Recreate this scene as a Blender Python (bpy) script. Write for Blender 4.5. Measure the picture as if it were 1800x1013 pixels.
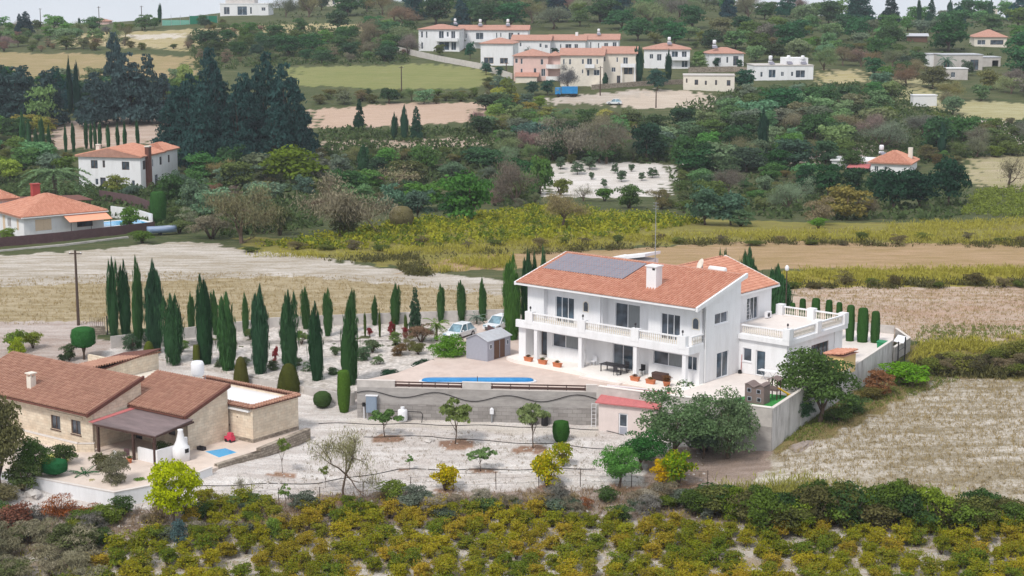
import bpy, bmesh, math, random
import numpy as np
from mathutils import Vector, Matrix
R = math.radians
sc = bpy.context.scene
for o in list(bpy.data.objects): bpy.data.objects.remove(o)
COL = sc.collection

# ---------------------------------------------------------------- camera, sky, sun, exposure
CAM_H, PITCH, FPX = 37.0, R(10.2), 2978.0
cam_d = bpy.data.cameras.new('camera'); cam = bpy.data.objects.new('camera', cam_d); COL.objects.link(cam)
cam.location = (0, 0, CAM_H); cam.rotation_euler = (math.pi/2 - PITCH, 0, 0)
cam_d.sensor_width = 36; cam_d.lens = FPX/1800*36; cam_d.clip_start = 1; cam_d.clip_end = 20000
sc.camera = cam

world = bpy.data.worlds.new('World'); sc.world = world; world.use_nodes = True
wn, wl = world.node_tree.nodes, world.node_tree.links
for n in list(wn): wn.remove(n)
SUN_EL, SUN_AZ = 52, 215          # compass-like azimuth: the soft sun stands behind and left of the camera
sky = wn.new('ShaderNodeTexSky'); sky.sky_type = 'NISHITA'; sky.sun_disc = False
sky.sun_elevation = R(SUN_EL); sky.sun_rotation = R(SUN_AZ); sky.air_density = 1.0; sky.dust_density = 3.0
cl_n = wn.new('ShaderNodeTexNoise'); cl_n.inputs['Scale'].default_value = 2.2; cl_n.inputs['Detail'].default_value = 6
tc = wn.new('ShaderNodeTexCoord'); mp = wn.new('ShaderNodeMapping'); mp.inputs['Scale'].default_value = (1, 1, 4)
wl.new(tc.outputs['Generated'], mp.inputs['Vector']); wl.new(mp.outputs['Vector'], cl_n.inputs['Vector'])
cr = wn.new('ShaderNodeValToRGB')
cr.color_ramp.elements[0].position = .3; cr.color_ramp.elements[0].color = (8.2, 8.9, 10.0, 1)
cr.color_ramp.elements[1].position = .75; cr.color_ramp.elements[1].color = (12.2, 12.5, 12.9, 1)
wl.new(cl_n.outputs['Fac'], cr.inputs['Fac'])
mx = wn.new('ShaderNodeMixRGB'); mx.inputs['Fac'].default_value = .86     # overcast: cloud sheet over the clear sky
wl.new(sky.outputs['Color'], mx.inputs['Color1']); wl.new(cr.outputs['Color'], mx.inputs['Color2'])
bg = wn.new('ShaderNodeBackground'); bg.inputs['Strength'].default_value = .056
wo = wn.new('ShaderNodeOutputWorld'); wl.new(mx.outputs['Color'], bg.inputs['Color']); wl.new(bg.outputs['Background'], wo.inputs['Surface'])
sun_d = bpy.data.lights.new('sun', 'SUN'); sun_d.energy = 1.5; sun_d.angle = R(11); sun_d.color = (1, .95, .88)
sun = bpy.data.objects.new('sun', sun_d); COL.objects.link(sun)
az = R(SUN_AZ); sdir = Vector((math.sin(az)*math.cos(R(SUN_EL)), math.cos(az)*math.cos(R(SUN_EL)), math.sin(R(SUN_EL))))
sun.rotation_euler = sdir.to_track_quat('Z', 'Y').to_euler(); sun.location = (0, 0, 120)
sc.view_settings.view_transform = 'Standard'; sc.view_settings.look = 'None'
sc.view_settings.exposure = 0.74; sc.view_settings.gamma = 1.0; sc.view_settings.use_curve_mapping = False
sc.cycles.max_bounces = 6; sc.cycles.diffuse_bounces = 3; sc.cycles.glossy_bounces = 2
sc.cycles.transmission_bounces = 3; sc.cycles.transparent_max_bounces = 6; sc.cycles.volume_bounces = 0

# ---------------------------------------------------------------- helpers
rng = np.random.default_rng(7)
random.seed(5)
def L(c):
    c = c/255.0
    return c/12.92 if c <= .04045 else ((c+.055)/1.055)**2.4
def S(r, g, b, k=1.0): return (L(r)*k, L(g)*k, L(b)*k, 1.0)

_F = np.array([0, math.cos(PITCH), -math.sin(PITCH)]); _U = np.array([0, math.sin(PITCH), math.cos(PITCH)]); _X = np.array([1., 0, 0])
def ray(px, py): return _F + _X*(px-900)/FPX + _U*(506.5-py)/FPX
def atz(px, py, z):                                  # survey: sight line to a known height
    r = ray(px, py); t = (z-CAM_H)/r[2]; return Vector((r[0]*t, r[1]*t, z))
def atY(px, py, Y):                                  # survey: sight line to a known distance
    r = ray(px, py); t = Y/r[1]; return Vector((r[0]*t, Y, CAM_H+r[2]*t))

# natural ground height
_TY = [-400, 60, 110, 121, 131, 136, 140, 152, 158, 168, 176, 190, 235, 262, 285, 344, 400, 457, 530, 600, 680, 800, 850, 960, 1500, 4000, 9000]
_TZ = [-14, -10, -7.5, -7., -6.3, -5.6, -4.7, -3.75, -3.2, -1.8, -.9, -.35, -.3, -.8, -2, -4, 0, 4, 11, 15.5, 19.3, 21.5, 21.3, 14, -32, -95, -230]
_ty = np.arange(-400, 9000, 2.0)
_tz = np.interp(_ty, _TY, _TZ)
_k = np.ones(5)/5; _tz = np.convolve(np.pad(_tz, 2, 'edge'), _k, 'valid')
def sstep(a, b, v):
    t = np.clip((v-a)/(b-a), 0, 1); return t*t*(3-2*t)
def T(x, y):
    x = np.asarray(x, float); y = np.asarray(y, float)
    z = np.interp(y, _ty, _tz)
    z = z + 1.1*sstep(17, 30, x)*sstep(128, 142, y)*(1-sstep(150, 176, y))           # the east field stands a little higher
    z = z + 1.25*sstep(-10, -26, x)*sstep(117, 131, y)*(1-sstep(138, 150, y))          # and so does the stone cottage's plot
    far = sstep(240, 420, y)
    z = z + far*(.8*np.sin(x*.021+1.3)*np.sin(y*.017) + .35*np.sin(x*.07+y*.05))
    z = z + far*sstep(520, 800, y)*(2.2*np.sin(x*.009+.4) + 6.0*sstep(-235, -95, x)*(1-sstep(70, 150, x)) - 2.5*sstep(-90, -230, x) - 2.6*sstep(115, 175, x))
    z = z + .05*np.sin(x*1.1+.3*y)*np.sin(y*.9) + .03*np.sin(x*2.7)*np.sin(y*2.3+x)
    return z
def Tz(x, y): return float(T(x, y))
def G(px, py, dz=0.0):                               # survey: where a sight line meets the ground
    r = ray(px, py); ts = np.concatenate([np.arange(95, 300, 1.0), np.arange(300, 1400, 4.0)])
    d = CAM_H + r[2]*ts - T(r[0]*ts, r[1]*ts) - dz
    i = np.argmax(d < 0) if (d < 0).any() else len(ts)-1
    a = ts[max(i-1, 0)]; t2 = np.linspace(a, ts[i], 40); d = CAM_H + r[2]*t2 - T(r[0]*t2, r[1]*t2) - dz
    j = int(np.argmax(d < 0)) if (d < 0).any() else 39; j = max(j, 1)
    b = t2[j-1]+(t2[j]-t2[j-1])*float(np.clip(d[j-1]/(d[j-1]-d[j]+1e-9), 0, 1))
    return Vector((r[0]*b, r[1]*b, Tz(r[0]*b, r[1]*b)+dz))

class MB:                                            # collects shapes for one mesh
    def __init__(s): s.v = []; s.f = []
    def add(s, vs, fs):
        n = len(s.v); s.v += [tuple(p) for p in vs]; s.f += [tuple(i+n for i in f) for f in fs]; return s
    def box(s, x0, x1, y0, y1, z0, z1):
        return s.add([(x0,y0,z0),(x1,y0,z0),(x1,y1,z0),(x0,y1,z0),(x0,y0,z1),(x1,y0,z1),(x1,y1,z1),(x0,y1,z1)],
                     [(3,2,1,0),(4,5,6,7),(0,1,5,4),(1,2,6,5),(2,3,7,6),(3,0,4,7)])
    def prism(s, poly, z0, z1):                      # polygon in XY
        n = len(poly)
        def zz(z, p): return z(p[0], p[1]) if callable(z) else z
        return s.add([(p[0],p[1],zz(z0,p)) for p in poly]+[(p[0],p[1],zz(z1,p)) for p in poly],
                     [tuple(range(n-1,-1,-1)), tuple(range(n,2*n))]+[(i,(i+1)%n,n+(i+1)%n,n+i) for i in range(n)])
    def xprism(s, poly, x0, x1):                     # polygon in YZ (counter-clockwise seen from +x)
        n = len(poly)
        return s.add([(x0,p[0],p[1]) for p in poly]+[(x1,p[0],p[1]) for p in poly],
                     [tuple(range(n-1,-1,-1)), tuple(range(n,2*n))]+[(i,(i+1)%n,n+(i+1)%n,n+i) for i in range(n)])
    def yprism(s, poly, y0, y1):                     # polygon in XZ
        n = len(poly)
        return s.add([(p[0],y0,p[1]) for p in poly]+[(p[0],y1,p[1]) for p in poly],
                     [tuple(range(n)), tuple(range(2*n-1,n-1,-1))]+[(n+i,n+(i+1)%n,(i+1)%n,i) for i in range(n)])
    def tube(s, pts, rad, n=6, cap=True):
        pts = [Vector(p) for p in pts]; base = len(s.v)
        if not hasattr(rad, '__len__'): rad = [rad]*len(pts)
        for i, p in enumerate(pts):
            d = (pts[min(i+1, len(pts)-1)] - pts[max(i-1, 0)]).normalized()
            a = Vector((0,0,1)) if abs(d.z) < .9 else Vector((1,0,0))
            u = d.cross(a).normalized(); w = d.cross(u)
            for k in range(n):
                t = 2*math.pi*k/n; s.v.append(tuple(p + (u*math.cos(t)+w*math.sin(t))*rad[i]))
        for i in range(len(pts)-1):
            for k in range(n):
                a, b = base+i*n+k, base+i*n+(k+1)%n; s.f.append((a, b, b+n, a+n))
        if cap:
            s.f.append(tuple(base+k for k in range(n))[::-1]); e = base+(len(pts)-1)*n; s.f.append(tuple(e+k for k in range(n)))
        return s
    def lathe(s, prof, n=12, c=(0,0,0), sx=1, sy=1):
        base = len(s.v)
        for r_, z in prof:
            for k in range(n):
                t = 2*math.pi*k/n; s.v.append((c[0]+r_*math.cos(t)*sx, c[1]+r_*math.sin(t)*sy, c[2]+z))
        for i in range(len(prof)-1):
            for k in range(n):
                a, b = base+i*n+k, base+i*n+(k+1)%n; s.f.append((a, b, b+n, a+n))
        s.f.append(tuple(base+k for k in range(n))[::-1]); e = base+(len(prof)-1)*n; s.f.append(tuple(e+k for k in range(n)))
        return s
    def mesh(s, name, mat, smooth=False):
        m = bpy.data.meshes.new(name); m.from_pydata(s.v, [], s.f); m.update()
        if mat: m.materials.append(mat)
        if smooth: m.polygons.foreach_set('use_smooth', [True]*len(m.polygons))
        return m
    def build(s, name, mat, parent=None, smooth=False, loc=None, rz=0, kind=None, label=None):
        return obj(name, s.mesh(name, mat, smooth), parent, loc, rz, kind, label)
def obj(name, mesh, parent=None, loc=None, rz=0, kind=None, label=None):
    o = bpy.data.objects.new(name, mesh); COL.objects.link(o)
    if parent: o.parent = parent
    if loc is not None: o.location = loc
    if rz: o.rotation_euler = (0, 0, rz)
    if kind: o['kind'] = kind
    if label: o['label'] = label
    return o
def tag(o, label, cat, group=None):
    o['label'] = label; o['category'] = cat
    if group: o['group'] = group
    return o
def thing(name, label, cat, loc=(0,0,0), rz=0, group=None):
    o = bpy.data.objects.new(name, None); COL.objects.link(o); o.empty_display_size = .3
    o.location = loc; o.rotation_euler = (0, 0, rz); return tag(o, label, cat, group)
def struct(o): o['kind'] = 'structure'; return o
def one(name, mb, mat, label, cat, loc=(0,0,0), rz=0, group=None, smooth=False):
    return tag(mb.build(name, mat, None, smooth, loc, rz), label, cat, group)

# ---------------------------------------------------------------- materials
def newmat(name):
    m = bpy.data.materials.new(name); m.use_nodes = True; return m, m.node_tree.nodes, m.node_tree.links
def mat(name, col, rough=.8, var=.12, scale=3.0, bump=.0, metal=0, stain=None, stain_amt=.35, stretch=(1,1,1), spec=.3):
    m, n, l = newmat(name); b = n['Principled BSDF']
    b.inputs['Roughness'].default_value = rough; b.inputs['Metallic'].default_value = metal; b.inputs['Specular IOR Level'].default_value = spec
    t = n.new('ShaderNodeTexCoord'); mpg = n.new('ShaderNodeMapping'); mpg.inputs['Scale'].default_value = stretch
    l.new(t.outputs['Object'], mpg.inputs['Vector'])
    no = n.new('ShaderNodeTexNoise'); no.inputs['Scale'].default_value = scale; no.inputs['Detail'].default_value = 6; no.inputs['Roughness'].default_value = .65
    l.new(mpg.outputs['Vector'], no.inputs['Vector'])
    rp = n.new('ShaderNodeMapRange'); rp.inputs['From Min'].default_value = .3; rp.inputs['From Max'].default_value = .7
    rp.inputs['To Min'].default_value = 1-var; rp.inputs['To Max'].default_value = 1+var*.6
    l.new(no.outputs['Fac'], rp.inputs['Value'])
    mu = n.new('ShaderNodeMixRGB'); mu.blend_type = 'MULTIPLY'; mu.inputs['Fac'].default_value = 1; mu.inputs['Color1'].default_value = col
    l.new(rp.outputs['Result'], mu.inputs['Color2']); out = mu.outputs['Color']
    if stain:
        n2 = n.new('ShaderNodeTexNoise'); n2.inputs['Scale'].default_value = scale*.35; n2.inputs['Detail'].default_value = 8; n2.inputs['Roughness'].default_value = .7
        l.new(mpg.outputs['Vector'], n2.inputs['Vector'])
        r2 = n.new('ShaderNodeMapRange'); r2.inputs['From Min'].default_value = .48; r2.inputs['From Max'].default_value = .72; r2.inputs['To Max'].default_value = stain_amt
        l.new(n2.outputs['Fac'], r2.inputs['Value'])
        m2 = n.new('ShaderNodeMixRGB'); m2.inputs['Color2'].default_value = stain
        l.new(r2.outputs['Result'], m2.inputs['Fac']); l.new(out, m2.inputs['Color1']); out = m2.outputs['Color']
    l.new(out, b.inputs['Base Color'])
    if bump:
        bp = n.new('ShaderNodeBump'); bp.inputs['Strength'].default_value = bump; bp.inputs['Distance'].default_value = .05
        l.new(no.outputs['Fac'], bp.inputs['Height']); l.new(bp.outputs['Normal'], b.inputs['Normal'])
    return m
def glassmat(name, col, rough=.08):
    m, n, l = newmat(name); b = n['Principled BSDF']; b.inputs['Base Color'].default_value = col
    b.inputs['Roughness'].default_value = rough; b.inputs['Specular IOR Level'].default_value = .6
    no = n.new('ShaderNodeTexNoise'); no.inputs['Scale'].default_value = .9; t = n.new('ShaderNodeTexCoord'); l.new(t.outputs['Object'], no.inputs['Vector'])
    mu = n.new('ShaderNodeMixRGB'); mu.inputs['Color1'].default_value = tuple(c*.55 for c in col[:3])+(1,); mu.inputs['Color2'].default_value = tuple(min(1, c*1.7) for c in col[:3])+(1,)
    rp = n.new('ShaderNodeMapRange'); rp.inputs['From Min'].default_value = .35; rp.inputs['From Max'].default_value = .65; l.new(no.outputs['Fac'], rp.inputs['Value'])
    l.new(rp.outputs['Result'], mu.inputs['Fac']); l.new(mu.outputs['Color'], b.inputs['Base Color']); return m
def tilemat(name, c1, c2, lichen=None):             # each tile its own tone, on the modelled tile relief
    m, n, l = newmat(name); b = n['Principled BSDF']; b.inputs['Roughness'].default_value = .85; b.inputs['Specular IOR Level'].default_value = .15
    a = n.new('ShaderNodeAttribute'); a.attribute_name = 'tone'
    mxx = n.new('ShaderNodeMixRGB'); mxx.inputs['Color1'].default_value = c1; mxx.inputs['Color2'].default_value = c2
    tr_ = n.new('ShaderNodeMapRange'); tr_.inputs['To Min'].default_value = .25; tr_.inputs['To Max'].default_value = .75; l.new(a.outputs['Fac'], tr_.inputs['Value']); l.new(tr_.outputs['Result'], mxx.inputs['Fac']); out = mxx.outputs['Color']
    t = n.new('ShaderNodeTexCoord'); no = n.new('ShaderNodeTexNoise'); no.inputs['Scale'].default_value = .6; no.inputs['Detail'].default_value = 7
    l.new(t.outputs['Object'], no.inputs['Vector'])
    rp = n.new('ShaderNodeMapRange'); rp.inputs['From Min'].default_value = .5; rp.inputs['From Max'].default_value = .8; rp.inputs['To Max'].default_value = .22
    l.new(no.outputs['Fac'], rp.inputs['Value'])
    m2 = n.new('ShaderNodeMixRGB'); m2.inputs['Color2'].default_value = lichen or tuple(c*.6 for c in c1[:3])+(1,)
    l.new(rp.outputs['Result'], m2.inputs['Fac']); l.new(out, m2.inputs['Color1']); l.new(m2.outputs['Color'], b.inputs['Base Color'])
    return m
def stonemat(name, c1, c2, mortar, sx=.55, sy=.27):
    m, n, l = newmat(name); b = n['Principled BSDF']; b.inputs['Roughness'].default_value = .9; b.inputs['Specular IOR Level'].default_value = .15
    t = n.new('ShaderNodeTexCoord'); ge = n.new('ShaderNodeNewGeometry')
    sp = n.new('ShaderNodeSeparateXYZ'); l.new(t.outputs['Object'], sp.inputs['Vector'])
    ad = n.new('ShaderNodeMath'); ad.operation = 'ADD'; l.new(sp.outputs['X'], ad.inputs[0]); l.new(sp.outputs['Y'], ad.inputs[1])
    cb = n.new('ShaderNodeCombineXYZ'); l.new(ad.outputs[0], cb.inputs['X']); l.new(sp.outputs['Z'], cb.inputs['Y'])
    br = n.new('ShaderNodeTexBrick'); br.inputs['Scale'].default_value = 1; br.inputs['Brick Width'].default_value = sx; br.inputs['Row Height'].default_value = sy
    br.inputs['Mortar Size'].default_value = .012; br.inputs['Color1'].default_value = c1; br.inputs['Color2'].default_value = c2; br.inputs['Mortar'].default_value = mortar
    l.new(cb.outputs['Vector'], br.inputs['Vector'])
    no = n.new('ShaderNodeTexNoise'); no.inputs['Scale'].default_value = 1.3; no.inputs['Detail'].default_value = 8; no.inputs['Roughness'].default_value = .7; l.new(t.outputs['Object'], no.inputs['Vector'])
    rp = n.new('ShaderNodeMapRange'); rp.inputs['From Min'].default_value = .3; rp.inputs['From Max'].default_value = .7; rp.inputs['To Min'].default_value = .78; rp.inputs['To Max'].default_value = 1.1
    l.new(no.outputs['Fac'], rp.inputs['Value'])
    mu = n.new('ShaderNodeMixRGB'); mu.blend_type = 'MULTIPLY'; mu.inputs['Fac'].default_value = 1
    l.new(br.outputs['Color'], mu.inputs['Color1']); l.new(rp.outputs['Result'], mu.inputs['Color2']); l.new(mu.outputs['Color'], b.inputs['Base Color'])
    bp = n.new('ShaderNodeBump'); bp.inputs['Strength'].default_value = .5; bp.inputs['Distance'].default_value = .03
    l.new(br.outputs['Fac'], bp.inputs['Height']); bp.invert = True; l.new(bp.outputs['Normal'], b.inputs['Normal'])
    return m
def leafmat(name, accent=None, accent_amt=.5, trans=.3):   # leaf colour = object colour x the leaf's own tone
    m, n, l = newmat(name); n.remove(n['Principled BSDF']); out = n['Material Output']
    oi = n.new('ShaderNodeObjectInfo'); a = n.new('ShaderNodeAttribute'); a.attribute_name = 'tone'
    col = oi.outputs['Color']
    if accent:
        a2 = n.new('ShaderNodeAttribute'); a2.attribute_name = 'accent'
        mr = n.new('ShaderNodeMath'); mr.operation = 'MULTIPLY_ADD'; mr.inputs[1].default_value = .6; l.new(oi.outputs['Random'], mr.inputs[0]); mr.inputs[2].default_value = -.3
        ad = n.new('ShaderNodeMath'); ad.operation = 'ADD'; ad.use_clamp = True; l.new(a2.outputs['Fac'], ad.inputs[0]); l.new(mr.outputs[0], ad.inputs[1])
        am = n.new('ShaderNodeMath'); am.operation = 'MULTIPLY'; am.inputs[1].default_value = accent_amt; l.new(ad.outputs[0], am.inputs[0])
        mxx = n.new('ShaderNodeMixRGB'); mxx.inputs['Color2'].default_value = accent; l.new(am.outputs[0], mxx.inputs['Fac']); l.new(col, mxx.inputs['Color1']); col = mxx.outputs['Color']
    rp = n.new('ShaderNodeMapRange'); rp.inputs['To Min'].default_value = .74; rp.inputs['To Max'].default_value = 1.28; l.new(a.outputs['Fac'], rp.inputs['Value'])
    rv = n.new('ShaderNodeMapRange'); rv.inputs['To Min'].default_value = .85; rv.inputs['To Max'].default_value = 1.15; l.new(oi.outputs['Random'], rv.inputs['Value'])
    mm = n.new('ShaderNodeMath'); mm.operation = 'MULTIPLY'; l.new(rp.outputs['Result'], mm.inputs[0]); l.new(rv.outputs['Result'], mm.inputs[1])
    mu = n.new('ShaderNodeMixRGB'); mu.blend_type = 'MULTIPLY'; mu.inputs['Fac'].default_value = 1; l.new(col, mu.inputs['Color1']); l.new(mm.outputs[0], mu.inputs['Color2'])
    d = n.new('ShaderNodeBsdfDiffuse'); tr = n.new('ShaderNodeBsdfTranslucent'); ms = n.new('ShaderNodeMixShader'); ms.inputs['Fac'].default_value = trans
    l.new(mu.outputs['Color'], d.inputs['Color']); l.new(mu.outputs['Color'], tr.inputs['Color'])
    l.new(d.outputs['BSDF'], ms.inputs[1]); l.new(tr.outputs['BSDF'], ms.inputs[2]); l.new(ms.outputs['Shader'], out.inputs['Surface'])
    return m
MT = {}
MT['white'] = mat('white_render', (.80,.80,.82,1), .85, .05, 1.5, .03, stain=S(186,184,182), stain_amt=.3, stretch=(1.6,1.6,.35))
MT['whitewash'] = mat('stained_whitewash', S(206,202,200), .9, .18, 1.6, .06, stain=S(112,106,100), stain_amt=.75, stretch=(1.8,1.8,.4))
MT['white2'] = mat('white_paint', (.78,.78,.79,1), .6, .04, 2)
MT['cream'] = mat('cream_render', S(226,218,206), .85, .08, 1.2, .03, stain=S(198,186,170))
MT['pink'] = mat('pink_render', S(222,192,184), .85, .08, 1.2, .03, stain=S(200,170,160))
MT['greyrender'] = mat('old_grey_render', S(196,190,186), .9, .12, 1.0, .05, stain=S(150,142,134))
MT['concrete'] = mat('raw_concrete', S(168,163,160), .92, .2, 1.6, .12, stain=S(112,106,102), stain_amt=.6, stretch=(.5,.5,1.6))
MT['concrete_l'] = mat('pale_concrete', S(196,190,186), .92, .16, 1.2, .1, stain=S(150,144,138), stain_amt=.5)
MT['coping'] = mat('coping', S(214,206,200), .85, .1, 2, .05)
MT['tilefloor'] = mat('terrace_tiles', S(226,216,210), .55, .07, 1.4, .02, stain=S(200,186,176), stain_amt=.3)
MT['paving'] = mat('pink_paving', S(206,188,178), .8, .1, 1.1, .04, stain=S(176,152,140), stain_amt=.5)
MT['terrazzo'] = mat('pale_step', S(238,232,226), .6, .05, 1.4)
MT['dkwood'] = mat('dark_wood', S(78,56,50), .75, .25, 4, .1, stretch=(.3,3,3))
MT['bargewood'] = mat('brown_barge_board', S(112,72,62), .8, .2, 3, .05)
MT['dkmetal'] = mat('dark_metal', S(58,56,60), .5, .15, 6, metal=.3)
MT['metal'] = mat('galvanised', S(170,174,180), .45, .12, 5, metal=.6)
MT['alu'] = mat('white_aluminium', S(232,232,236), .4, .03, 4)
MT['brownframe'] = mat('brown_frame', S(96,72,62), .6, .1, 6)
MT['glass'] = glassmat('window_glass', S(70,78,88))
MT['glassb'] = glassmat('blue_window_glass', S(66,80,92))
MT['curtain'] = mat('drawn_curtain', S(132,136,138), .9, .2, 5, stretch=(5,5,.3))
MT['shutter'] = mat('beige_shutter', S(222,198,172), .7, .06, 4)
MT['shutterb'] = mat('brown_shutter', S(104,78,64), .7, .12, 6)
MT['terracotta'] = mat('terracotta', S(196,120,84), .85, .15, 6)
MT['red'] = mat('red_paint', S(170,70,66), .6, .1, 4)
MT['redroof'] = mat('red_felt_roof', S(190,112,112), .85, .12, 3, .05, stain=S(160,90,92))
MT['plasticgrey'] = mat('grey_plastic', S(164,166,178), .6, .08, 4)
MT['plasticgreen'] = mat('green_plastic', S(32,130,84), .5, .08, 4)
MT['blue'] = mat('blue_pool_cover', S(36,128,190), .45, .15, 3, stain=S(90,170,215), stain_amt=.4)
MT['water'] = mat('pool_water', S(60,170,225), .08, .08, 4, .05, spec=.6)
MT['poolrim'] = mat('pool_rim', S(226,226,228), .6, .05, 4)
MT['greybox'] = mat('grey_steel_box', S(132,146,164), .5, .08, 4)
MT['bark'] = mat('bark', S(104,88,76), .95, .3, 5, .3, stretch=(2,2,.5))
MT['barkdark'] = mat('dark_bark', S(70,60,54), .95, .3, 5, .3, stretch=(2,2,.5))
MT['pole'] = mat('pole_wood', S(84,70,62), .9, .25, 5, .1, stretch=(3,3,.3))
MT['stone'] = stonemat('limestone_blocks', S(232,218,198), S(222,204,182), S(204,188,168))
MT['block'] = stonemat('grey_blockwork', S(164,159,156), S(146,141,138), S(122,117,114), .8, .36)
MT['drystone'] = stonemat('rubble_stone', S(176,164,150), S(136,124,112), S(86,76,68), .4, .22)
MT['hutwall'] = mat('pinkish_render', S(222,208,204), .85, .08, 1.2, .03, stain=S(196,180,174))
MT['bbq'] = mat('ochre_render', S(232,200,142), .85, .06, 1.5)
MT['fence'] = mat('brown_fence_screen', S(96,74,76), .9, .15, 2, stain=S(120,100,98))
MT['sheet'] = mat('corrugated_sheet', S(186,188,194), .6, .12, 2, stain=S(150,140,134))
MT['felt'] = mat('weathered_felt', S(128,112,112), .9, .2, 1.2, .1, stain=S(84,74,74), stain_amt=.6, stretch=(.5,2,1))
MT['turf'] = mat('artificial_turf', S(60,140,66), .95, .12, 6, .2)
MT['playgrey'] = mat('playhouse_plastic', S(126,110,106), .75, .12, 3)
MT['yellow'] = mat('yellow_plastic', S(248,196,40), .5, .06, 3)
MT['tile_red'] = tilemat('clay_tiles', S(180,120,98), S(214,164,142), S(184,134,114))
MT['tile_old'] = tilemat('old_clay_tiles', S(150,108,92), S(188,148,128), S(136,108,94))
MT['tile_far'] = mat('far_clay_tiles', S(180,136,120), .85, .2, 1.5, .1, stain=S(160,120,106))
MT['solar'] = mat('solar_glass', S(124,122,134), .4, .05, 1.0, spec=.4)
MT['solarframe'] = mat('panel_frame', S(124,120,130), .5, .05, 4)
MT['black'] = mat('black_rubber', S(38,36,38), .8, .1, 5)
MT['carglass'] = glassmat('car_glass', S(120,150,165), .05)
MT['carwhite'] = mat('white_car_paint', (.75,.77,.8,1), .25, .02, 2, spec=.6)
MT['leaf'] = leafmat('leaves')
MT['leaf_vine'] = leafmat('vine_leaves', S(180,118,48), .38)
MT['leaf_lemon'] = leafmat('lemon_leaves', S(226,190,24), .8)
MT['twig'] = leafmat('twigs', trans=.05)
def trunkmat():
    return MT['bark']
# ---------------------------------------------------------------- ground sheet
def inpoly(poly, x, y):
    r = np.zeros(x.shape, bool); n = len(poly)
    for i in range(n):
        x0, y0 = poly[i][:2]; x1, y1 = poly[(i+1) % n][:2]
        c = ((y0 > y) != (y1 > y)) & (x < (x1-x0)*(y-y0)/((y1-y0) if y1 != y0 else 1e-9)+x0)
        r ^= c
    return r
def wpoly(pts): return [tuple(G(*p)[:2]) for p in pts]
ZONES = [  # outline sighted on the photograph, two soil colours
 ([(-150,130),(-150,88),(180,95),(345,100),(345,135),(120,140)], (176,154,122),(150,138,96)),
 ([(60,262),(90,215),(300,205),(300,240),(230,262)], (204,186,174),(176,152,134)),
 ([(120,60),(400,48),(690,40),(690,56),(420,62),(330,90),(120,80)], (196,180,150),(164,152,104)),
 ([(225,62),(320,58),(330,66),(240,70)], (224,216,206),(196,186,170)),
 ([(500,150),(500,118),(740,112),(850,122),(890,150),(700,158)], (148,146,98),(128,134,82)),
 ([(545,226),(545,195),(700,182),(860,180),(850,212),(700,222)], (204,178,160),(190,164,144)),
 ([(560,262),(570,248),(870,240),(870,256),(680,262)], (206,188,176),(170,150,130)),
 ([(960,345),(960,290),(1010,284),(1180,288),(1190,320),(1150,345),(1060,350)], (232,226,222),(206,198,190)),
 ([(1075,185),(1085,165),(1200,158),(1260,172),(1250,190),(1130,192)], (212,198,184),(194,178,162)),
 ([(960,174),(1060,165),(1130,155),(1140,160),(1080,182),(980,184)], (206,196,188),(180,166,150)),
 ([(1440,150),(1450,120),(1520,125),(1515,145)], (190,178,150),(172,160,112)),
 ([(1580,175),(1590,130),(1620,135),(1640,175),(1850,185),(1850,225),(1690,205)], (186,180,146),(164,156,112)),
 ([(1640,225),(1670,205),(1740,210),(1850,240),(1850,262),(1750,240)], (216,204,196),(186,172,158)),
 ([(1390,275),(1530,255),(1530,270),(1440,290),(1390,295)], (212,196,190),(180,160,150)),
 ([(1690,300),(1720,275),(1850,275),(1850,335),(1720,325)], (186,172,146),(160,154,112)),
 ([(430,455),(430,415),(560,425),(680,395),(960,362),(1240,385),(1420,392),(1850,392),(1850,435),(1300,425),(900,446),(700,470),(560,450)], (150,146,74),(132,122,72)),
 ([(-150,580),(-150,490),(300,470),(700,472),(900,500),(1000,560),(1000,600),(400,580)], (194,178,150),(160,144,110)),
 ([(-150,510),(-150,462),(150,440),(330,425),(450,440),(560,452),(700,474),(900,495),(910,525),(700,500),(500,486),(200,496)], (216,208,200),(172,160,142)),
 ([(700,482),(760,462),(900,446),(1150,436),(1300,424),(1850,432),(1850,474),(1400,474),(1000,470)], (190,160,130),(164,140,100)),
 ([(1370,508),(1370,478),(1850,470),(1850,505)], (176,164,78),(150,138,66)),
 ([(1370,506),(1850,502),(1850,605),(1600,600),(1540,612),(1400,570)], (214,198,184),(184,156,134)),
 ([(1480,532),(1850,528),(1850,575),(1700,580),(1560,560)], (190,158,138),(196,176,160)),
 ([(1580,690),(1600,610),(1850,590),(1850,672),(1640,668)], (150,140,88),(120,108,70)),
 ([(1310,850),(1350,800),(1400,755),(1500,700),(1640,662),(1850,672),(1850,905),(1550,880),(1400,850)], (218,210,200),(156,144,122)),
 ([(1345,805),(1360,772),(1500,690),(1620,650),(1640,668),(1560,720),(1450,770)], (150,132,92),(120,118,74)),
 ([(-200,985),(-200,600),(300,600),(600,690),(1060,735),(1300,740),(1250,862),(620,880),(300,910),(0,950)], (240,234,230),(204,194,188)),
 ([(-200,660),(-200,565),(180,565),(190,640),(100,665)], (206,194,188),(176,158,148)),
 ([(1130,800),(1250,775),(1360,790),(1330,850),(1250,870),(1140,850)], (176,158,148),(150,132,120)),
 ([(-200,985),(-200,890),(0,925),(300,890),(620,868),(1240,852),(1340,850),(1500,880),(1850,905),(1850,960),(900,915),(400,950),(0,990)], (190,176,166),(140,122,110)),
 ([(-300,1100),(-300,965),(0,960),(400,935),(900,905),(1400,930),(2000,940),(2000,1100)], (226,220,214),(176,160,140)),
]
ZONES += [([(622,736),(1052,752),(1052,768),(622,749)], (232,224,216),(206,196,186))]
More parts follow.
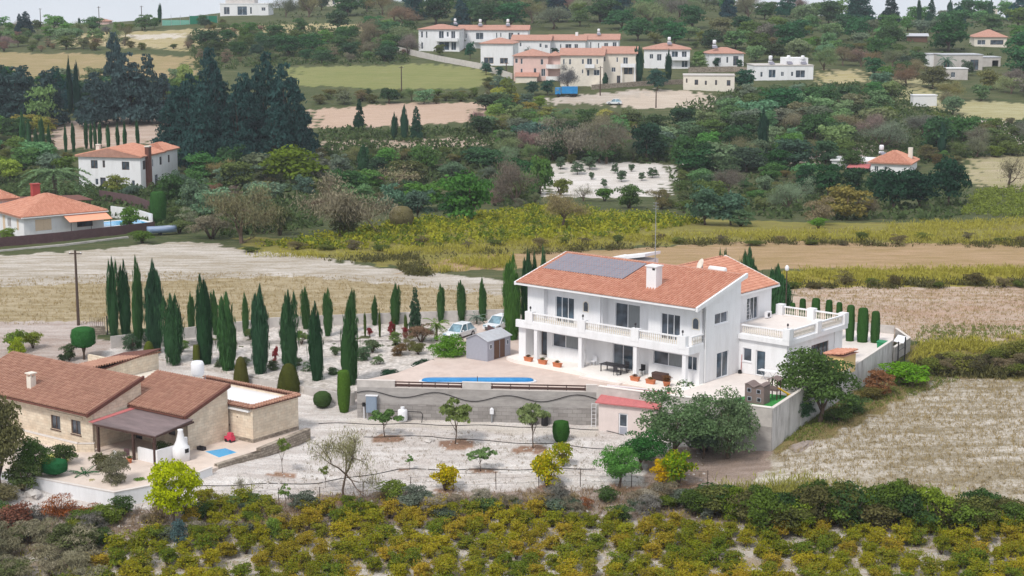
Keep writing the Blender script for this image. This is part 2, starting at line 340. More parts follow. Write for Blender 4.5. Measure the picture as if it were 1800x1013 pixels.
def _ell(x, y, a, b): return [(x+a*math.cos(t), y+b*math.sin(t)) for t in np.linspace(0, 6.28, 13)[:-1]]
ZONES += [(_ell(x, y, a, b), (184,150,128),(150,120,102)) for x, y, a, b in ((677,770,26,7),(800,783,36,10),(937,790,30,8),(845,829,24,5),(783,863,22,5),(962,857,30,6),(1087,858,34,7),(1185,856,46,8),(497,834,20,5),(608,882,30,7),(410,909,16,4),(720,828,14,3))]
def ground():
    ys = [-100., -20., 40., 80., 95.]
    y = 104.
    while y < 1400:
        ys.append(y)
        y += .5 if y < 200 else (.5+(y-200)*.004 if y < 700 else 2.5+(y-700)*.06)
    ys = np.array(ys); NC = 470
    s = np.linspace(-1, 1, NC); s = s*(.82+.18*s*s)
    half = .37*np.maximum(ys, 130)+35
    Xg = half[:, None]*s[None, :]; Yg = np.repeat(ys[:, None], NC, 1)
    Zg = T(Xg, Yg)
    n = Xg.size; co = np.stack([Xg, Yg, Zg], -1).reshape(-1, 3)
    NR = len(ys); i = (np.arange(NR-1)[:, None]*NC+np.arange(NC-1)[None, :]).ravel()
    fc = np.stack([i, i+1, i+NC+1, i+NC], 1)
    me = bpy.data.meshes.new('ground'); me.vertices.add(n); me.vertices.foreach_set('co', co.ravel())
    me.loops.add(fc.size); me.loops.foreach_set('vertex_index', fc.ravel().astype(np.int32))
    me.polygons.add(len(fc)); me.polygons.foreach_set('loop_start', np.arange(0, fc.size, 4, dtype=np.int32)); me.polygons.foreach_set('loop_total', np.full(len(fc), 4, np.int32))
    me.polygons.foreach_set('use_smooth', np.ones(len(fc), bool)); me.update()
    X, Y = co[:, 0], co[:, 1]
    amp = .25+np.clip((Y-130)*.006, 0, 3)
    wx = X+amp*(np.sin(Y*1.3+X*.7)+np.sin(X*2.1+1)+.7*np.sin(X*.35+Y*.21)); wy = Y+.5*amp*(np.sin(X*1.1+2)+.6*np.sin(X*2.7+Y)+.8*np.sin(X*.27))
    A = np.tile(np.array(S(104,104,74)), (n, 1)); B = np.tile(np.array(S(70,82,50)), (n, 1))
    for poly, a, b in ZONES:
        k = inpoly(wpoly(poly), wx, wy); A[k] = S(*a, .95); B[k] = S(*b, .95)
    for nm, arr in (('soil_a', A), ('soil_b', B)):
        at = me.color_attributes.new(nm, 'FLOAT_COLOR', 'POINT'); at.data.foreach_set('color', arr.astype(np.float32).ravel())
    m, nd, l = newmat('field_soil'); b = nd['Principled BSDF']; b.inputs['Roughness'].default_value = .95; b.inputs['Specular IOR Level'].default_value = .1
    t = nd.new('ShaderNodeTexCoord')
    def noise(sc_, det, stretch=(1,1,1), ro=.65):
        mpg = nd.new('ShaderNodeMapping'); mpg.inputs['Scale'].default_value = stretch; l.new(t.outputs['Object'], mpg.inputs['Vector'])
        no = nd.new('ShaderNodeTexNoise'); no.inputs['Scale'].default_value = sc_; no.inputs['Detail'].default_value = det; no.inputs['Roughness'].default_value = ro
        l.new(mpg.outputs['Vector'], no.inputs['Vector']); return no.outputs['Fac']
    def mr(v, a, b_, c, d):
        q = nd.new('ShaderNodeMapRange'); q.inputs['From Min'].default_value = a; q.inputs['From Max'].default_value = b_; q.inputs['To Min'].default_value = c; q.inputs['To Max'].default_value = d
        l.new(v, q.inputs['Value']); return q.outputs['Result']
    def mth(op, a, b_):
        q = nd.new('ShaderNodeMath'); q.operation = op; l.new(a, q.inputs[0])
        if hasattr(b_, 'is_linked'): l.new(b_, q.inputs[1])
        else: q.inputs[1].default_value = b_
        return q.outputs[0]
    aA = nd.new('ShaderNodeAttribute'); aA.attribute_name = 'soil_a'; aB = nd.new('ShaderNodeAttribute'); aB.attribute_name = 'soil_b'
    nbig = noise(.09, 5); nstr = noise(.9, 6, (.16, 1, 1)); nf = noise(2.6, 8, ro=.75); nvf = noise(9, 4, ro=.7)
    mxv = mth('ADD', mth('MULTIPLY', mr(nbig, .35, .65, 0, 1), .25), mth('ADD', mth('MULTIPLY', mr(nstr, .35, .65, 0, 1), .55), mth('MULTIPLY', mr(nf, .38, .62, 0, 1), .45)))
    mi = nd.new('ShaderNodeMixRGB'); l.new(mr(mxv, .3, .85, 0, 1), mi.inputs['Fac']); l.new(aA.outputs['Color'], mi.inputs['Color1']); l.new(aB.outputs['Color'], mi.inputs['Color2'])
    mu = nd.new('ShaderNodeMixRGB'); mu.blend_type = 'MULTIPLY'; mu.inputs['Fac'].default_value = 1
    l.new(mi.outputs['Color'], mu.inputs['Color1']); l.new(mth('MULTIPLY', mr(nvf, .3, .6, .62, 1.08), mr(nf, .3, .55, .8, 1.05)), mu.inputs['Color2'])
    l.new(mu.outputs['Color'], b.inputs['Base Color'])
    bp = nd.new('ShaderNodeBump'); bp.inputs['Strength'].default_value = .8; bp.inputs['Distance'].default_value = .25
    l.new(nf, bp.inputs['Height']); l.new(bp.outputs['Normal'], b.inputs['Normal'])
    me.materials.append(m); MT['soil'] = m
    return struct(obj('ground', me))
ground()

# ---------------------------------------------------------------- foliage prototypes (height 1, spread 1)
def leaf_mesh(name, pos, nrm, size, aspect, material, r, updir=0.0, core=None):
    N = len(pos)
    nrm = nrm/np.linalg.norm(nrm, axis=1, keepdims=True)
    t = r.normal(size=(N, 3)); t[:, 2] += updir*6
    t -= (t*nrm).sum(1, keepdims=True)*nrm; t /= np.linalg.norm(t, axis=1, keepdims=True)+1e-9
    b = np.cross(nrm, t); s = size[:, None]*.5
    v = np.stack([pos-t*s, pos+b*s*aspect, pos+t*s, pos-b*s*aspect], 1).reshape(-1, 3)
    f = np.arange(4*N, dtype=np.int32); tone = r.random(N); acc = r.random(N)**2.2
    me = bpy.data.meshes.new(name); nv = 4*N; fv = []; extra = 0
    cv = np.zeros((0, 3))
    if core is not None:
        cv = np.array(core.v); fv = core.f; extra = len(fv)
    me.vertices.add(nv+len(cv)); me.vertices.foreach_set('co', np.concatenate([v, cv]).ravel())
    lt = np.concatenate([np.full(N, 4, np.int32), np.array([len(q) for q in fv], np.int32)]) if extra else np.full(N, 4, np.int32)
    li = np.concatenate([f, np.array([i+nv for q in fv for i in q], np.int32)]) if extra else f
    me.loops.add(len(li)); me.loops.foreach_set('vertex_index', li)
    me.polygons.add(N+extra); me.polygons.foreach_set('loop_total', lt); me.polygons.foreach_set('loop_start', np.concatenate([[0], np.cumsum(lt)[:-1]]).astype(np.int32))
    me.update()
    for nm, a in (('tone', np.concatenate([tone, np.full(extra, .3)])), ('accent', np.concatenate([acc, np.full(extra, .3)]))):
        at = me.attributes.new(nm, 'FLOAT', 'FACE'); at.data.foreach_set('value', a.astype(np.float32))
    me.materials.append(material); return me
def unit(r, n):
    d = r.normal(size=(n, 3)); return d/np.linalg.norm(d, axis=1, keepdims=True)
def clump_cloud(r, C, rad, N, lsize, jit=.8, sq=.75, fill=.35):
    w = rad**2; w = w/w.sum(); k = r.choice(len(C), N, p=w); d = unit(r, N); d[:, 2] = np.where(d[:, 2] < -.2, -d[:, 2]*.6, d[:, 2])
    rr = rad[k]*(1-fill*r.random(N)**1.5); p = C[k]+d*rr[:, None]*np.array([1, 1, sq])
    return p, d+unit(r, N)*jit, lsize*(.6+.8*r.random(N))
def ell_clumps(r, n, zc, rx, rz, cr, lop=1.0):
    d = unit(r, n); az_ = np.arctan2(d[:, 1], d[:, 0]); ph = r.random(4)*6.28; q = ((.35+.65*r.random(n)**.5)*(1+lop*(.2*np.sin(2*az_+ph[0])+.16*np.sin(3*az_+ph[1]+d[:, 2]*3)+.14*np.sin(5*d[:, 2]+ph[2]))))[:, None]
    C = d*q*np.array([rx-cr*.8, rx-cr*.8, rz-cr*.7]); C[:, 2] += zc
    return C, cr*(.65+.6*r.random(n))
def trunk_mesh(r, name, h0, top, spread, rad, limbs=5, material=None):
    m = MB(); bend = r.normal(size=2)*.02
    m.tube([(0,0,-.04),(bend[0],bend[1],h0*.5),(bend[0]*1.5,bend[1]*1.5,h0),(0,0,top*.8)], [rad*1.25, rad, rad*.8, rad*.3], 7)
    for i in range(limbs):
        a = 2*math.pi*i/limbs+r.random()*.8; z0 = h0*(.75+.5*r.random())
        e = (math.cos(a)*spread*(.6+.4*r.random()), math.sin(a)*spread*(.6+.4*r.random()), z0+(top-z0)*(.5+.4*r.random()))
        m.tube([(bend[0],bend[1],z0),(e[0]*.45,e[1]*.45,z0+(e[2]-z0)*.55),e], [rad*.6, rad*.4, rad*.12], 5)
    return m.mesh(name, material or MT['bark'], True)
PROTO = {}
def proto_round(key, seed, N, ls, zc=.55, rx=.5, rz=.45, ncl=40, cr=.18, h0=.2, matl='leaf', rad=.028, jit=.8):
    r = np.random.default_rng(seed); C, rad_ = ell_clumps(r, ncl, zc, rx, rz, cr, .25 if key == 'limetree' else 1.)
    PROTO.setdefault(key, []).append((trunk_mesh(r, 'trunk', h0, zc+rz*.5, rx*.6, rad), leaf_mesh('crown', *clump_cloud(r, C, rad_, N, ls, jit), .65, MT[matl], r)))
def proto_pine(key, seed, N, ls, power=.8, wide=.5):
    r = np.random.default_rng(seed); n = 110; z = .06+.92*r.random(n)**1.15; a = r.random(n)*6.28
    rr = wide*(1.02-z)**power*(.55+.45*r.random(n)); C = np.stack([np.cos(a)*rr*.75, np.sin(a)*rr*.75, z], 1)
    rad_ = .05+.15*(1.05-z)*(.7+.5*r.random(n))
    p, nn, s = clump_cloud(r, C, rad_, N, ls, .9, .55)
    PROTO.setdefault(key, []).append((trunk_mesh(r, 'trunk', .25, .95, .2, .022, 4, MT['barkdark']), leaf_mesh('crown', p, nn, s, .5, MT['leaf'], r)))
def proto_cypress(key, seed, N, ls, nst=7, tip=1.0):
    r = np.random.default_rng(seed); P, Nn = [], []
    for i in range(nst):
        a = r.random()*6.28; off = (.18+.14*r.random())*(1 if i else .2); top = (1.0 if i == 0 else (.66+.32*r.random()))
        m = N//nst; z = r.random(m)**.85*(top-.03)+.03; u = z/top; t0 = r.random(m)*6.28
        w = np.where(u < .4, .5+.5*np.sqrt(u/.4), (1-np.clip((u-.4)/.6, 0, 1)**(2.6 if i == 0 else 3.5)*tip))*(.36 if i == 0 else .24)*(1+.13*np.sin(t0*3+z*23)+.08*np.sin(z*61+i))
        w = np.maximum(w, .012)*(.86+.14*np.sin(z*40+a*3)); t = t0
        lean = off*np.minimum(1, .35+u*.75)
        P.append(np.stack([np.cos(a)*lean+np.cos(t)*w, np.sin(a)*lean+np.sin(t)*w, z], 1)); Nn.append(np.stack([np.cos(t), np.sin(t), .25+0*t], 1))
    P = np.concatenate(P); Nn = np.concatenate(Nn)+r.normal(size=P.shape)*.6; P[:, :2] *= 1+np.where(r.random(len(P)) < .2, r.normal(size=len(P))*.2, r.normal(size=len(P))*.05)[:, None]
    core = MB(); core.lathe([(.08,.05),(.24,.12),(.36,.3),(.36,.5),(.24,.66),(.1,.84),(.01,.93)], 9)
    tm = MB(); tm.tube([(0,0,-.03),(0,0,.12),(0,0,.5)], [.05,.045,.02], 7)
    PROTO.setdefault(key, []).append((tm.mesh('trunk', MT['bark'], True), leaf_mesh('crown', P, Nn, ls*(.6+.8*r.random(len(P))), .3, MT['leaf'], r, 1.0, core)))
def proto_bare(key, seed, N, ls, stem=.22):
    r = np.random.default_rng(seed); m = MB(); ends = []
    def br(p, d, ln, rad, lv):
        q = p+d*ln; mid = (p+q)/2+Vector(r.normal(size=3)*ln*.06); m.tube([p, mid, q], [rad, rad*.8, rad*.6], 5 if lv < 2 else 3, lv == 0)
        ends.append(np.array(q)); ends.append(np.array(mid))
        if lv < 4:
            for _ in range(3 if lv else 5):
                dd = (d+Vector(r.normal(size=3)*.55)+Vector((0,0,.12))).normalized(); br(q if r.random() < .7 else mid, dd, ln*(.72 if lv else .8)*(.75+.4*r.random()), rad*.55, lv+1)
    br(Vector((0,0,-.03)), Vector((0,0,1)), stem, .022, 0)
    E = np.array(ends); E = E[E[:, 2] > .2]; k = r.integers(0, len(E), N); p = E[k]+r.normal(size=(N, 3))*.045
    sc_ = .5/np.percentile(np.abs(E[:, :2]), 96); zs = .97/np.percentile(p[:, 2], 99.5)
    p = p*np.array([sc_, sc_, zs]); m.v = [(a*sc_, b*sc_, c*zs) for a, b, c in m.v]
    nn = unit(r, N)
    PROTO.setdefault(key, []).append((m.mesh('trunk', MT['bark'], False), leaf_mesh('crown', p, nn, ls*(.6+.8*r.random(N)), .16, MT['twig'], r, .5)))
def proto_bush(key, seed, N, ls, matl='leaf', ncl=16, flat=1.0, jit=.9, asp=.65, updir=0, twigm=False):
    r = np.random.default_rng(seed); C, rad_ = ell_clumps(r, ncl, .45, .5, .5, .2); C[:, 2] = np.maximum(C[:, 2], .12)
    p, nn, s = clump_cloud(r, C, rad_, N, ls, jit); p[:, 2] = np.maximum(p[:, 2], .01)
    if matl == 'leaf_vine':                          # long shoots that stand out of the bush
        k = 420; s0 = r.integers(0, 20, k); az = r.random(20)*6.28; u = r.random(k); ln = .5+.3*r.random(20)
        sh = np.stack([np.cos(az[s0])*(.1+.42*u*ln[s0]), np.sin(az[s0])*(.1+.42*u*ln[s0]), .45+u*ln[s0]*.85], 1)+r.normal(size=(k, 3))*.025
        p = np.concatenate([p, sh]); nn = np.concatenate([nn, unit(r, k)]); s = np.concatenate([s, ls*(.5+.6*r.random(k))])
    m = MB()
    for i in range(5):
        a = i*1.26+r.random(); m.tube([(0,0,-.06),(math.cos(a)*.12,math.sin(a)*.12,.3),(math.cos(a)*.3,math.sin(a)*.3,.65)], [.03,.022,.008], 4)
    PROTO.setdefault(key, []).append((m.mesh('stem', MT['bark'], True), leaf_mesh('foliage', p, nn, s, asp, MT[matl], r, updir)))
def proto_lathe(key, prof, N, ls, seed, stem=0.0):           # clipped shrub
    r = np.random.default_rng(seed); pr = np.array(prof, float); seg = np.hypot(np.diff(pr[:, 0]), np.diff(pr[:, 1]))*(pr[1:, 0]+pr[:-1, 0]+.02)
    k = r.choice(len(seg), N, p=seg/seg.sum()); u = r.random(N); t = r.random(N)*6.28
    rr = pr[k, 0]*(1-u)+pr[k+1, 0]*u; z = pr[k, 1]*(1-u)+pr[k+1, 1]*u; dz = pr[k+1, 1]-pr[k, 1]; dr = pr[k+1, 0]-pr[k, 0]
    rr2 = rr*(1+.03*np.sin(t*5+z*9)); nn = np.stack([np.cos(t)*dz, np.sin(t)*dz, -dr+0*t], 1); nn /= np.linalg.norm(nn, axis=1, keepdims=True)+1e-9
    p = np.stack([np.cos(t)*rr2, np.sin(t)*rr2, z], 1)+nn*(np.where(r.random(N) < .12, .075, .03)*r.random(N))[:, None]
    core = MB(); core.lathe([(max(a*.965, .001), b) for a, b in prof], 14)
    m = MB()
    if stem: m.tube([(0,0,-.03),(0,0,stem+.05)], [.05,.045], 6)
    for i in range(4):
        a = i*1.57; m.tube([(0,0,-.02 if not stem else stem*.4),(math.cos(a)*.15,math.sin(a)*.15,stem+.15)], [.03,.02], 4)
    PROTO.setdefault(key, []).append((m.mesh('stem', MT['bark'], True), leaf_mesh('foliage', p, nn+unit(r, N)*.45, ls*(.6+.8*r.random(N)), .6, MT['leaf'], r, 0, core)))
def proto_palm(key, seed, nf=26, fl=.5, h0=.5, up=.5, stem_r=.035):
    r = np.random.default_rng(seed); P, Nn, Sz = [], [], []
    for i in range(nf):
        a = i*2.4+r.random()*.3; el = up*(1.2-2.0*i/nf); s = np.linspace(0, 1, 26)
        d = np.array([math.cos(a), math.sin(a), 0]); x = fl*s; z = h0+fl*(el*s-.75*s*s)
        c = d*x[:, None]; c[:, 2] = z
        for side in (-1, 1):
            perp = np.array([-d[1], d[0], 0])*side; w = .17*fl*np.sin(np.pi*(.1+.85*s))[:, None]
            P.append(c+perp*w*.5+np.array([0, 0, -1])*w*.25); Nn.append(np.tile(np.array([0, 0, 1.])+perp*.5, (26, 1))); Sz.append(np.full(26, .15*fl+.02))
    P = np.concatenate(P); Nn = np.concatenate(Nn)+r.normal(size=P.shape)*.25
    m = MB(); m.tube([(0,0,-.03),(.01,0,h0*.5),(0,0,h0)], [stem_r*1.3, stem_r, stem_r*1.1], 8)
    PROTO.setdefault(key, []).append((m.mesh('trunk', MT['bark'], True), leaf_mesh('crown', P, Nn, np.concatenate(Sz), .28, MT['leaf'], r, 0)))
for s in (1, 2, 3, 4):
    proto_round('round', s, 7500, .037); proto_round('roundfar', 10+s, 2100, .075, .5, .5, .5, 40, .2, .15)
    proto_round('olive', 20+s, 9500, .03, .52, .5, .48, 52, .16, .2, jit=1.0); proto_round('olivefar', 30+s, 2000, .075, .48, .5, .5, 36, .19, .12)
    proto_pine('pine', 40+s, 5200, .062, .62, .52); proto_cypress('cypress', 50+s, 5600, .1, 8); proto_cypress('cypfar', 60+s, 1300, .17, 5)
    proto_bare('bare', 70+s, 1500, .07); proto_bare('baredense', 80+s, 6500, .06)
    proto_bush('bush', 90+s, 2800, .06, ncl=30); proto_bush('twigbush', 100+s, 2200, .11, 'twig', asp=.13, updir=.4)
    proto_bush('vine', 110+s, 2600, .066, 'leaf_vine', 26, updir=.25); proto_bush('lemon', 120+s, 2600, .065, 'leaf_lemon', 34)
proto_round('sapling', 130, 420, .075, .68, .42, .28, 12, .13, .3, rad=.012); proto_round('sapling', 131, 420, .075, .68, .42, .28, 12, .13, .3, rad=.012)
proto_round('limetree', 132, 8000, .04, .6, .5, .4, 80, .14, .3, rad=.022)
proto_round('figtree', 133, 900, .085, .66, .46, .3, 14, .14, .3, rad=.014)
proto_lathe('dome', [(.001,1),(.1,.985),(.24,.9),(.36,.66),(.46,.3),(.48,.08),(.4,.0)], 2600, .05, 140)
proto_lathe('column', [(.001,1),(.3,.995),(.4,.96),(.46,.75),(.48,.5),(.42,.2),(.3,0)], 3000, .06, 141)
proto_lathe('mushroom', [(.001,1),(.3,.99),(.45,.93),(.5,.75),(.47,.5),(.3,.4),(.001,.38)], 2600, .05, 142, .4)
proto_lathe('ball', [(.001,1),(.25,.95),(.42,.8),(.5,.5),(.42,.2),(.25,.05),(.001,0)], 2200, .06, 143)
proto_bare('baretree', 160, 4200, .045, .36)
proto_palm('palm', 150); proto_palm('cycad', 151, 24, .5, .22, 1.1, .06); proto_palm('yucca', 152, 18, .5, .5, 1.0, .04)
_cnt = [0]
def plant(kind, name, label, cat, base, h, w, col, group=None, rz=None, var=None, parts=None, lean=0):
    pr = PROTO[kind]; i = _cnt[0]; _cnt[0] += 1; tm, cm = pr[(i if var is None else var) % len(pr)]
    o = thing(name, label, cat, base, (i*2.399) % 6.283 if rz is None else rz, group); o.scale = (w, w, h)
    if lean: o.rotation_euler[1] = lean
    a, b = parts or (tm.name.split('.')[0], cm.name.split('.')[0])
    obj(a, tm, o); c = obj(b, cm, o); col = (col[0]*.9, col[1], col[2]*.88) if cm.materials[0] == MT['twig'] and max(col[:3]) < .4 else col; j = random.random()*.24-.12
    c.color = (col[0]*(1+j), col[1]*(1+j*.7), col[2]*(1+j), 1); return o
def P(kind, name, label, cat, px, top, base, wpx, col, group=None, **k):     # plant sighted by its foot, top and spread
    g = G(px, base); d = g.y/math.cos(PITCH); sc_ = d/FPX*.97
    return plant(kind, name, label, cat, g, (base-top)*sc_/math.cos(PITCH*.9), wpx*sc_, col, group, **k)
ORD = ['first','second','third','fourth','fifth','sixth','seventh','eighth','ninth','tenth','eleventh','twelfth','thirteenth','fourteenth','fifteenth','sixteenth','seventeenth','eighteenth','nineteenth','twentieth']
# ---------------------------------------------------------------- building helpers
def tiles(root, org, u, v, poly, mat_, tw=.32, tl=.45, name='tiles', thick=.05):
    """barrel tiles over a roof plane: poly in (u,v) metres, v runs up the slope"""
    org, u, v = Vector(org), Vector(u).normalized(), Vector(v).normalized(); n = u.cross(v).normalized()
    us = [p[0] for p in poly]; vs = [p[1] for p in poly]; V, F, TN = [], [], []
    prof = [(-.5,-.02),(-.34,-.02),(-.27,.09),(0,.14),(.27,.09),(.34,-.02),(.5,-.02)]; K_ = len(prof)-1
    nu = int((max(us)-min(us))/tw); nv = int(math.ceil((max(vs)-min(vs))/tl))
    cu = min(us)+(np.arange(nu)+.5)*(max(us)-min(us))/nu; cvv = min(vs)+(np.arange(nv)+.5)*tl
    UU, VV = np.meshgrid(cu, cvv); ok = inpoly(poly, UU, VV); w = (max(us)-min(us))/nu
    r = np.random.default_rng(3)
    for j in range(nv):
        for i in range(nu):
            if not ok[j, i]: continue
            b = len(V); lift = .02+.012*r.random()
            v0, v1 = VV[j, i]-tl*.5, min(VV[j, i]+tl*.55, max(vs))
            for vv, dz in ((v0, lift+.05), (v1, lift-.005)):
                for a, z in prof: V.append(org+u*(UU[j, i]+a*w)+v*vv+n*(z+dz))
            for k in range(K_): F.append((b+k, b+k+1, b+K_+2+k, b+K_+1+k))
            F.append(tuple(b+k for k in range(K_, -1, -1)))
            t = r.random(); TN += [t]*(K_+1)
    me = bpy.data.meshes.new(name); me.from_pydata([tuple(p) for p in V], [], F); me.update(); me.materials.append(mat_)
    at = me.attributes.new('tone', 'FLOAT', 'FACE'); at.data.foreach_set('value', np.array(TN, np.float32))
    return obj(name, me, root, kind='stuff')
def cellwall(m, L_, z0, z1, ops, th=.25):
    xs = sorted({0, L_, *[o[0] for o in ops], *[o[1] for o in ops]}); zs = sorted({z0, z1, *[o[2] for o in ops], *[o[3] for o in ops]})
    for a, b in zip(xs, xs[1:]):
        run = None
        for c, d in zip(zs, zs[1:]):
            hole = any(o[0] <= a+1e-6 and o[1] >= b-1e-6 and o[2] <= c+1e-6 and o[3] >= d-1e-6 for o in ops)
            if hole:
                if run: m.box(a, b, 0, th, run[0], run[1]); run = None
            else: run = (run[0], d) if run else (c, d)
        if run: m.box(a, b, 0, th, run[0], run[1])
def window(root, p, rz, w, h, n=2, frame='alu', glass='glass', name='window', depth=.1, sill=False, bars=0, label=None, fw=.07, curtain=None):
    """p = lower left corner on the outer wall face; rz turns the wall's own x axis"""
    m = MB(); m.box(0, w, depth, depth+.06, 0, fw); m.box(0, w, depth, depth+.06, h-fw, h); m.box(0, fw, depth, depth+.06, fw, h-fw); m.box(w-fw, w, depth, depth+.06, fw, h-fw)
    for i in range(1, n): x = w*i/n; m.box(x-fw*.5, x+fw*.5, depth-.01, depth+.05, fw, h-fw)
    for i in range(bars): z = fw+(h-2*fw)*(i+1)/(bars+1); m.box(fw, w-fw, depth-.015, depth+.03, z-.02, z+.02)
    if sill: m.box(-.08, w+.08, -.08, depth, -.08, -.002)
    o = m.build(name, MT[frame], root, loc=p, rz=rz, label=label)
    for i in range(n):
        g = MT[glass] if curtain is None or i not in curtain else MT['curtain']
        MB().box(w*i/n+(fw if i == 0 else fw*.5), w*(i+1)/n-(fw if i == n-1 else fw*.5), depth+.03, depth+.05, fw, h-fw).build('pane', g, o)
    return o
def facade(root, p, rz, L_, z0, z1, ops, mt, th=.25, name='wall'):
    """ops: (x0,x1,z0,z1,kwargs or None)"""
    m = MB(); cellwall(m, L_, z0, z1, ops, th); m.build(name, MT[mt], root, loc=p, rz=rz)
    c, s = math.cos(rz), math.sin(rz)
    for o in ops:
        if len(o) > 4 and o[4] is not None:
            window(root, (p[0]+c*o[0], p[1]+s*o[0], p[2]+o[2]), rz, o[1]-o[0], o[3]-o[2], **o[4])
def slab(root, name, mt, quad, th, **k):             # sloping slab from 4 corner points, thickness straight down
    q = [Vector(p) for p in quad]; m = MB()
    m.add(q+[p-Vector((0,0,th)) for p in q], [(0,1,2,3),(7,6,5,4),(0,4,5,1),(1,5,6,2),(2,6,7,3),(3,7,4,0)]); return m.build(name, MT[mt], root, **k)
def bar(m, a, b, w, h):                              # straight bar, w wide and h high, a/b on its lower centre line
    a, b = Vector(a), Vector(b); d = (b-a).normalized(); s = Vector((-d.y, d.x, 0)).normalized()*w*.5; z = Vector((0,0,h))
    m.add([a-s, b-s, b+s, a+s, a-s+z, b-s+z, b+s+z, a+s+z], [(3,2,1,0),(4,5,6,7),(0,1,5,4),(1,2,6,5),(2,3,7,6),(3,0,4,7)]); return m
BAL = MB().lathe([(.055,0),(.055,.06),(.035,.09),(.075,.25),(.07,.34),(.032,.52),(.05,.62),(.055,.64),(.055,.7)], 8).mesh('baluster', MT['cream'], True)
def balustrade(root, a, b, z, gap=.24, pad=.5):      # rail between two pillars with single balusters
    a, b = Vector((*a, z)), Vector((*b, z)); L_ = (b-a).length; d = (b-a)/L_
    m = bar(MB(), a+d*pad, b-d*pad, .2, .10); m.build('bottom_rail', MT['white'], root)
    m = bar(MB(), a+d*pad+Vector((0,0,.80)), b-d*pad+Vector((0,0,.80)), .24, .12); m.build('top_rail', MT['white'], root)
    n = int((L_-2*pad)/gap)
    for i in range(n): obj('baluster', BAL, root, a+d*(pad+(i+.5)*(L_-2*pad)/n)+Vector((0,0,.1)))
def pillar(root, x, y, z, w, h, name='rail_pillar'):
    MB().box(x-w/2, x+w/2, y-w/2, y+w/2, z, z+h).build(name, MT['white'], root)

# ---------------------------------------------------------------- the big white house
HO = (16.083, 153.753, 0.0); HA = R(-40.1)
_c, _s = math.cos(HA), math.sin(HA)
def HW(x, y, z=0): return Vector((HO[0]+_c*x-_s*y, HO[1]+_s*x+_c*y, HO[2]+z))
H = thing('house', 'big white two-storey villa with long orange tiled roof, balcony and roof terrace', 'house', HO, HA)
sl = dict(n=2, glass='glassb')
facade(H, (-20.3,2.2,0), 0, 20.9, 0, 3.3, [(1.3,2.3,0,2.4,dict(n=1,glass='glass',frame='brownframe',name='door')),
    (10.3,12.7,0,2.4,dict(n=2,glass='glassb',name='sliding_door')),], 'white')
facade(H, (-20.3,2.2,0), 0, 8.7, 3.3, 7.45, [(3.1,5.45,3.6,6.25,dict(n=3,glass='glassb',name='sliding_door')),(6.65,7.25,5.1,6.0,None)], 'white')
facade(H, (-11.6,3.3,0), 0, 5.8, 3.3, 7.6, [(1.0,4.0,3.6,6.25,dict(n=2,curtain=(1,),name='sliding_door'))], 'white')
facade(H, (-5.8,2.2,0), 0, 6.4, 3.3, 7.45, [(1.45,3.65,3.6,6.15,dict(n=3,name='sliding_door')),(5.1,5.8,5.05,5.9,None)], 'white')
for x0, z0 in ((-13.65,5.1),(-.7,5.05)):             # arched niches with little windows
    w = .6 if x0 < -5 else .7
    pts = [(0,0),(w,0),(w,.75)]+[(w/2+w/2*math.cos(t), .75+w/2*math.sin(t)) for t in np.linspace(0, math.pi, 9)[1:-1]]+[(0,.75)]
    fr = MB().yprism([(w/2+(a-w/2)*1.22, b*1.06-.05) for a, b in pts], -.03, .1).build('arched_window', MT['cream'], H, loc=(x0,2.2,z0))
    MB().yprism([(a*.86+.05, b*.9+.05) for a, b in pts], -.04, -.02).build('pane', MT['glass'], fr)
for x in (-11.6, -5.8): MB().box(x-.125, x+.125, 2.45, 3.3, 3.3, 7.5).build('wall', MT['white'], H)
MB().box(-20.3, -18.2, 1.6, 2.195, 3.6, 7.4).build('wall', MT['white'], H)
facade(H, (.6,2.2,0), R(90), 6.2, 0, 7.3, [(1.75,4.0,5.3,6.35,dict(n=2,frame='alu',sill=True)),(2.25,4.3,.02,2.5,dict(n=2,glass='glassb',name='sliding_door'))], 'white')
MB().xprism([(2.2,7.302),(8.4,7.302),(8.4,9.0),(2.2,7.5)], .35, .6).build('gable', MT['white'], H)
MB().box(-20.3, -20.05, 2.45, 8.4, 0, 7.3).xprism([(2.2,7.302),(8.4,7.302),(8.4,9.0),(2.2,7.5)], -20.3, -20.05).build('wall', MT['white'], H)
MB().box(-20.05, .35, 8.15, 8.4, 0, 9.0).build('wall', MT['white'], H)
MB().box(-20.05, .35, 2.5, 8.1, 3.3, 3.55).build('floor_slab', MT['white'], H)
# veranda and balcony
MB().box(-20.3, .6, -.3, 2.195, 3.1, 3.58).box(-20.3, .6, -.3, -.02, 3.58, 3.84).box(.3,.6,-.02,2.19,3.58,3.84).build('balcony_slab', MT['white'], H)
for x in (0, -5.6, -12.2, -17.8): MB().box(x-.2, x+.2, -.2, .2, 0, 3.1).build('column', MT['white'], H)
MB().box(-20.3, -19.4, .2, 2.195, 0, 3.1).build('pier', MT['white'], H)
PX = (-.25, -5.6, -12.0, -18.6)
for x in PX: MB().box(x-.47, x+.47, -.33, .2, 3.582, 4.82).build('rail_pillar', MT['white'], H)
for a, b in zip(PX, PX[1:]): balustrade(H, (b, -.16), (a, -.16), 3.84)
MB().box(.35, .55, .21, 2.19, 3.84, 3.94).build('bottom_rail', MT['white'], H)
MB().box(.33, .57, .21, 2.19, 4.64, 4.76).build('top_rail', MT['white'], H)
for i in range(6): obj('baluster', BAL, H, (.45, .5+i*.28, 3.94))
facade(H, (-17.7,1.5,0), 0, 4.1, 0, 3.1, [(.7,3.95,1.25,2.6,dict(n=2,curtain=(1,)))], 'white', th=.2, name='bay_wall'); [MB().box(x,x+.2,1.7,2.19,0,3.1).build('bay_wall', MT['white'], H) for x in (-13.8,-17.7)]
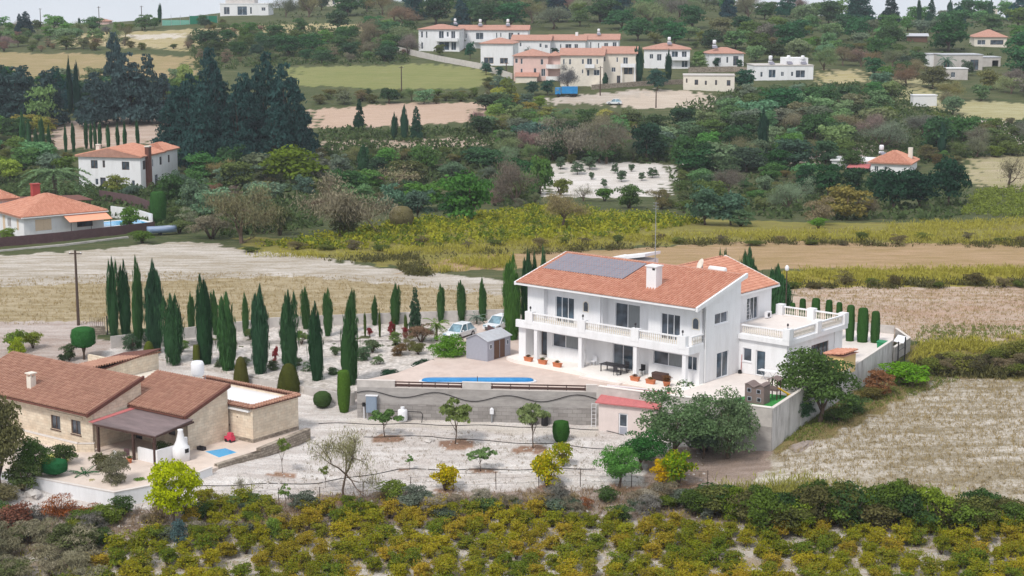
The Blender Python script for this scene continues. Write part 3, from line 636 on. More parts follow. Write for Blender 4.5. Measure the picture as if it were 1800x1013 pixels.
facade(H, (-5.2,1.5,0), 0, 5.8, 0, 3.1, [(.5,3.95,1.25,2.58,dict(n=2,curtain=(1,))),(4.4,5.5,1.25,2.6,dict(n=2,glass='glassb'))], 'white', th=.2, name='bay_wall'); [MB().box(x,x+.2,1.7,2.19,0,3.1).build('bay_wall', MT['white'], H) for x in (-5.2,.4)]
# main roof: one long slope, ridge at the back
EV, RV = (.75, 7.35), (8.9, 9.40)
slab(H, 'roof', 'white', [(-21.2,*EV),(.78,*EV),(.78,*RV),(-21.2,*RV)], .22)
sv = Vector((0, RV[0]-EV[0], RV[1]-EV[1])); tiles(H, (-21.15, EV[0]-.05, EV[1]+.0), (1,0,0), sv, [(0,0),(21.75,0),(21.75,sv.length),(0,sv.length)], MT['tile_red'])
slab(H, 'barge_board', 'white', [(.62,EV[0]-.1,EV[1]+.13),(.85,EV[0]-.1,EV[1]+.13),(.85,RV[0]+.3,RV[1]+.22),(.62,RV[0]+.3,RV[1]+.22)], .42)
slab(H, 'barge_board', 'white', [(-21.3,EV[0]-.1,EV[1]+.1),(-21.1,EV[0]-.1,EV[1]+.1),(-21.1,RV[0]+.1,RV[1]+.12),(-21.3,RV[0]+.1,RV[1]+.12)], .34)
MB().box(-21.2, .6, EV[0]-.2, EV[0]-.06, EV[1]-.16, EV[1]-.03).build('gutter', MT['white2'], H)
rc = MB()
for i in range(52): x = -21.1+i*.417; rc.tube([(x,8.95,9.44),(x+.43,8.95,9.455)], [.13,.11], 8)
rc.build('ridge_tiles', MT['tile_far'], H, kind='stuff')
MB().box(-21.2, .8, 8.98, 9.15, 9.1, 9.42).build('ridge_wall', MT['white'], H)
ch = MB().box(-6.9,-5.75,3.3,4.3,7.6,10.2).build('chimney', MT['white'], H); MB().box(-7,-5.65,3.2,4.4,10.2,10.32).build('cap', MT['white'], ch); MB().box(-6.2,-5.9,3.285,3.3,9.9,10.1).build('flue_opening', MT['black'], ch)
# rear block with gable roof
facade(H, (-1.95,8.4,0), R(90), 9.8, 3.3, 6.8, [(5.2,7.3,3.9,6.15,dict(n=3,name='sliding_door'))], 'white')
[MB().box(*b).build('wall', MT['white'], H) for b in ((-14,-2.2,17.95,18.2,0,6.8),(-14,-13.75,8.4,17.95,0,6.8))]
MB().yprism([(-14,6.8),(-1.95,6.8),(-8,8.85)], 17.95, 18.2).build('gable', MT['white'], H)
slab(H, 'roof', 'white', [(-1.5,8.6,6.95),(-1.5,18.7,6.95),(-8,18.7,9.15),(-8,8.6,9.15)], .2)
slab(H, 'roof', 'white', [(-8,8.6,9.15),(-8,18.7,9.15),(-14.5,18.7,6.95),(-14.5,8.6,6.95)], .2)
sv2 = Vector((-6.5,0,2.2)); tiles(H, (-1.45,8.6,6.95), (0,1,0), sv2, [(0,0),(10.1,0),(10.1,sv2.length),(0,sv2.length)], MT['tile_red'])
sv3 = Vector((6.5,0,2.2)); tiles(H, (-14.55,18.7,6.95), (0,-1,0), sv3, [(0,0),(10.1,0),(10.1,sv3.length),(0,sv3.length)], MT['tile_red'])
slab(H, 'barge_board', 'coping', [(-1.45,18.6,7.08),(-1.45,18.9,7.08),(-8,18.9,9.3),(-8,18.6,9.3)], .3)
MB().box(-1.49,-1.32,8.6,18.8,6.78,6.92).build('gutter', MT['white2'], H)
st = MB().xprism([(10,6),(12.5,6),(12.5,9.3),(10,9.3)], -16.2, -12.0).build('stair_tower', MT['white'], H); slab(st, 'parapet', 'white', [(-16.4,9.9,9.2),(-11.8,9.9,10.1),(-11.8,12.6,10.1),(-16.4,12.6,9.2)], .3)
# ground-floor wing with the roof terrace
facade(H, (.6,8.3,0), 0, 5.3, 0, 3.4, [(.45,1.4,1.2,2.5,dict(n=1,sill=True)),(1.9,2.95,.02,2.45,dict(n=1,glass='glassb',name='door'))], 'white')
facade(H, (5.9,8.55,0), R(90), 10.3, 0, 3.4, [(.7,1.4,1.3,2.5,dict(n=1)),(4.3,7.6,.9,2.6,dict(n=4,frame='brownframe',bars=0))], 'white')
MB().box(-1.7,5.65,18.6,18.85,0,3.4).build('wall', MT['white'], H)
MB().box(.62,6.3,8.0,19.15,3.4,3.86).box(-1.94,.62,8.42,19.15,3.4,3.86).build('terrace_slab', MT['white'], H)
MB().box(-1.9,5.9,8.5,18.9,3.861,3.88).build('terrace_floor', MT['tilefloor'], H)
for x, y in ((5.95,8.35),(5.95,13.6),(5.95,18.85),(-1.2,18.85),(2.4,18.85)): pillar(H, x, y, 3.862, .75, 1.1)
balustrade(H, (.5,8.3), (5.95,8.3), 3.862, pad=.4); balustrade(H, (5.98,8.35), (5.98,13.6), 3.862, pad=.4); balustrade(H, (5.98,13.6), (5.98,18.85), 3.862, pad=.4)
balustrade(H, (2.4,18.9), (5.95,18.9), 3.862, pad=.4); balustrade(H, (-1.2,18.9), (2.4,18.9), 3.862, pad=.4)
for z in (2.9,): MB().box(5.91,5.97,17.2,17.3,0,3.4).build('downpipe', MT['white2'], H)
MB().box(.605,.68,2.35,2.43,0,7.0).build('downpipe', MT['white2'], H)
for x, y, z in ((-.3,-.02,4.82),(-5.7,-.02,4.82),(-12.0,-.02,4.82),(-18.6,-.02,4.82),(5.9,8.35,4.962)):
    MB().tube([(x,y,z),(x,y,z+.25)], .03, 6).lathe([(.06,.25),(.1,.3),(.09,.46),(.03,.52)], 8, (x,y,z)).build('rail_lamp', MT['dkmetal'], H)
# floor and steps in front
vf = MB().prism([(-21.0,2.2),(-21.0,-.9),(-19.5,-1.4),(-11,-1.5),(-10,-2.0),(-6.4,-2.0),(-5.4,-1.5),(.9,-1.5),(.9,2.2)], -.4, 0).build('veranda_floor', MT['terrazzo'], None, loc=HO, rz=HA); struct(vf)
MB().prism([(-10.6,-2.35),(-5.8,-2.35),(-5.8,-1.9),(-10.6,-1.9)], -.4, -.18).build('step', MT['tilefloor'], vf)
# ---- solar array on the roof
SA = thing('solar_array', 'grey solar panel array on the orange roof', 'solar panels', HW(0,0,0), HA)
dn = Vector((0, RV[0]-EV[0], RV[1]-EV[1])).normalized(); nn = Vector((1,0,0)).cross(dn); u0 = Vector((-20.55, EV[0], EV[1]))+dn*3.75+nn*.2
for i in range(9):
    for j in range(2):
        a = u0+Vector((1,0,0))*(i*1.12)+dn*(j*2.08); m = MB(); q = [a, a+Vector((1.11,0,0)), a+Vector((1.11,0,0))+dn*2.07, a+dn*2.07]
        m.add(q+[p-nn*.05 for p in q], [(0,1,2,3),(7,6,5,4),(0,4,5,1),(1,5,6,2),(2,6,7,3),(3,7,4,0)]); pn = m.build('panel', MT['solarframe'], SA)
        e = .025; g = [a+Vector((e,0,0))+dn*e, a+Vector((1.1-e,0,0))+dn*e, a+Vector((1.1-e,0,0))+dn*(2.05-e), a+Vector((e,0,0))+dn*(2.05-e)]
        MB().add([p+nn*.004 for p in g], [(0,1,2,3)]).build('glass', MT['solar'], pn)
m = MB()
for k in (.5, 1.6, 2.6, 3.6): b = u0+dn*k-nn*.16; bar(m, b, b+Vector((10.1,0,0)), .06, .08)
m.build('mounting_rail', MT['metal'], SA)
# ---- things on and around the house
m = MB(); b = HW(-10.9,10.4,9.4); m.tube([(0,0,-.4),(0,0,6.0)], [.045,.025], 6)
for k, z in enumerate((5.3,5.6,5.9)): m.tube([(-.35,0,z),(.35,0,z)], .015, 4)
one('antenna_mast', m, MT['metal'], 'tall thin antenna mast above the villa roof ridge', 'antenna', b, HA)
t = thing('satellite_dish', 'round cream satellite dish behind the villa roof ridge', 'satellite dish', HW(-5.6,11.0,9.0), HA-.6)
MB().tube([(0,0,-.8),(0,0,.5)], .05, 6).build('mount', MT['metal'], t); d = MB().lathe([(.02,0),(.3,.03),(.52,.1),(.62,.18),(.6,.19),(.3,.05),(.02,.02)], 18).build('dish', MT['cream'], t, True, (0,-.1,.5)); d.rotation_euler = (R(65),0,0)
t = thing('water_tank', 'white cylindrical water tank lying behind the villa roof ridge', 'tank', HW(-4.6,12.2,8.55), HA)
MB().tube([(-1,0,.4),(-.9,0,.4),(.9,0,.4),(1,0,.4)], [.2,.35,.35,.2], 14).build('drum', MT['white2'], t, True); MB().box(-.7,-.6,-.3,.3,-.7,.1).box(.6,.7,-.3,.3,-.7,.1).build('stand', MT['metal'], t)
b = G(1176,475); t = thing('lamp_post', 'slim lamp post in the field behind the villa', 'lamp post', HW(-2.5,22,-.3)); MB().tube([(0,0,-.3),(0,0,8.2)], .06, 6).build('post', MT['pole'], t); MB().lathe([(.05,8.1),(.2,8.2),(.22,8.5),(.08,8.7)], 8).build('lamp_head', MT['white2'], t, True)
t = thing('air_conditioner', 'white air conditioner unit on the roof terrace', 'air conditioner', HW(-1.2,16.4,3.882), HA+R(90)); MB().box(-.42,.42,-.16,.16,.06,.66).build('case', MT['alu'], t)
MB().lathe([(.22,0),(.22,.012),(.05,.03)], 14).build('fan_grille', MT['dkmetal'], t, loc=(-.1,-.165,.36)).rotation_euler = (R(90),0,0); MB().box(-.3,-.25,-.15,.15,0,.06).box(.25,.3,-.15,.15,0,.06).build('foot', MT['dkmetal'], t)
t = thing('clothes_airer', 'white folded clothes airer leaning on the terrace wall', 'airer', HW(-1.85,12.7,3.882), HA+R(90)); m = MB()
for k in range(2): m.tube([(k*1.0,-.5,0),(k*1.0,-.06,1.9)], .02, 5)
for k in range(6): m.tube([(0,-.5+.073*k,.32*k+.15),(1,-.5+.073*k,.32*k+.15)], .012, 4)
m.build('frame', MT['alu'], t)
def planter(x, y, lab, plantcol, L_=.95):
    t = thing('planter', lab, 'planter', HW(x,y,0), HA, 'terracotta planters on the veranda edge')
    m = MB(); q = [(-L_/2,-.17),(L_/2,-.17),(L_/2,.17),(-L_/2,.17)]; n = len(m.v); m.add([(a*.88,b*.85,0) for a, b in q]+[(a,b,.36) for a, b in q], [(3,2,1,0),(4,5,6,7),(0,1,5,4),(1,2,6,5),(2,3,7,6),(3,0,4,7)]); m.build('pot', MT['terracotta'], t)
    MB().box(-L_/2-.03,L_/2+.03,-.2,.2,.36,.42).build('rim', MT['terracotta'], t)
    c = obj('plant', PROTO['bush'][0][1], t, (0,0,.4)); c.scale = (L_*.75,.35,.28); c.color = plantcol
planter(-18.0,-1.05,'leftmost terracotta planter on the veranda edge', S(96,70,40)); planter(-16.1,-1.15,'second terracotta planter from the left on the veranda edge', S(110,110,60)); planter(-14.2,-1.2,'third planter from the left, left of the veranda steps', S(110,90,50))
planter(-4.9,-1.1,'terracotta planter beside the third veranda column', S(120,80,50)); planter(-3.1,-1.1,'terracotta planter beside the round flower tub', S(120,96,50))
t = thing('flower_tub', 'round tub with a brownish plant at the veranda edge', 'planter', HW(-1.4,-.9,0)); MB().lathe([(.26,0),(.36,.4),(.38,.44),(.3,.44)], 14).build('pot', MT['terracotta'], t, True); c = obj('plant', PROTO['bush'][1][1], t, (0,0,.4)); c.scale = (1.1,1.1,.7); c.color = S(128,92,62)
t = thing('table', 'dark green table under the balcony', 'table', HW(-8.6,.55,0), HA); MB().box(-1.35,1.35,-.6,.6,.7,.76).build('table_top', MT['dkmetal'], t)
for x in (-1.2,1.2):
    for y in (-.5,.5): MB().box(x-.04,x+.04,y-.04,y+.04,0,.7).build('leg', MT['dkmetal'], t)
def chair(x, y, rz, lab, mt):
    t = thing('chair', lab, 'chair', HW(x,y,0), HA+rz, 'chairs on the veranda'); MB().box(-.25,.25,-.25,.25,.42,.47).build('seat', mt, t); MB().box(-.25,.25,.21,.25,.47,.95).build('backrest', mt, t)
    for a in (-.22,.22):
        for b in (-.22,.22): MB().box(a-.02,a+.02,b-.02,b+.02,0,.42).build('leg', mt, t)
chair(-7.6,-.35,R(180),'dark chair in front of the veranda table', MT['dkmetal']); chair(-7.9,1.5,0,'dark chair behind the veranda table by the glass door', MT['dkmetal']); chair(-6.0,1.5,0,'black chair against the wall right of the glass door', MT['black'])
chair(-11.9,1.6,0,'white chair against the wall left of the glass door', MT['alu'])
t = thing('storage_chest', 'dark brown chest on the veranda under the right window', 'chest', HW(-3.3,.75,0), HA); MB().box(-.75,.75,-.35,.35,0,.55).build('body', MT['dkwood'], t); MB().xprism([(-.38,.55),(.38,.55),(.3,.7),(-.3,.7)], -.78, .78).build('lid', MT['dkwood'], t)
t = thing('curtain', 'white gathered curtain hanging beside the second veranda column', 'curtain', HW(-12.6,.9,0), HA); MB().lathe([(.28,0.02),(.26,.9),(.1,1.6),(.3,2.2),(.42,3.05)], 14, sx=1.2, sy=.6).build('cloth', MT['white2'], t, True); MB().tube([(-.2,0,1.6),(.2,0,1.6)], .03, 5).build('tie', MT['cream'], t)
t = thing('broom', 'red handled broom and bucket against the wing wall', 'broom', HW(.95,8.0,0), HA); MB().tube([(0,.2,.1),(0,.28,1.8)], .03, 5).build('handle', MT['red'], t); MB().lathe([(.2,0),(.16,.3),(.1,.34)], 10).build('bucket', MT['black'], t)
t = thing('folding_table', 'white folding table on crossed legs beside the wing door', 'table', HW(4.6,7.2,0), HA); MB().box(-.95,.95,-.35,.35,.9,.95).build('table_top', MT['alu'], t)
for a in (-.5,.5):
    for q in (-1,1): MB().tube([(a-.35*q,.1*q,0),(a+.35*q,.1*q,.9)], .02, 5).build('leg', MT['metal'], t)
# ---------------------------------------------------------------- the villa's plot
W0, W1, W2, W3 = Vector((-14.6,155.6,0)), Vector((7.9,153.5,0)), Vector((22.9,145.2,0)), Vector((38.6,168.6,0))
def gz(x, y): return min(-.42, -2.1+(y-159)*.068)
rear = [atz(195,612,-1.0), atz(480,578,-.6), atz(640,571,-.5), atz(885,563,-.4), Vector((20,188,-.4)), Vector((41,178,-.4))]
pav = [HW(.9,-1.35), HW(.9,-4.2), W1, W0, atz(640,668,-.35), atz(700,655,-.35), atz(760,632,-.35), atz(800,612,-.35), atz(800,592,-.35), atz(830,566,-.35), atz(885,563,-.35), HW(-21,16), HW(-21,-1)]
struct(MB().prism([tuple(p[:2]) for p in pav], -1.2, -.35).build('pool_terrace', MT['paving']))
pat = [HW(.85,-4.0), HW(10.5,-2.1), W3, Vector((41,178,0)), Vector((20,188,0)), HW(-21,16), HW(-21,2), HW(.85,2.0)]
struct(MB().prism([tuple(p[:2]) for p in pat], -1.2, -.02).build('patio', MT['tilefloor']))
gp = [atz(622,690,-2.1), atz(533,683,-2.1), atz(440,668,-2.1), atz(279,641,-1.9), atz(196,604,-1.1)]+rear[:4]+[atz(828,566,-.42), atz(798,592,-.42), atz(798,612,-.42), atz(758,634,-.5), atz(698,658,-.9), atz(640,676,-1.6)]
MT['gravel'] = mat('white_gravel', S(204,196,190), .95, .45, 2.6, .5, stain=S(128,116,98), stain_amt=.75)
struct(MB().prism([tuple(p[:2]) for p in gp], -3.6, gz).build('gravel_garden', MT['gravel']))
drv = [atz(480,584,-.5), atz(660,588,-.4), atz(798,596,-.4), atz(828,568,-.4), atz(880,565,-.4), atz(640,573,-.4), atz(480,580,-.5)]
def wallrun(name, pts, h, th, mt, label, cat='wall', base=None, group=None, cop=None, coph=.07, deep=.5):
    """free-standing or retaining wall along points whose z is its foot; returns the thing"""
    pts = [Vector(p) for p in pts]; o = thing(name, label, cat, pts[0], 0, group); q = [p-pts[0] for p in pts]
    for i, (a, b) in enumerate(zip(q, q[1:])):
        hh = h if not hasattr(h, '__len__') else h[i]; d = (b-a); d.z = 0; d.normalize(); e = b+(d*th*.5 if i < len(q)-2 else Vector())
        m = MB(); s = Vector((-d.y, d.x, 0))*th*.5; dn_ = Vector((0,0,-deep)); up = Vector((0,0,hh))
        m.add([a-s+dn_, e-s+dn_, e+s+dn_, a+s+dn_, a-s+up, e-s+up, e+s+up, a+s+up], [(3,2,1,0),(4,5,6,7),(0,1,5,4),(1,2,6,5),(2,3,7,6),(3,0,4,7)]); m.build('wall_section', MT[mt], o)
        if cop: bar(MB(), a+up+Vector((0,0,.002)), e+up+Vector((0,0,.002)), th+.08, coph).build('coping', MT[cop], o)
    return o
# concrete retaining wall with plank rails
RW = thing('retaining_wall', 'long raw concrete retaining wall below the pool terrace', 'wall')
d = (W1-W0).normalized(); Lw = (W1-W0).length; s = Vector((-d.y, d.x, 0))
def seg(a, b, z0, z1, name, mt, off=0, th=.3):
    p, q = W0+d*a-s*off, W0+d*b-s*off; m = bar(MB(), (p.x,p.y,z0), (q.x,q.y,z0), th, z1-z0); return m.build(name, MT[mt], RW)
nlift = 4
zb = -4.6; lifts = [(-4.6,-2.0,.0),(-2.0,-1.25,.006),(-1.25,-.45,-.004)]
for z0, z1, o_ in lifts: seg(0, Lw, z0, z1-.012, 'concrete_lift', 'block' if z0 < -4 else 'concrete', o_)
for a, b in ((0,3.6),(10.0,12.7),(21.6,Lw)): seg(a, b, -.458, .2, 'parapet', 'concrete_l', .01); seg(a-.03, b+.03, .201, .25, 'coping', 'coping', .0, .36)
for a, b in ((3.6,10.0),(12.7,21.6)):
    seg(a+.01, b-.01, -.46, -.38, 'coping', 'coping', 0, .34); seg(a+.02, b-.02, -.30, -.08, 'plank', 'dkwood', .05, .06); seg(a+.02, b-.02, .04, .16, 'plank', 'dkwood', .05, .06)
    n = 5
    for i in range(n+1): p = W0+d*(a+.1+(b-a-.2)*i/n); MB().box(-.04,.04,-.04,.04,-.38,.16).build('plank_post', MT['dkmetal'], RW, loc=(p.x,p.y,0))
e2 = (W2-W1).normalized()
for z0, z1, o_ in ((-4.6,-1.6,0),(-1.59,.12,.01)): m = bar(MB(), (W1.x,W1.y,z0), (W2.x+e2.x*.1,W2.y+e2.y*.1,z0), .3, z1-z0); m.build('concrete_lift', MT['concrete' if z1 < 0 else 'concrete_l'], RW)
bar(MB(), (W1.x+.2,W1.y-.1,.122), (W2.x,W2.y,.122), .4, .08).build('coping', MT['terrazzo'], RW)
m = MB(); pts = []
for i in range(60):
    a = Lw*i/59; z = -1.15+.32*math.sin(a*.95+.6)+.12*math.sin(a*.37); p = W0+d*a-s*.2; pts.append((p.x, p.y-.02, z))
p = W1-s*.2
for i in range(1, 14): q = W1+(W2-W1)*(i/13*.55)-Vector((-e2.y,e2.x,0))*.2; pts.append((q.x, q.y, -1.0-.05*i))
one('cable', MB().tube(pts, .035, 5), MT['black'], 'black cable sagging along the concrete retaining wall', 'cable')
def onwall(px, z, off=.32):                          # point in front of the concrete wall
    best = None
    for i in range(400):
        p = W0+d*(Lw*i/399)-s*off; r = Vector((p.x, p.y, z)); w = r-Vector((0,0,CAM_H)); dep = w.dot(Vector(_F)); u = 900+FPX*w.x/dep
        if best is None or abs(u-px) < best[0]: best = (abs(u-px), r)
    return best[1]
wa = math.atan2(d.y, d.x); gw = -3.75
t = thing('electric_cabinet', 'tall grey-blue steel cabinet fixed to the concrete wall', 'cabinet', onwall(653,-3.1,.4), wa); MB().box(-.5,.5,-.2,.2,.3,1.9).build('case', MT['greybox'], t); MB().box(-.45,.43,-.215,-.2,.36,1.84).build('door', MT['greybox'], t); MB().box(-.55,.62,-.25,.22,1.9,1.96).build('roof', MT['alu'], t); [MB().tube([(x,-.1,-.8),(x,-.1,.3)], .05, 6).build('leg', MT['metal'], t) for x in (-.4,.45)]
t = thing('meter_pipe', 'white pipe with a black meter left of the steel cabinet', 'pipe', onwall(640,gw,.35), wa); MB().tube([(0,0,-.1),(0,0,1.5)], .05, 6).build('pipe', MT['alu'], t); MB().box(-.15,.12,-.1,.1,1.5,1.85).build('meter', MT['black'], t)
t = thing('white_tank', 'white upright plastic water tank by the concrete wall', 'tank', onwall(708,gw,.75), wa); MB().lathe([(.2,.0),(.2,.15),(.3,.22),(.44,.32),(.46,.5),(.46,1.25),(.4,1.38),(.17,1.45),(.17,1.6),(.02,1.62)], 18).build('body', MT['alu'], t, True); MB().lathe([(.2,1.55),(.2,1.64),(.02,1.66)], 12).build('lid', MT['alu'], t); MB().tube([(-1.1,.2,1.15),(.45,.2,1.15),(1.7,.2,1.12),(1.9,.1,.9),(1.8,-.2,0)], .04, 5).build('pipe', MT['black'], t)
t = thing('meter_box', 'small grey meter box on a post at the concrete wall', 'meter box', onwall(865,gw,.35), wa); MB().box(-.05,.05,-.05,.05,-.1,1.05).build('post', MT['metal'], t); MB().box(-.18,.18,-.12,.12,1.05,1.5).lathe([(.18,1.5),(.1,1.62),(.02,1.66)], 8).build('box', MT['alu'], t)
t = thing('hose_reel', 'dark hose reel against the concrete wall', 'hose reel', onwall(934,gw,.6), wa); MB().lathe([(.5,0),(.5,.06),(.3,.08),(.3,.32),(.5,.34),(.5,.4)], 16).build('drum', MT['dkmetal'], t, True, (0,.2,.75)).rotation_euler = (R(90),0,0); MB().tube([(-.3,.1,-.1),(0,.1,.75),(.3,.1,-.1)], .03, 5).build('stand', MT['dkmetal'], t)
t = thing('pump_barrel', 'black barrel standing right of the hose reel', 'barrel', onwall(957,gw,.6), wa); MB().lathe([(.3,-.05),(.34,.3),(.32,.7),(.34,1.1),(.3,1.35),(.05,1.4)], 14).build('body', MT['black'], t, True); MB().lathe([(.31,1.36),(.31,1.44),(.04,1.46)], 12).build('lid', MT['plasticgreen'], t)
# ladder and utility hut
HU = atz(1052,762,-4.0); ha = R(-24)
t = thing('hut', 'small pink-white utility hut with red roof below the terrace', 'hut', HU, ha)
facade(t, (0,0,0), 0, 5.6, -.5, 3.0, [(1.95,2.85,0,2.15,None)], 'hutwall', th=.2); [MB().box(*b).build('wall', MT['hutwall'], t) for b in ((0,.2,.2,2.6,-.5,3.1),(5.4,5.6,.2,2.6,-.5,3.1),(.2,5.4,2.4,2.6,-.5,3.4))]
slab(t, 'roof', 'redroof', [(-.25,-.3,3.02),(5.9,-.3,3.02),(5.9,2.9,3.85),(-.25,2.9,3.85)], .1); bar(MB(), (-.25,2.85,3.87), (5.9,2.85,3.87), .16, .1).build('flashing', MT['alu'], t)
dd = MB().box(1.95,2.85,.08,.13,0,2.15).build('door', MT['alu'], t); MB().box(2.08,2.72,.06,.079,.95,2.02).build('pane', MT['glass'], dd); MB().box(2.05,2.75,.06,.079,.1,.85).build('panel', MT['plasticgrey'], dd)
t = thing('ladder', 'aluminium ladder leaning on the wall beside the hut', 'ladder', Vector((HU.x-.35,HU.y+1.6,-4.1)), wa); lean = lambda z: .22*z
for x in (-.2,.2): MB().tube([(x,-.8,0),(x,0,3.1)], .03, 5).build('rail', MT['alu'], t)
for k in range(9): z = .25+k*.33; MB().tube([(-.2,-.8+z*.258,z),(.2,-.8+z*.258,z)], .018, 5).build('rung', MT['alu'], t)
# pool with blue cover
p0, p1 = atz(742,667,-.35), atz(938,667,-.35); PO = thing('swimming_pool', 'long narrow swimming pool under a blue cover behind the wall', 'pool', (p0+p1)/2+Vector((0,-.95,0)), math.atan2((p1-p0).y, (p1-p0).x))
hl = (p1-p0).length/2; m = MB(); rows = []
ol = [(hl-.9+.9*math.cos(t), .55*math.sin(t)) for t in np.linspace(-1.57, 1.57, 9)]+[(-hl+.9+.9*math.cos(t), .55*math.sin(t)) for t in np.linspace(1.57, 4.71, 9)]
for sc_, z in ((1.0,.02),(1.0,.16),(.97,.24),(.9,.3),(.6,.33)): rows.append([(x*(1-(1-sc_)*.3), y*sc_, z) for x, y in ol])
n = len(ol); V = [p for r_ in rows for p in r_]; F = [(j*n+i, j*n+(i+1)%n, (j+1)*n+(i+1)%n, (j+1)*n+i) for j in range(len(rows)-1) for i in range(n)]+[tuple(range((len(rows)-1)*n, len(rows)*n))]
m.add(V, F); m.build('pool_cover', MT['blue'], PO, True); MB().prism([(x*1.05, y*1.25) for x, y in ol], .002, .1).build('pool_edge', MT['poolrim'], PO)
MB().tube([(0,-.95,0),(0,-.95,.75)], .035, 6).build('handrail_post', MT['dkmetal'], PO)
# grey garden shed
SH = thing('garden_shed', 'grey plastic garden shed with pitched roof on the pool terrace', 'shed', atz(857,636,-.35), R(-36)); sw, sd, sh = 2.7, 3.9, 2.1
sidem = MB()
for k in range(13):
    z = .08+k*.155; sidem.box(-sw, 0, 0, .03, z, z+.14)
MB().box(-sw,0,.02,.08,0,sh).build('wall', MT['plasticgrey'], SH); sidem2 = MB()
for k in range(13):
    z = .08+k*.155; MB().box(-sw+.05,-.05,-.012,.02,z,z+.14).build('plank', MT['plasticgrey'], SH)
MB().box(-.06,0,.08,sd,0,sh).box(-sw,-sw+.06,.08,sd,0,sh).box(-sw+.06,-.06,sd-.06,sd,0,sh).build('wall', MT['plasticgrey'], SH)
MB().yprism([(-sw,sh),(0,sh),(-sw/2,sh+.55)], .0, .08).yprism([(-sw,sh),(0,sh),(-sw/2,sh+.55)], sd-.06, sd).build('gable', MT['plasticgrey'], SH)
slab(SH, 'roof', 'sheet', [(.15,-.15,sh-.02),(.15,sd+.15,sh-.02),(-sw/2,sd+.15,sh+.62),(-sw/2,-.15,sh+.62)], .06); slab(SH, 'roof', 'sheet', [(-sw/2,-.15,sh+.62),(-sw/2,sd+.15,sh+.62),(-sw-.15,sd+.15,sh-.02),(-sw-.15,-.15,sh-.02)], .06)
dr = MB().box(0,.03,1.1,2.9,.05,1.9).build('door', MT['shutterb'], SH, label='brown double door of the shed'); MB().box(.031,.05,1.97,2.03,.1,1.85).build('door_edge', MT['plasticgrey'], dr)
for y in (.35, 3.2): w = MB().box(0,.03,y,y+.35,1.2,1.7).build('window', MT['alu'], SH); MB().box(.031,.04,y+.05,y+.3,1.25,1.65).build('pane', MT['glass'], w)
t = wallrun('shed_screen', [atz(888,622,-.35)+Vector((0,0,0)), atz(858,606,-.35)], 2.1, .15, 'fence', 'brown screen wall standing behind the grey shed', deep=.1)
# parked cars
def car(name, label, p, rz, paint, L_=4.1, W_=1.72, H_=1.48):
    t = thing(name, label, 'car', p, rz, None); hw = W_/2
    prof = [(-.5,.30),(-.5,.62),(-.47,.72),(-.22,.80),(.46,.80),(.5,.7),(.5,.30)]
    secs = []
    m = MB(); ws = [(0,.9),(.28,1),(.5,1),(.72,1),(1,.9)]
    P_ = [(x*L_, z) for x, z in prof]; n = len(P_)
    for k, y in enumerate((-hw,-hw*.94,hw*.94,hw)):
        f = .985 if k in (0,3) else 1.0
        for x, z in P_: m.v.append((x*f, y, z if k in (1,2) else z*.96+.012))
    for k in range(3):
        for i in range(n): m.f.append((k*n+i, k*n+(i+1)%n, (k+1)*n+(i+1)%n, (k+1)*n+i))
    m.f.append(tuple(range(n))[::-1]); m.f.append(tuple(range(3*n, 4*n))); m.build('body', paint, t)
    cab = [(-.26,.80),(-.08,1.0),(.30,1.0),(.44,.80)]; cz = lambda v: .79+(v-.8)/.2*(H_-.8)
    m = MB(); a = [(x*L_, -hw*.92 if z < .9 else -hw*.74, cz(z)) for x, z in cab]; b = [(x, -y, z) for x, y, z in a]
    m.add(a+b, [(0,1,2,3),(7,6,5,4),(0,4,5,1),(2,6,7,3)]); m.build('cabin_glass', MT['carglass'], t)
    m = MB(); ra = [(-.08*L_,-hw*.75,H_),(.3*L_,-hw*.75,H_),(.3*L_,hw*.75,H_),(-.08*L_,hw*.75,H_)]; m.add([(x,y,z+.003) for x,y,z in ra]+[(x*.9+.02*L_,y*.8,z+.06) for x,y,z in ra], [(0,1,5,4),(1,2,6,5),(2,3,7,6),(3,0,4,7),(4,5,6,7)]); m.build('roof', paint, t)
    m = MB()
    for sgn in (-1,1):
        for (x0,z0),(x1,z1) in (((-.26,.8),(-.08,1.)),((.08,.8),(.1,1.)),((.44,.8),(.3,1.))): m.tube([(x0*L_,sgn*hw*.93,cz(z0)),(x1*L_,sgn*hw*.76,cz(z1))], .045, 5)
    m.build('pillars', paint, t)
    for x in (-.31*L_, .31*L_):
        for y in (-hw+.06, hw-.06):
            w = MB().tube([(x,y-.1,.31),(x,y+.1,.31)], .31, 16).build('wheel', MT['black'], t); MB().tube([(x,y-.107,.31),(x,y+.107,.31)], .19, 12).build('rim', MT['metal'], w)
    for y in (-hw*.68, hw*.68): MB().box(-.503*L_,-.47*L_,y-.2,y+.2,.56,.69).build('headlight', MT['carglass'], t); MB().box(.47*L_,.503*L_,y-.18,y+.18,.56,.74).build('tail_light', MT['red'], t)
    for y in (-hw-.08, hw+.08): MB().box(-.17*L_-.06,-.17*L_+.08,y-.08,y+.08,.86,1.0).build('mirror', paint, t)
    MB().box(-.505*L_,-.49*L_,-.55,.55,.34,.5).build('grille', MT['black'], t)
    return t
car('parked_car', 'white car on the driveway behind the grey shed', atz(808,593,-.4), R(58), MT['carwhite'])
car('parked_car', 'pale blue-white car half hidden behind the tall cypress', atz(882,583,-.4)+Vector((-.3,1.5,0)), R(58), MT['carwhite'])
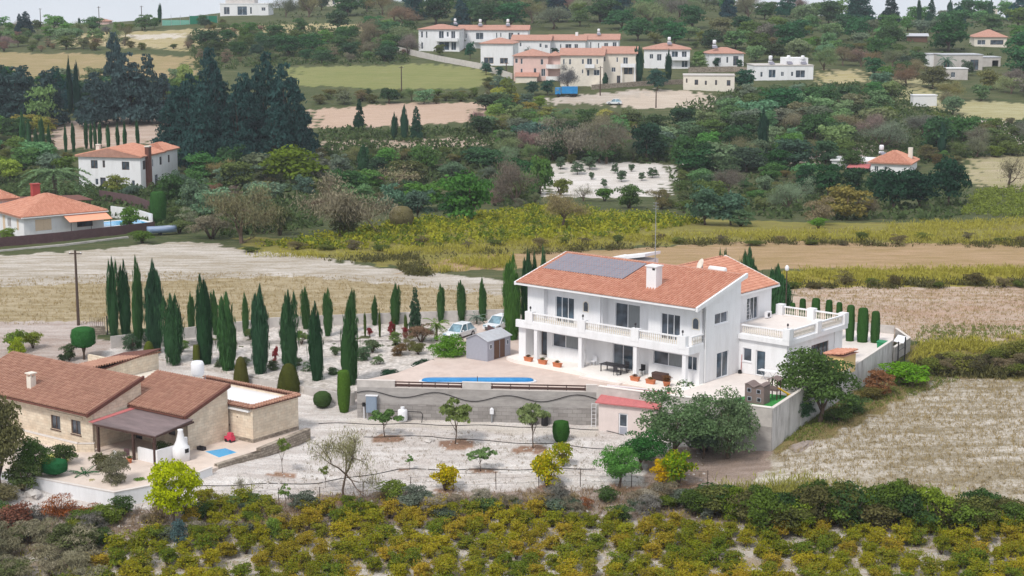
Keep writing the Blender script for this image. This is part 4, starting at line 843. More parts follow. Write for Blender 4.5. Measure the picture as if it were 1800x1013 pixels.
# walls round the plot
wallrun('garden_wall', [atz(624,716,-3.3), atz(596,716,-3.3), atz(533,703,-3.3), atz(440,690,-3.3), atz(279,660,-3.2)], 1.45, .22, 'concrete_l', 'low pale concrete wall in front of the cypress garden', deep=.6)
wallrun('gate_wall', [atz(279,660,-3.2)+Vector((0,.1,0)), atz(255,640,-2.6), atz(196,606,-1.4)], 1.3, .22, 'concrete_l', 'stepped concrete wall left of the four tall cypresses', deep=.6)
wallrun('rear_wall', rear, 1.25, .2, 'concrete_l', 'pale concrete wall along the field behind the cypress garden', deep=.6)
SW = wallrun('side_wall', [W2+Vector((0,0,-3.4)), W2+(W3-W2)*.45+Vector((0,0,-2.4)), W3+Vector((0,0,-1.2))], [3.45,2.45], .25, 'whitewash', 'whitewashed stained boundary wall right of the villa', cop='coping')
wallrun('boundary_wall', [W3+Vector((0.3,.2,-.5)), W3+Vector((2.9,4.6,-.4)), Vector((41.2,178,-.4))], .95, .2, 'concrete', 'short grey concrete wall at the rear yard gate', cop='coping')
t = thing('yard_gate', 'black metal gate posts and bars at the rear yard corner', 'gate', atz(1578,640,-.9), R(62))
for x in (0,2.6): MB().box(x-.06,x+.06,-.06,.06,-.3,2.3).build('gate_post', MT['dkmetal'], t)
for z in (.5,1.3): MB().tube([(0,0,z),(2.6,0,z)], .03, 5).build('bar', MT['dkmetal'], t)
t = thing('signboard', 'white slanted metal lid resting on the rear yard wall', 'panel', atz(1583,600,.6), R(62)); slab(t, 'sheet', 'alu', [(-.8,-.5,0),(.8,-.5,.35),(.8,.5,.5),(-.8,.5,.15)], .06); MB().box(-.05,.05,-.05,.05,-1.2,.1).build('post', MT['metal'], t)
t = thing('wheelie_bin', 'green wheeled rubbish bin in the rear yard', 'bin', atz(1551,619,-.02), R(-30)); m = MB(); q = [(-.5,-.4),(.5,-.4),(.5,.4),(-.5,.4)]; m.add([(a*.85,b*.85,.08) for a,b in q]+[(a,b,1.05) for a,b in q], [(3,2,1,0),(4,5,6,7),(0,1,5,4),(1,2,6,5),(2,3,7,6),(3,0,4,7)]); m.build('body', MT['plasticgreen'], t); MB().xprism([(-.45,1.06),(.45,1.06),(.42,1.16),(-.4,1.12)], -.54, .54).build('lid', MT['plasticgreen'], t)
for y in (-.3,.3): MB().tube([(-.4,y-.04,.1),(-.4,y+.04,.1)], .1, 10).build('wheel', MT['black'], t)
BQ = thing('barbecue_house', 'ochre outdoor oven house with red tiled roof by the side wall', 'oven', atz(1478,654,-.02), HA); MB().box(-.9,.9,-1.2,1.2,0,1.75).build('body', MT['bbq'], BQ); slab(BQ, 'roof', 'tile_far', [(-1.15,-1.4,1.76),(1.15,-1.4,1.9),(1.15,1.4,1.9),(-1.15,1.4,1.76)], .02)
tiles(BQ, (-1.2,1.45,1.8), (0,-1,0), (2.4,0,.3), [(0,0),(2.9,0),(2.9,2.4),(0,2.4)], MT['tile_red']); MB().box(-.5,.5,-1.22,-1.2,.7,1.3).build('oven_mouth', MT['black'], BQ)
# play corner
tp = [HW(5.9,-2.6), HW(10.2,-1.95), HW(9.9,3.2), HW(6.6,2.4)]
struct(MB().prism([tuple(p[:2]) for p in tp], -.02, .012).build('artificial_turf', MT['turf']))
PH = thing('playhouse', 'grey-brown plastic playhouse with wavy roof on artificial turf', 'playhouse', HW(8.4,-.8,.012), HA+R(8)); PH.scale = (.92,.92,.92)
wav = [(-1.0+.2*i, 1.75+.16*math.sin(i*.9+.5)) for i in range(11)]
MB().yprism([(-1.0,0)]+[(1.0,0)]+wav[::-1], -.75, -.68).yprism([(-1.0,0)]+[(1.0,0)]+wav[::-1], .68, .75).build('wall', MT['playgrey'], PH)
MB().box(-1,-.93,-.68,.68,0,1.7).box(.93,1,-.68,.68,0,1.7).build('wall', MT['playgrey'], PH)
m = MB(); V = [(x, y, z+.02) for y in (-.85,.85) for x, z in wav]+[(x, y, z+.08) for y in (-.85,.85) for x, z in wav]; n = 11
m.add(V, [(i, i+1, n+i+1, n+i) for i in range(10)]+[(3*n+i, 3*n+i+1, 2*n+i+1, 2*n+i) for i in range(10)]+[(2*n+i,2*n+i+1,i+1,i) for i in range(10)]+[(n+i,n+i+1,3*n+i+1,3*n+i) for i in range(10)]); m.build('roof', MT['playgrey'], PH)
for x, z in ((-.55,1.1),(.45,1.05),(-.5,.25),(.5,.25)): w = MB().box(x-.22,x+.22,-.775,-.755,z,z+.42).build('window', MT['plasticgrey'], PH); MB().box(x-.16,x+.16,-.79,-.776,z+.05,z+.37).build('pane', MT['black'], w)
PT = thing('play_tower', 'small play tower with canopy beside the playhouse', 'play tower', HW(8.9,1.3,.012), HA+R(8)); PT.scale = (.8,.8,.95)
for x in (-.5,.5):
    for y in (-.5,.5): MB().box(x-.05,x+.05,y-.05,y+.05,0,2.0).build('post', MT['dkwood'], PT)
MB().box(-.6,.6,-.6,.6,.85,.93).build('deck', MT['playgrey'], PT); MB().box(-.55,.55,-.57,-.52,1.0,1.35).build('rail', MT['playgrey'], PT)
m = MB(); wv = [(-.7+.14*i, 2.0+.12*math.cos(i*.62-3.1)) for i in range(11)]; m.yprism(wv+[(x, z+.06) for x, z in wv[::-1]], -.7, .7); m.build('canopy', MT['playgrey'], PT)
SLD = thing('slide', 'yellow curved plastic slide beside the play tower', 'slide', HW(9.15,1.5,.012), HA+R(60)); SLD.scale = (.8,.8,.9); m = MB(); prs = []
for i in range(9):
    u = i/8; x = .0+u*1.9; z = .95*(1-u)**1.3+.1; prs += [(x,-.3,z+.16),(x,-.24,z),(x,.24,z),(x,.3,z+.16)]
m.add(prs, [(i*4+k, i*4+k+1, i*4+5+k, i*4+4+k) for i in range(8) for k in range(3)]); so = m.build('chute', MT['yellow'], SLD, True); sm = so.modifiers.new('t','SOLIDIFY'); sm.thickness = .04
MB().box(1.2,1.26,-.2,.2,0,.35).build('foot', MT['yellow'], SLD)
# gate at the left drive
t = thing('entrance_gate', 'black barred gate and stone gatepost behind the clipped tree', 'gate', atz(150,604,-1.6), R(12)); MB().box(-.4,2.2,-.2,.2,-.4,1.9).build('gatepost', MT['drystone'], t)
for i in range(12): MB().tube([(.6+i*.22,-.3,1.9),(.6+i*.22,-.3,2.9)], .018, 4).build('bar', MT['dkmetal'], t)
for x in (2.4,3.2): MB().box(x-.07,x+.07,-.35,-.2,-.4,3.0).build('bar_post', MT['dkmetal'], t)

# ---------------------------------------------------------------- the stone cottage
SO = Vector((-23.18,146.97,-3.6)); SA_ = R(-36.5); c2, s2 = math.cos(SA_), math.sin(SA_)
def SWd(x, y, z=0): return Vector((SO.x+c2*x-s2*y, SO.y+s2*x+c2*y, SO.z+z))
ST = thing('cottage', 'low limestone cottage with old red tiled roofs and flat-roofed wing', 'house', SO, SA_)
facade(ST, (-4.0,0,0), 0, 4.0, -1, 3.2, [], 'stone'); facade(ST, (0,.25,0), R(90), 5.6, -1, 3.2, [], 'stone'); MB().box(-12,-.25,5.6,5.85,-1,3.2).build('wall', MT['stone'], ST)
MB().box(-12.2,-.25,-.3,5.6,2.85,3.0).build('flat_roof', MT['white2'], ST)
for p, q in (((-4.2,-.05),(.1,-.05)),((.05,-.1),(.05,5.95)),((.1,5.8),(-12.2,5.8))):
    a, b = Vector((*p,3.2)), Vector((*q,3.2)); L_ = (b-a).length; dv = (b-a).normalized(); nv = Vector((-dv.y, dv.x, 0))
    bar(MB(), a, b, .5, .06).build('cornice', MT['bargewood'], ST); tiles(ST, a-nv*.3+Vector((0,0,.07)), dv, nv+Vector((0,0,.15)), [(0,0),(L_,0),(L_,.7),(0,.7)], MT['tile_old'], tl=.36)
for b in ((-4.0,.03,-.03,-.003,-1,.38),(.003,.03,-.003,5.85,-1,.38)): MB().box(*b).build('plinth', MT['drystone'], ST)
for x, z in ((-2.0,2.1),(-3.0,1.2)): MB().box(x,x+.12,-.02,-.002,z,z+.12).build('vent', MT['shutterb'], ST)
# middle block
facade(ST, (-12,-5.2,0), 0, 9.2, -1, 3.2, [(2.2,3.2,0,2.1,dict(n=1,frame='brownframe',name='door')),(6.6,7.6,1.1,2.2,dict(n=1,frame='brownframe'))], 'stone')
m = MB().xprism([(-5.2,-1),(-.3,-1),(-.3,4.85),(-5.2,3.2)], -3.05, -2.8).build('gable_wall', MT['stone'], ST)
MB().box(-12,-3.05,-.55,-.3,2.9,4.8).build('wall', MT['stone'], ST)
slab(ST, 'roof', 'bargewood', [(-12.2,-5.6,3.2),(-2.6,-5.6,3.2),(-2.6,-.15,5.02),(-12.2,-.15,5.02)], .14)
sv = Vector((0,5.45,1.82)); tiles(ST, (-12.15,-5.7,3.2), (1,0,0), sv, [(0,0),(9.4,0),(9.4,sv.length+.1),(0,sv.length+.1)], MT['tile_old'])
slab(ST, 'barge_board', 'bargewood', [(-2.78,-5.65,3.28),(-2.55,-5.65,3.28),(-2.55,-.1,5.13),(-2.78,-.1,5.13)], .32)
MB().box(-12.2,-2.7,-5.78,-5.64,3.05,3.18).build('gutter', MT['bargewood'], ST)
# window block
facade(ST, (-28,-9.8,0), 0, 18, -1, 3.3, [(12.3,13.6,1.0,2.3,dict(n=2,frame='brownframe',sill=True)),(15.1,16.4,1.0,2.3,dict(n=2,frame='brownframe',sill=True))], 'stone')
MB().box(-16.2,-11.3,-9.86,-9.8,2.5,2.7).build('lintel', MT['stone'], ST)
MB().xprism([(-9.8,-1),(-4.1,-1),(-4.1,5.2),(-9.8,3.3)], -10.25, -10.0).build('gable_wall', MT['stone'], ST); MB().box(-28,-10.25,-4.35,-4.1,2,5.2).build('wall', MT['stone'], ST)
slab(ST, 'roof', 'bargewood', [(-28.4,-10.4,3.3),(-9.8,-10.4,3.3),(-9.8,-3.9,5.45),(-28.4,-3.9,5.45)], .14)
sv = Vector((0,6.5,2.15)); tiles(ST, (-28.35,-10.5,3.3), (1,0,0), sv, [(0,0),(18.4,0),(18.4,sv.length+.1),(0,sv.length+.1)], MT['tile_old'])
slab(ST, 'barge_board', 'bargewood', [(-9.98,-10.5,3.38),(-9.75,-10.5,3.38),(-9.75,-3.85,5.57),(-9.98,-3.85,5.57)], .34)
MB().box(-28.4,-9.9,-10.6,-10.44,3.14,3.27).build('gutter', MT['bargewood'], ST)
cz0 = 3.3+(-8.6+10.4)*.33; ch = MB().box(-20.1,-19.5,-8.9,-8.3,cz0-.2,cz0+1.1).build('chimney', MT['cream'], ST)
for x in (-20.08,-19.62):
    for y in (-8.88,-8.42): MB().box(x,x+.1,y,y+.1,cz0+1.1,cz0+1.4).build('cap_post', MT['cream'], ch)
MB().box(-20.2,-19.4,-9.0,-8.2,cz0+1.4,cz0+1.5).build('cap', MT['cream'], ch)
# back wing with a sloping parapet wall
MB().xprism([(-4,-1),(6.6,-1),(6.6,4.9),(-4,3.8)], -19.9, -19.6).build('wall', MT['stone'], ST); MB().box(-30,-19.9,6.3,6.6,-1,3.1).build('wall', MT['stone'], ST)
slab(ST, 'roof', 'bargewood', [(-19.4,-4,3.95),(-19.4,6.8,5.05),(-25,6.8,3.9),(-25,-4,3.2)], .14)
sv = Vector((5.6,0,1.0)); tiles(ST, (-25,6.8,3.6), (0,-1,0), sv, [(0,0),(10.6,0),(10.6,5.75),(0,5.75)], MT['tile_old'])
MB().box(-19.6,-12,5.55,5.85,-1,3.0).box(-19.6,-12,-3,5.5,2.75,2.95).build('flat_roof', MT['cream'], ST)
# pergola
PG = thing('pergola', 'dark timber pergola with weathered felt roof against the cottage', 'pergola', SO, SA_)
slab(PG, 'roof', 'felt', [(-9.3,-10.3,2.62),(-1.6,-10.0,2.62),(-2.0,-5.25,3.02),(-9.6,-5.25,3.02)], .08); slab(PG, 'roof_edge', 'redroof', [(-9.9,-10.3,2.66),(-9.3,-10.3,2.66),(-9.0,-5.25,3.06),(-9.6,-5.25,3.06)], .06)
for x, y in ((-1.9,-9.85),(-4.4,-10.0),(-8.9,-10.1)): MB().box(x-.1,x+.1,y-.1,y+.1,0,2.5).build('post', MT['dkwood'], PG)
bar(MB(), (-9.3,-10.2,2.36), (-1.6,-9.95,2.36), .12, .17).build('beam', MT['dkwood'], PG); bar(MB(), (-1.8,-9.9,2.38), (-1.8,-5.4,2.75), .12, .17).build('beam', MT['dkwood'], PG)
for i in range(7): bar(MB(), (-8.6+i*1.1,-10.1,2.48), (-8.6+i*1.1,-5.4,2.86), .08, .06).build('rafter', MT['dkwood'], PG)
OK = thing('barbecue_kitchen', 'white outdoor kitchen walls with bottle-shaped barbecue chimney', 'barbecue', SO, SA_)
MB().box(-4.2,-2.05,-9.75,-9.55,0,1.15).build('counter', MT['white'], OK); MB().box(-1.75,-1.55,-9.9,-7.2,0,1.3).box(-1.75,-1.55,-7.2,-6.4,0,1.75).build('counter', MT['white'], OK)
ovn = MB().lathe([(.75,0),(.75,1.2),(.6,1.35),(.42,1.75),(.3,2.2),(.22,2.6),(.26,2.75),(.1,2.78)], 16, (-1.1,-7.6,0), 1, 1).build('oven', MT['white'], OK, True); MB().box(-.5,-.33,-7.8,-7.4,.8,1.15).build('oven_mouth', MT['black'], ovn)
ter = [atz(-60,822,-3.6), atz(10,833,-3.6), atz(201,866,-3.6), atz(262,857,-3.6), atz(365,828,-3.6), atz(450,800,-3.6), atz(528,764,-3.6), SWd(.2,5.8), SWd(-28,5.8), SWd(-30,-14)]
struct(MB().prism([tuple(p[:2]) for p in ter], -4.2, -3.57).build('cottage_terrace', mat('cottage_paving', S(214,198,186), .9, .12, 1.0, .05, stain=S(184,164,148), stain_amt=.5)))
t = thing('plunge_pool', 'small bright blue pool set in the cottage terrace', 'pool', SO, SA_); qp = [(-1.4,-4.5),(-.75,-2.7),(1.0,-3.05),(.95,-5.1)]
MB().prism(qp, -.1, .045).build('water', MT['water'], t); MB().prism([(-.05+(a+.05)*1.09, -3.85+(b+3.85)*1.09) for a, b in qp], -.2, .037).build('pool_edge', MT['coping'], t)
wallrun('cottage_garden_wall', [atz(-60,836,-3.7)+Vector((0,0,-1.1)), atz(9,834,-3.6)+Vector((0,0,-1.1)), atz(201,868,-3.6)+Vector((0,0,-1.2)), atz(264,858,-3.6)+Vector((0,0,-1.1)), atz(372,828,-3.6)+Vector((0,0,-.6))], [1.25,1.3,1.3,.9], .2, 'white', 'white rendered garden wall in front of the stone cottage', cop='coping')
wallrun('rubble_wall', [atz(380,823,-3.7), atz(455,800,-3.6), atz(542,764,-3.5)], [.35,.6], .5, 'drystone', 'low rubble stone wall right of the small blue pool')
wallrun('planter_wall', [SWd(-22,-11.2,0), SWd(-10.4,-11.2,0), SWd(-9.2,-10.3,0)], .75, .25, 'stone', 'low stone planter wall under the cottage windows', cop='coping')
def solar_heater(name, label, p, rz, k=1.0):
    t = thing(name, label, 'water tank', p, rz); t.scale = (k, k, k)
    MB().lathe([(.1,1.55),(.5,1.6),(.62,1.8),(.62,2.7),(.5,2.95),(.1,3.0)], 16).build('cold_tank', MT['alu'], t, True); MB().tube([(-.75,0,.95),(-.65,0,.95),(.65,0,.95),(.75,0,.95)], [.15,.36,.36,.15], 14).build('hot_cylinder', MT['alu'], t, True)
    for x in (-.55,.55):
        for y in (-.45,.45): MB().tube([(x,y,0),(x,y,1.6)], .03, 5).build('leg', MT['metal'], t)
    slab(t, 'collector', 'solar', [(-.9,-2.2,.25),(.9,-2.2,.25),(.9,-.6,1.05),(-.9,-.6,1.05)], .08); return t
solar_heater('solar_water_heater', 'white water tank on a metal frame behind the cottage roof', SWd(-9.3,2.2,2.95), SA_+R(200))
t = thing('flower_pot', 'small terracotta pot by the pergola post', 'pot', SWd(-4.0,-10.9,.03)); MB().lathe([(.18,0),(.26,.35),(.27,.4),(.2,.4)], 12).build('pot', MT['terracotta'], t, True); c = obj('plant', PROTO['bush'][2][1], t, (0,0,.35)); c.scale = (.5,.5,.35); c.color = S(90,110,60)
t = thing('inflatable_ring', 'pale yellow inflatable paddling ring beside the cycad', 'paddling pool', SWd(-9.6,-14.4,.03)); m = MB()
pts = [(1.1*math.cos(k*.3142), 1.1*math.sin(k*.3142), .2) for k in range(21)]; m.tube(pts, .2, 8); m.build('tube', mat('pale_yellow_vinyl', S(240,236,140), .5, .05, 3), t, True); MB().lathe([(1.0,.02),(1.0,.03),(.01,.03)], 18).build('floor', MT['alu'], t)
t = thing('toy_car', 'pink and red toy by the cottage wall behind the pool', 'toy', SWd(-2.0,-.9,.03), SA_); MB().box(-.5,.4,-.25,.25,.15,.5).xprism([(-.2,.5),(.2,.5),(.15,.85),(-.15,.85)], -.2, .3).build('body', mat('pink_plastic', S(206,70,96), .5, .08, 4), t)
for x in (-.3,.25): MB().tube([(x,-.28,.15),(x,.28,.15)], .15, 10).build('wheel', MT['black'], t)
t = thing('crate', 'dark crate lying at the foot of the cottage gable', 'crate', SWd(-2.1,-4.3,.03), SA_); MB().box(-.4,.4,-.2,.2,0,.06).box(-.4,.4,-.2,-.16,.06,.3).box(-.4,.4,.16,.2,.06,.3).box(-.4,-.36,-.16,.16,.06,.3).box(.36,.4,-.16,.16,.06,.3).build('body', MT['dkmetal'], t)
def cchair(x, y, rz, lab, mt):
    t = thing('chair', lab, 'chair', SWd(x,y,.03), SA_+rz, 'chairs on the cottage terrace'); MB().box(-.25,.25,-.25,.25,.42,.47).build('seat', mt, t); MB().box(-.25,.25,.21,.25,.47,.98).build('backrest', mt, t)
    for a in (-.22,.22):
        for b in (-.22,.22): MB().box(a-.02,a+.02,b-.02,b+.02,0,.42).build('leg', mt, t)
cchair(-4.9,-10.5,.4,'dark chair under the pergola edge', MT['fence']); cchair(-5.3,-11.6,-.3,'white garden chair in front of the pergola', MT['alu'])
# ---------------------------------------------------------------- other houses
def hiproof(root, W, D, z, rh, mt, ov=.5, x0=0, y0=0, kind='hip', name='roof', relief=False, th=.16):
    a, b, c, d_ = x0-ov, x0+W+ov, y0-ov, y0+D+ov; h = min(W, D)/2+ov
    if kind == 'hip':
        r = [(a+h,(c+d_)/2,z+rh),(b-h,(c+d_)/2,z+rh)] if W >= D else [((a+b)/2,c+h,z+rh),((a+b)/2,d_-h,z+rh)]
    elif kind == 'gx': r = [(a,(c+d_)/2,z+rh),(b,(c+d_)/2,z+rh)]
    else: r = [((a+b)/2,c,z+rh),((a+b)/2,d_,z+rh)]
    V = [(a,c,z),(b,c,z),(b,d_,z),(a,d_,z)]+r; m = MB()
    F = [(0,1,5,4),(1,2,5),(2,3,4,5),(3,0,4)] if (kind == 'gx' or (kind == 'hip' and W >= D)) else [(0,1,4),(1,2,5,4),(2,3,5),(3,0,4,5)]
    V += [(x,y,z-th) for x,y,z in V[:4]]; F += [(0,6,7,1),(1,7,8,2),(2,8,9,3),(3,9,6,0),(9,8,7,6)]
    m.add(V, F); o = m.build(name, MT[mt], root)
    if relief:                                       # barrel tiles on each slope
        tm = MT[relief]
        for f in F[:4]:
            pts = [Vector(V[i]) for i in f]; u = (pts[1]-pts[0]).normalized(); n = (pts[1]-pts[0]).cross(pts[-1]-pts[0]).normalized(); v = n.cross(u)
            if abs(n.z) < .3: continue
            tiles(root, pts[0]+n*.01, u, v, [((p-pts[0]).dot(u), (p-pts[0]).dot(v)) for p in pts], tm, tw=.3, tl=.45)
    return o
def frac_ops(wins, W, H):
    out = []
    for w in wins:
        k = w[4] if len(w) > 4 else 'w'
        st = {'w': dict(n=2), 's': dict(n=1), 'b': dict(n=2, glass='glassb'), 'd': dict(n=2, name='balcony_door'), 'h': dict(n=2, frame='shutter', glass='glass'), 'br': dict(n=2, frame='shutterb'), 'n': None, 'sh': 'sh'}[k]
        out.append((round(w[0]*W, 2), round(w[1]*W, 2), round(w[2]*H, 2), round(w[3]*H, 2), st))
    return out
def walls(root, W, D, H, mt, front=(), right=(), left=(), x0=0, y0=0, z0=0, foot=1.5):
    for p, rz, L_, ops in (((x0,y0), 0, W, front), ((x0+W,y0+.25), R(90), D-.5, right), ((x0,y0+D-.25), R(-90), D-.5, left), ((x0+W,y0+D), R(180), W, ())):
        o = frac_ops(ops, L_, H); sh = [q for q in o if q[4] == 'sh']; o = [q if q[4] != 'sh' else (*q[:4], None) for q in o]
        facade(root, (*p, z0), rz, L_, -foot if z0 == 0 else 0, H, o, mt)
        for q in sh:                                 # closed shutters
            c, s = math.cos(rz), math.sin(rz); w = q[1]-q[0]; s_ = MB().box(0,w,.02,.08,0,q[3]-q[2]).build('window', MT['shutter'], root, loc=(p[0]+c*q[0], p[1]+s*q[0], z0+q[2]), rz=rz)
            for i in range(2): MB().box(w*i/2+.05,w*(i+1)/2-.05,-.02,.019,.06,q[3]-q[2]-.06).build('shutter', MT['shutter'], s_)
def H2(name, label, x0, x1, eave, base, rz, D, wall, roof, rh=1.4, kind='hip', front=(), right=(), left=(), cat='house', group=None, relief=False, ov=.5):
    g = G(x0, base); k = g.y/math.cos(PITCH)/FPX; W = (x1-x0)*k/math.cos(R(rz)); Hh = (base-eave)*k
    t = thing(name, label, cat, g, R(rz), group); walls(t, W, D, Hh, wall, front, right, left)
    if kind == 'flat': MB().box(-.15,W+.15,-.15,D+.15,Hh,Hh+.25).build('roof', MT[roof], t)
    elif kind: hiproof(t, W, D, Hh+.1, rh, roof, ov, kind=kind, relief=relief)
    return t, W, Hh
def heater(p, rz, label, k=1.0): return solar_heater('solar_water_heater', label, p, rz, k)
def on(t, x, y, z): return t.matrix_basis @ Vector((x, y, z))
def upd(t): t.matrix_basis = Matrix.Translation(t.location) @ Matrix.Rotation(t.rotation_euler[2], 4, 'Z')
def balcony(t, x0, x1, y, z, mt='white', dep=1.4):
    MB().box(x0,x1,y-dep,y-.004,z-.2,z).build('balcony', MT[mt], t); MB().box(x0,x1,y-dep,y-dep+.1,z,z+.9).box(x0,x0+.1,y-dep+.1,y-.004,z,z+.9).box(x1-.1,x1,y-dep+.1,y-.004,z,z+.9).build('balcony_parapet', MT[mt], t)
# bungalow on the left
A, B = G(43,419), G(183,407); rzb = math.degrees(math.atan2(B.y-A.y, B.x-A.x)); Wb = (B-A).length
BU = thing('bungalow', 'white bungalow with orange hipped roof and salmon awning at left edge', 'house', A, R(rzb))
walls(BU, Wb, 13, 3.1, 'white', [(.14,.34,.3,.85,'sh'),(.66,.86,.3,.8,'br')], [], [(.80,.86,.3,.85,'sh'),(.58,.61,.35,.8,'br'),(.54,.57,.35,.8,'br'),(.50,.53,.35,.8,'br'),(.34,.42,.1,.85,'sh'),(.12,.2,.3,.85,'sh')])
hiproof(BU, Wb, 13, 3.15, 2.5, 'tile_far', .6, relief='tile_red'); MB().box(-.62,Wb+.62,-.66,-.6,3.0,3.16).build('gutter', MT['white2'], BU)
walls(BU, 9, 11, 4.3, 'white', x0=-5, y0=13.3, z0=.01); hiproof(BU, 9, 11, 4.4, 2.6, 'tile_far', .6, -5, 13.3, relief='tile_red')
c = MB().box(4.6,5.8,7.5,8.4,4.6,7.0).build('chimney', MT['red'], BU); MB().box(4.5,5.9,7.4,8.5,7.0,7.15).build('cap', MT['red'], c)
AW = thing('awning', 'salmon pink awning on posts along the bungalow front', 'awning', A, R(rzb)); slab(AW, 'canopy', 'terracotta', [(Wb*.48,-2.7,2.2),(Wb*1.02,-2.7,2.2),(Wb*1.02,-.3,2.95),(Wb*.48,-.3,2.95)], .06)
AW.children[0].data.materials[0] = mat('salmon_canvas', S(232,164,134), .8, .05, 2)
for x in (.5,.75,1.0): MB().tube([(Wb*x,-2.6,0),(Wb*x,-2.6,2.15)], .05, 5).build('post', MT['dkmetal'], AW)
t = thing('carport', 'brown lean-to roof behind the bungalow chimney', 'carport', A, R(rzb)); slab(t, 'roof', 'bargewood', [(6,13.5,3.6),(17,13.5,3.2),(17,19,3.4),(6,19,3.9)], .12); [MB().box(x-.08,x+.08,y-.08,y+.08,-1,3.2).build('post', MT['dkwood'], t) for x in (6.3,16.6) for y in (13.8,18.7)]
BP = thing('bungalow_pool', 'turquoise swimming pool beside the bungalow', 'pool', A, R(rzb)); MB().box(Wb+1.6,Wb+9,3,8,-.3,.12).build('water', MT['water'], BP); MB().box(Wb+1.0,Wb+1.6,2.4,8.6,-.5,.2).box(Wb+9,Wb+9.6,2.4,8.6,-.5,.2).box(Wb+1.6,Wb+9,2.4,3,-.5,.2).box(Wb+1.6,Wb+9,8,8.6,-.5,.2).build('pool_edge', MT['poolrim'], BP)
wallrun('brown_fence', [G(-60,440), G(110,424), G(215,412), G(272,405)], 1.35, .08, 'fence', 'brown screen fence along the field in front of the bungalow', 'fence', deep=.3)
wallrun('field_kerb', [G(-60,449), G(110,433), G(225,419)], .3, .3, 'concrete_l', 'low concrete kerb below the brown screen fence', 'kerb', deep=.3)
wallrun('rear_brown_fence', [G(175,352), G(235,362), G(268,375)], 1.9, .1, 'fence', 'dark brown fence behind the turquoise pool', 'fence', deep=.5)
wallrun('pool_wall', [G(196,382,.0), G(240,388), G(268,397)], 1.9, .2, 'white', 'white wall behind the turquoise pool', deep=.6)
t = thing('covered_boat', 'small boat under a striped blue-grey cover beside the brown fence', 'boat', G(285,413), R(20)); m = MB(); secs = []
for i in range(9):
    u = i/8; x = -2.2+4.4*u; w = 1.0*(1-max(0, u-.45)**2*2.2); z = .55+.25*max(0, u-.5)
    m.v += [(x,-w*.55,.35),(x,-w,z+.25),(x,-w*.6,z+.75),(x,w*.6,z+.75),(x,w,z+.25),(x,w*.55,.35)]
m.f += [(i*6+k, i*6+(k+1)%6, i*6+6+(k+1)%6, i*6+6+k) for i in range(8) for k in range(6)]+[tuple(range(6))[::-1], tuple(range(48,54))]
m.build('hull', mat('striped_cover', S(120,140,170), .6, .5, 1.2, stretch=(.3,.3,4), stain=S(220,224,230), stain_amt=.8), t, True)
for y in (-.6,.6): MB().tube([(-.3,y-.1,.25),(-.3,y+.1,.25)], .25, 10).build('trailer_wheel', MT['black'], t)
MB().tube([(-.3,0,.3),(-3.4,0,.4)], .05, 5).build('drawbar', MT['metal'], t)
# white villa in the trees
t, W, Hh = H2('white_villa', 'white two-storey villa with brown shuttered windows among the left trees', 140, 253, 275, 330, -13, 11, 'white', 'tile_far', 1.6, 'gy',
  [(.2,.31,.62,.88,'br'),(.39,.43,.66,.88,'br'),(.7,.82,.6,.86,'br'),(.26,.31,.1,.3,'s'),(.34,.43,.05,.34,'br'),(.85,.9,.08,.28,'s')], [(.08,.2,.6,.88,'br'),(.5,.56,.62,.86,'s'),(.84,.95,.62,.88,'br'),(.6,.75,.02,.35,'b')], relief='tile_red')
MB().yprism([(0,Hh),(W,Hh),(W/2,Hh+1.45)], .02, .27).build('gable', MT['white'], t)
c = MB().box(W-.02,W+.8,2.3,3.6,-1,Hh+1.9).build('chimney', MT['bargewood'], t, label='tall brown brick chimney stack on the right corner'); MB().box(W-.1,W+.9,2.2,3.7,Hh+1.9,Hh+2.1).build('cap', MT['cream'], c)
c = MB().box(W*.18,W*.18+.8,3,3.8,Hh+.2,Hh+2).build('chimney', MT['cream'], t); MB().box(W*.18-.08,W*.18+.88,2.9,3.9,Hh+2,Hh+2.15).build('cap', MT['cream'], c)
walls(t, 5, 7, Hh*1.02, 'white', x0=W-5, y0=11.01, right=[(.3,.45,.62,.86,'br')]); hiproof(t, 5, 7, Hh*1.02+.1, 1.5, 'tile_far', .5, W-5, 11.01, relief='tile_red')
# the village on the slope
gv = 'villas of the hillside village'
t, W, Hh = H2('village_villa', 'leftmost white village villa with blue-shaded ground floor and balcony', 736, 806, 53, 90, -6, 12, 'white', 'tile_far', 1.5, 'hip', [(.06,.11,.62,.9,'s'),(.18,.22,.6,.9,'s'),(.5,.62,.55,.92,'d'),(.69,.74,.66,.88,'s'),(.8,.9,.56,.92,'d'),(.06,.11,.1,.4,'s'),(.5,.75,.05,.42,'b'),(.8,.92,.05,.42,'b')], [(.2,.3,.6,.85,'s'),(.6,.7,.6,.85,'s')], group=gv); balcony(t, W*.44, W*.97, 0, Hh*.48); upd(t); heater(on(t,W*.85,5,Hh+1.4), R(10), 'solar water heater on the leftmost village villa roof', .7)
t, W, Hh = H2('village_villa', 'long white village villa behind, right of the leftmost one', 806, 925, 54, 84, -4, 11, 'white', 'tile_far', 1.5, 'gx', [(.05,.07,.55,.8,'s'),(.1,.12,.55,.8,'s'),(.25,.36,.4,.85,'d'),(.54,.56,.55,.85,'s'),(.6,.62,.6,.85,'s'),(.72,.79,.4,.85,'d'),(.85,.88,.58,.85,'s')], group=gv); balcony(t, W*.22, W*.5, 0, Hh*.34); upd(t); heater(on(t,W*.3,4,Hh+1.2), R(0), 'solar water heater left on the long white village roof', .8); heater(on(t,W*.7,4,Hh+1.2), R(0), 'solar water heater right on the long white village roof', .8)
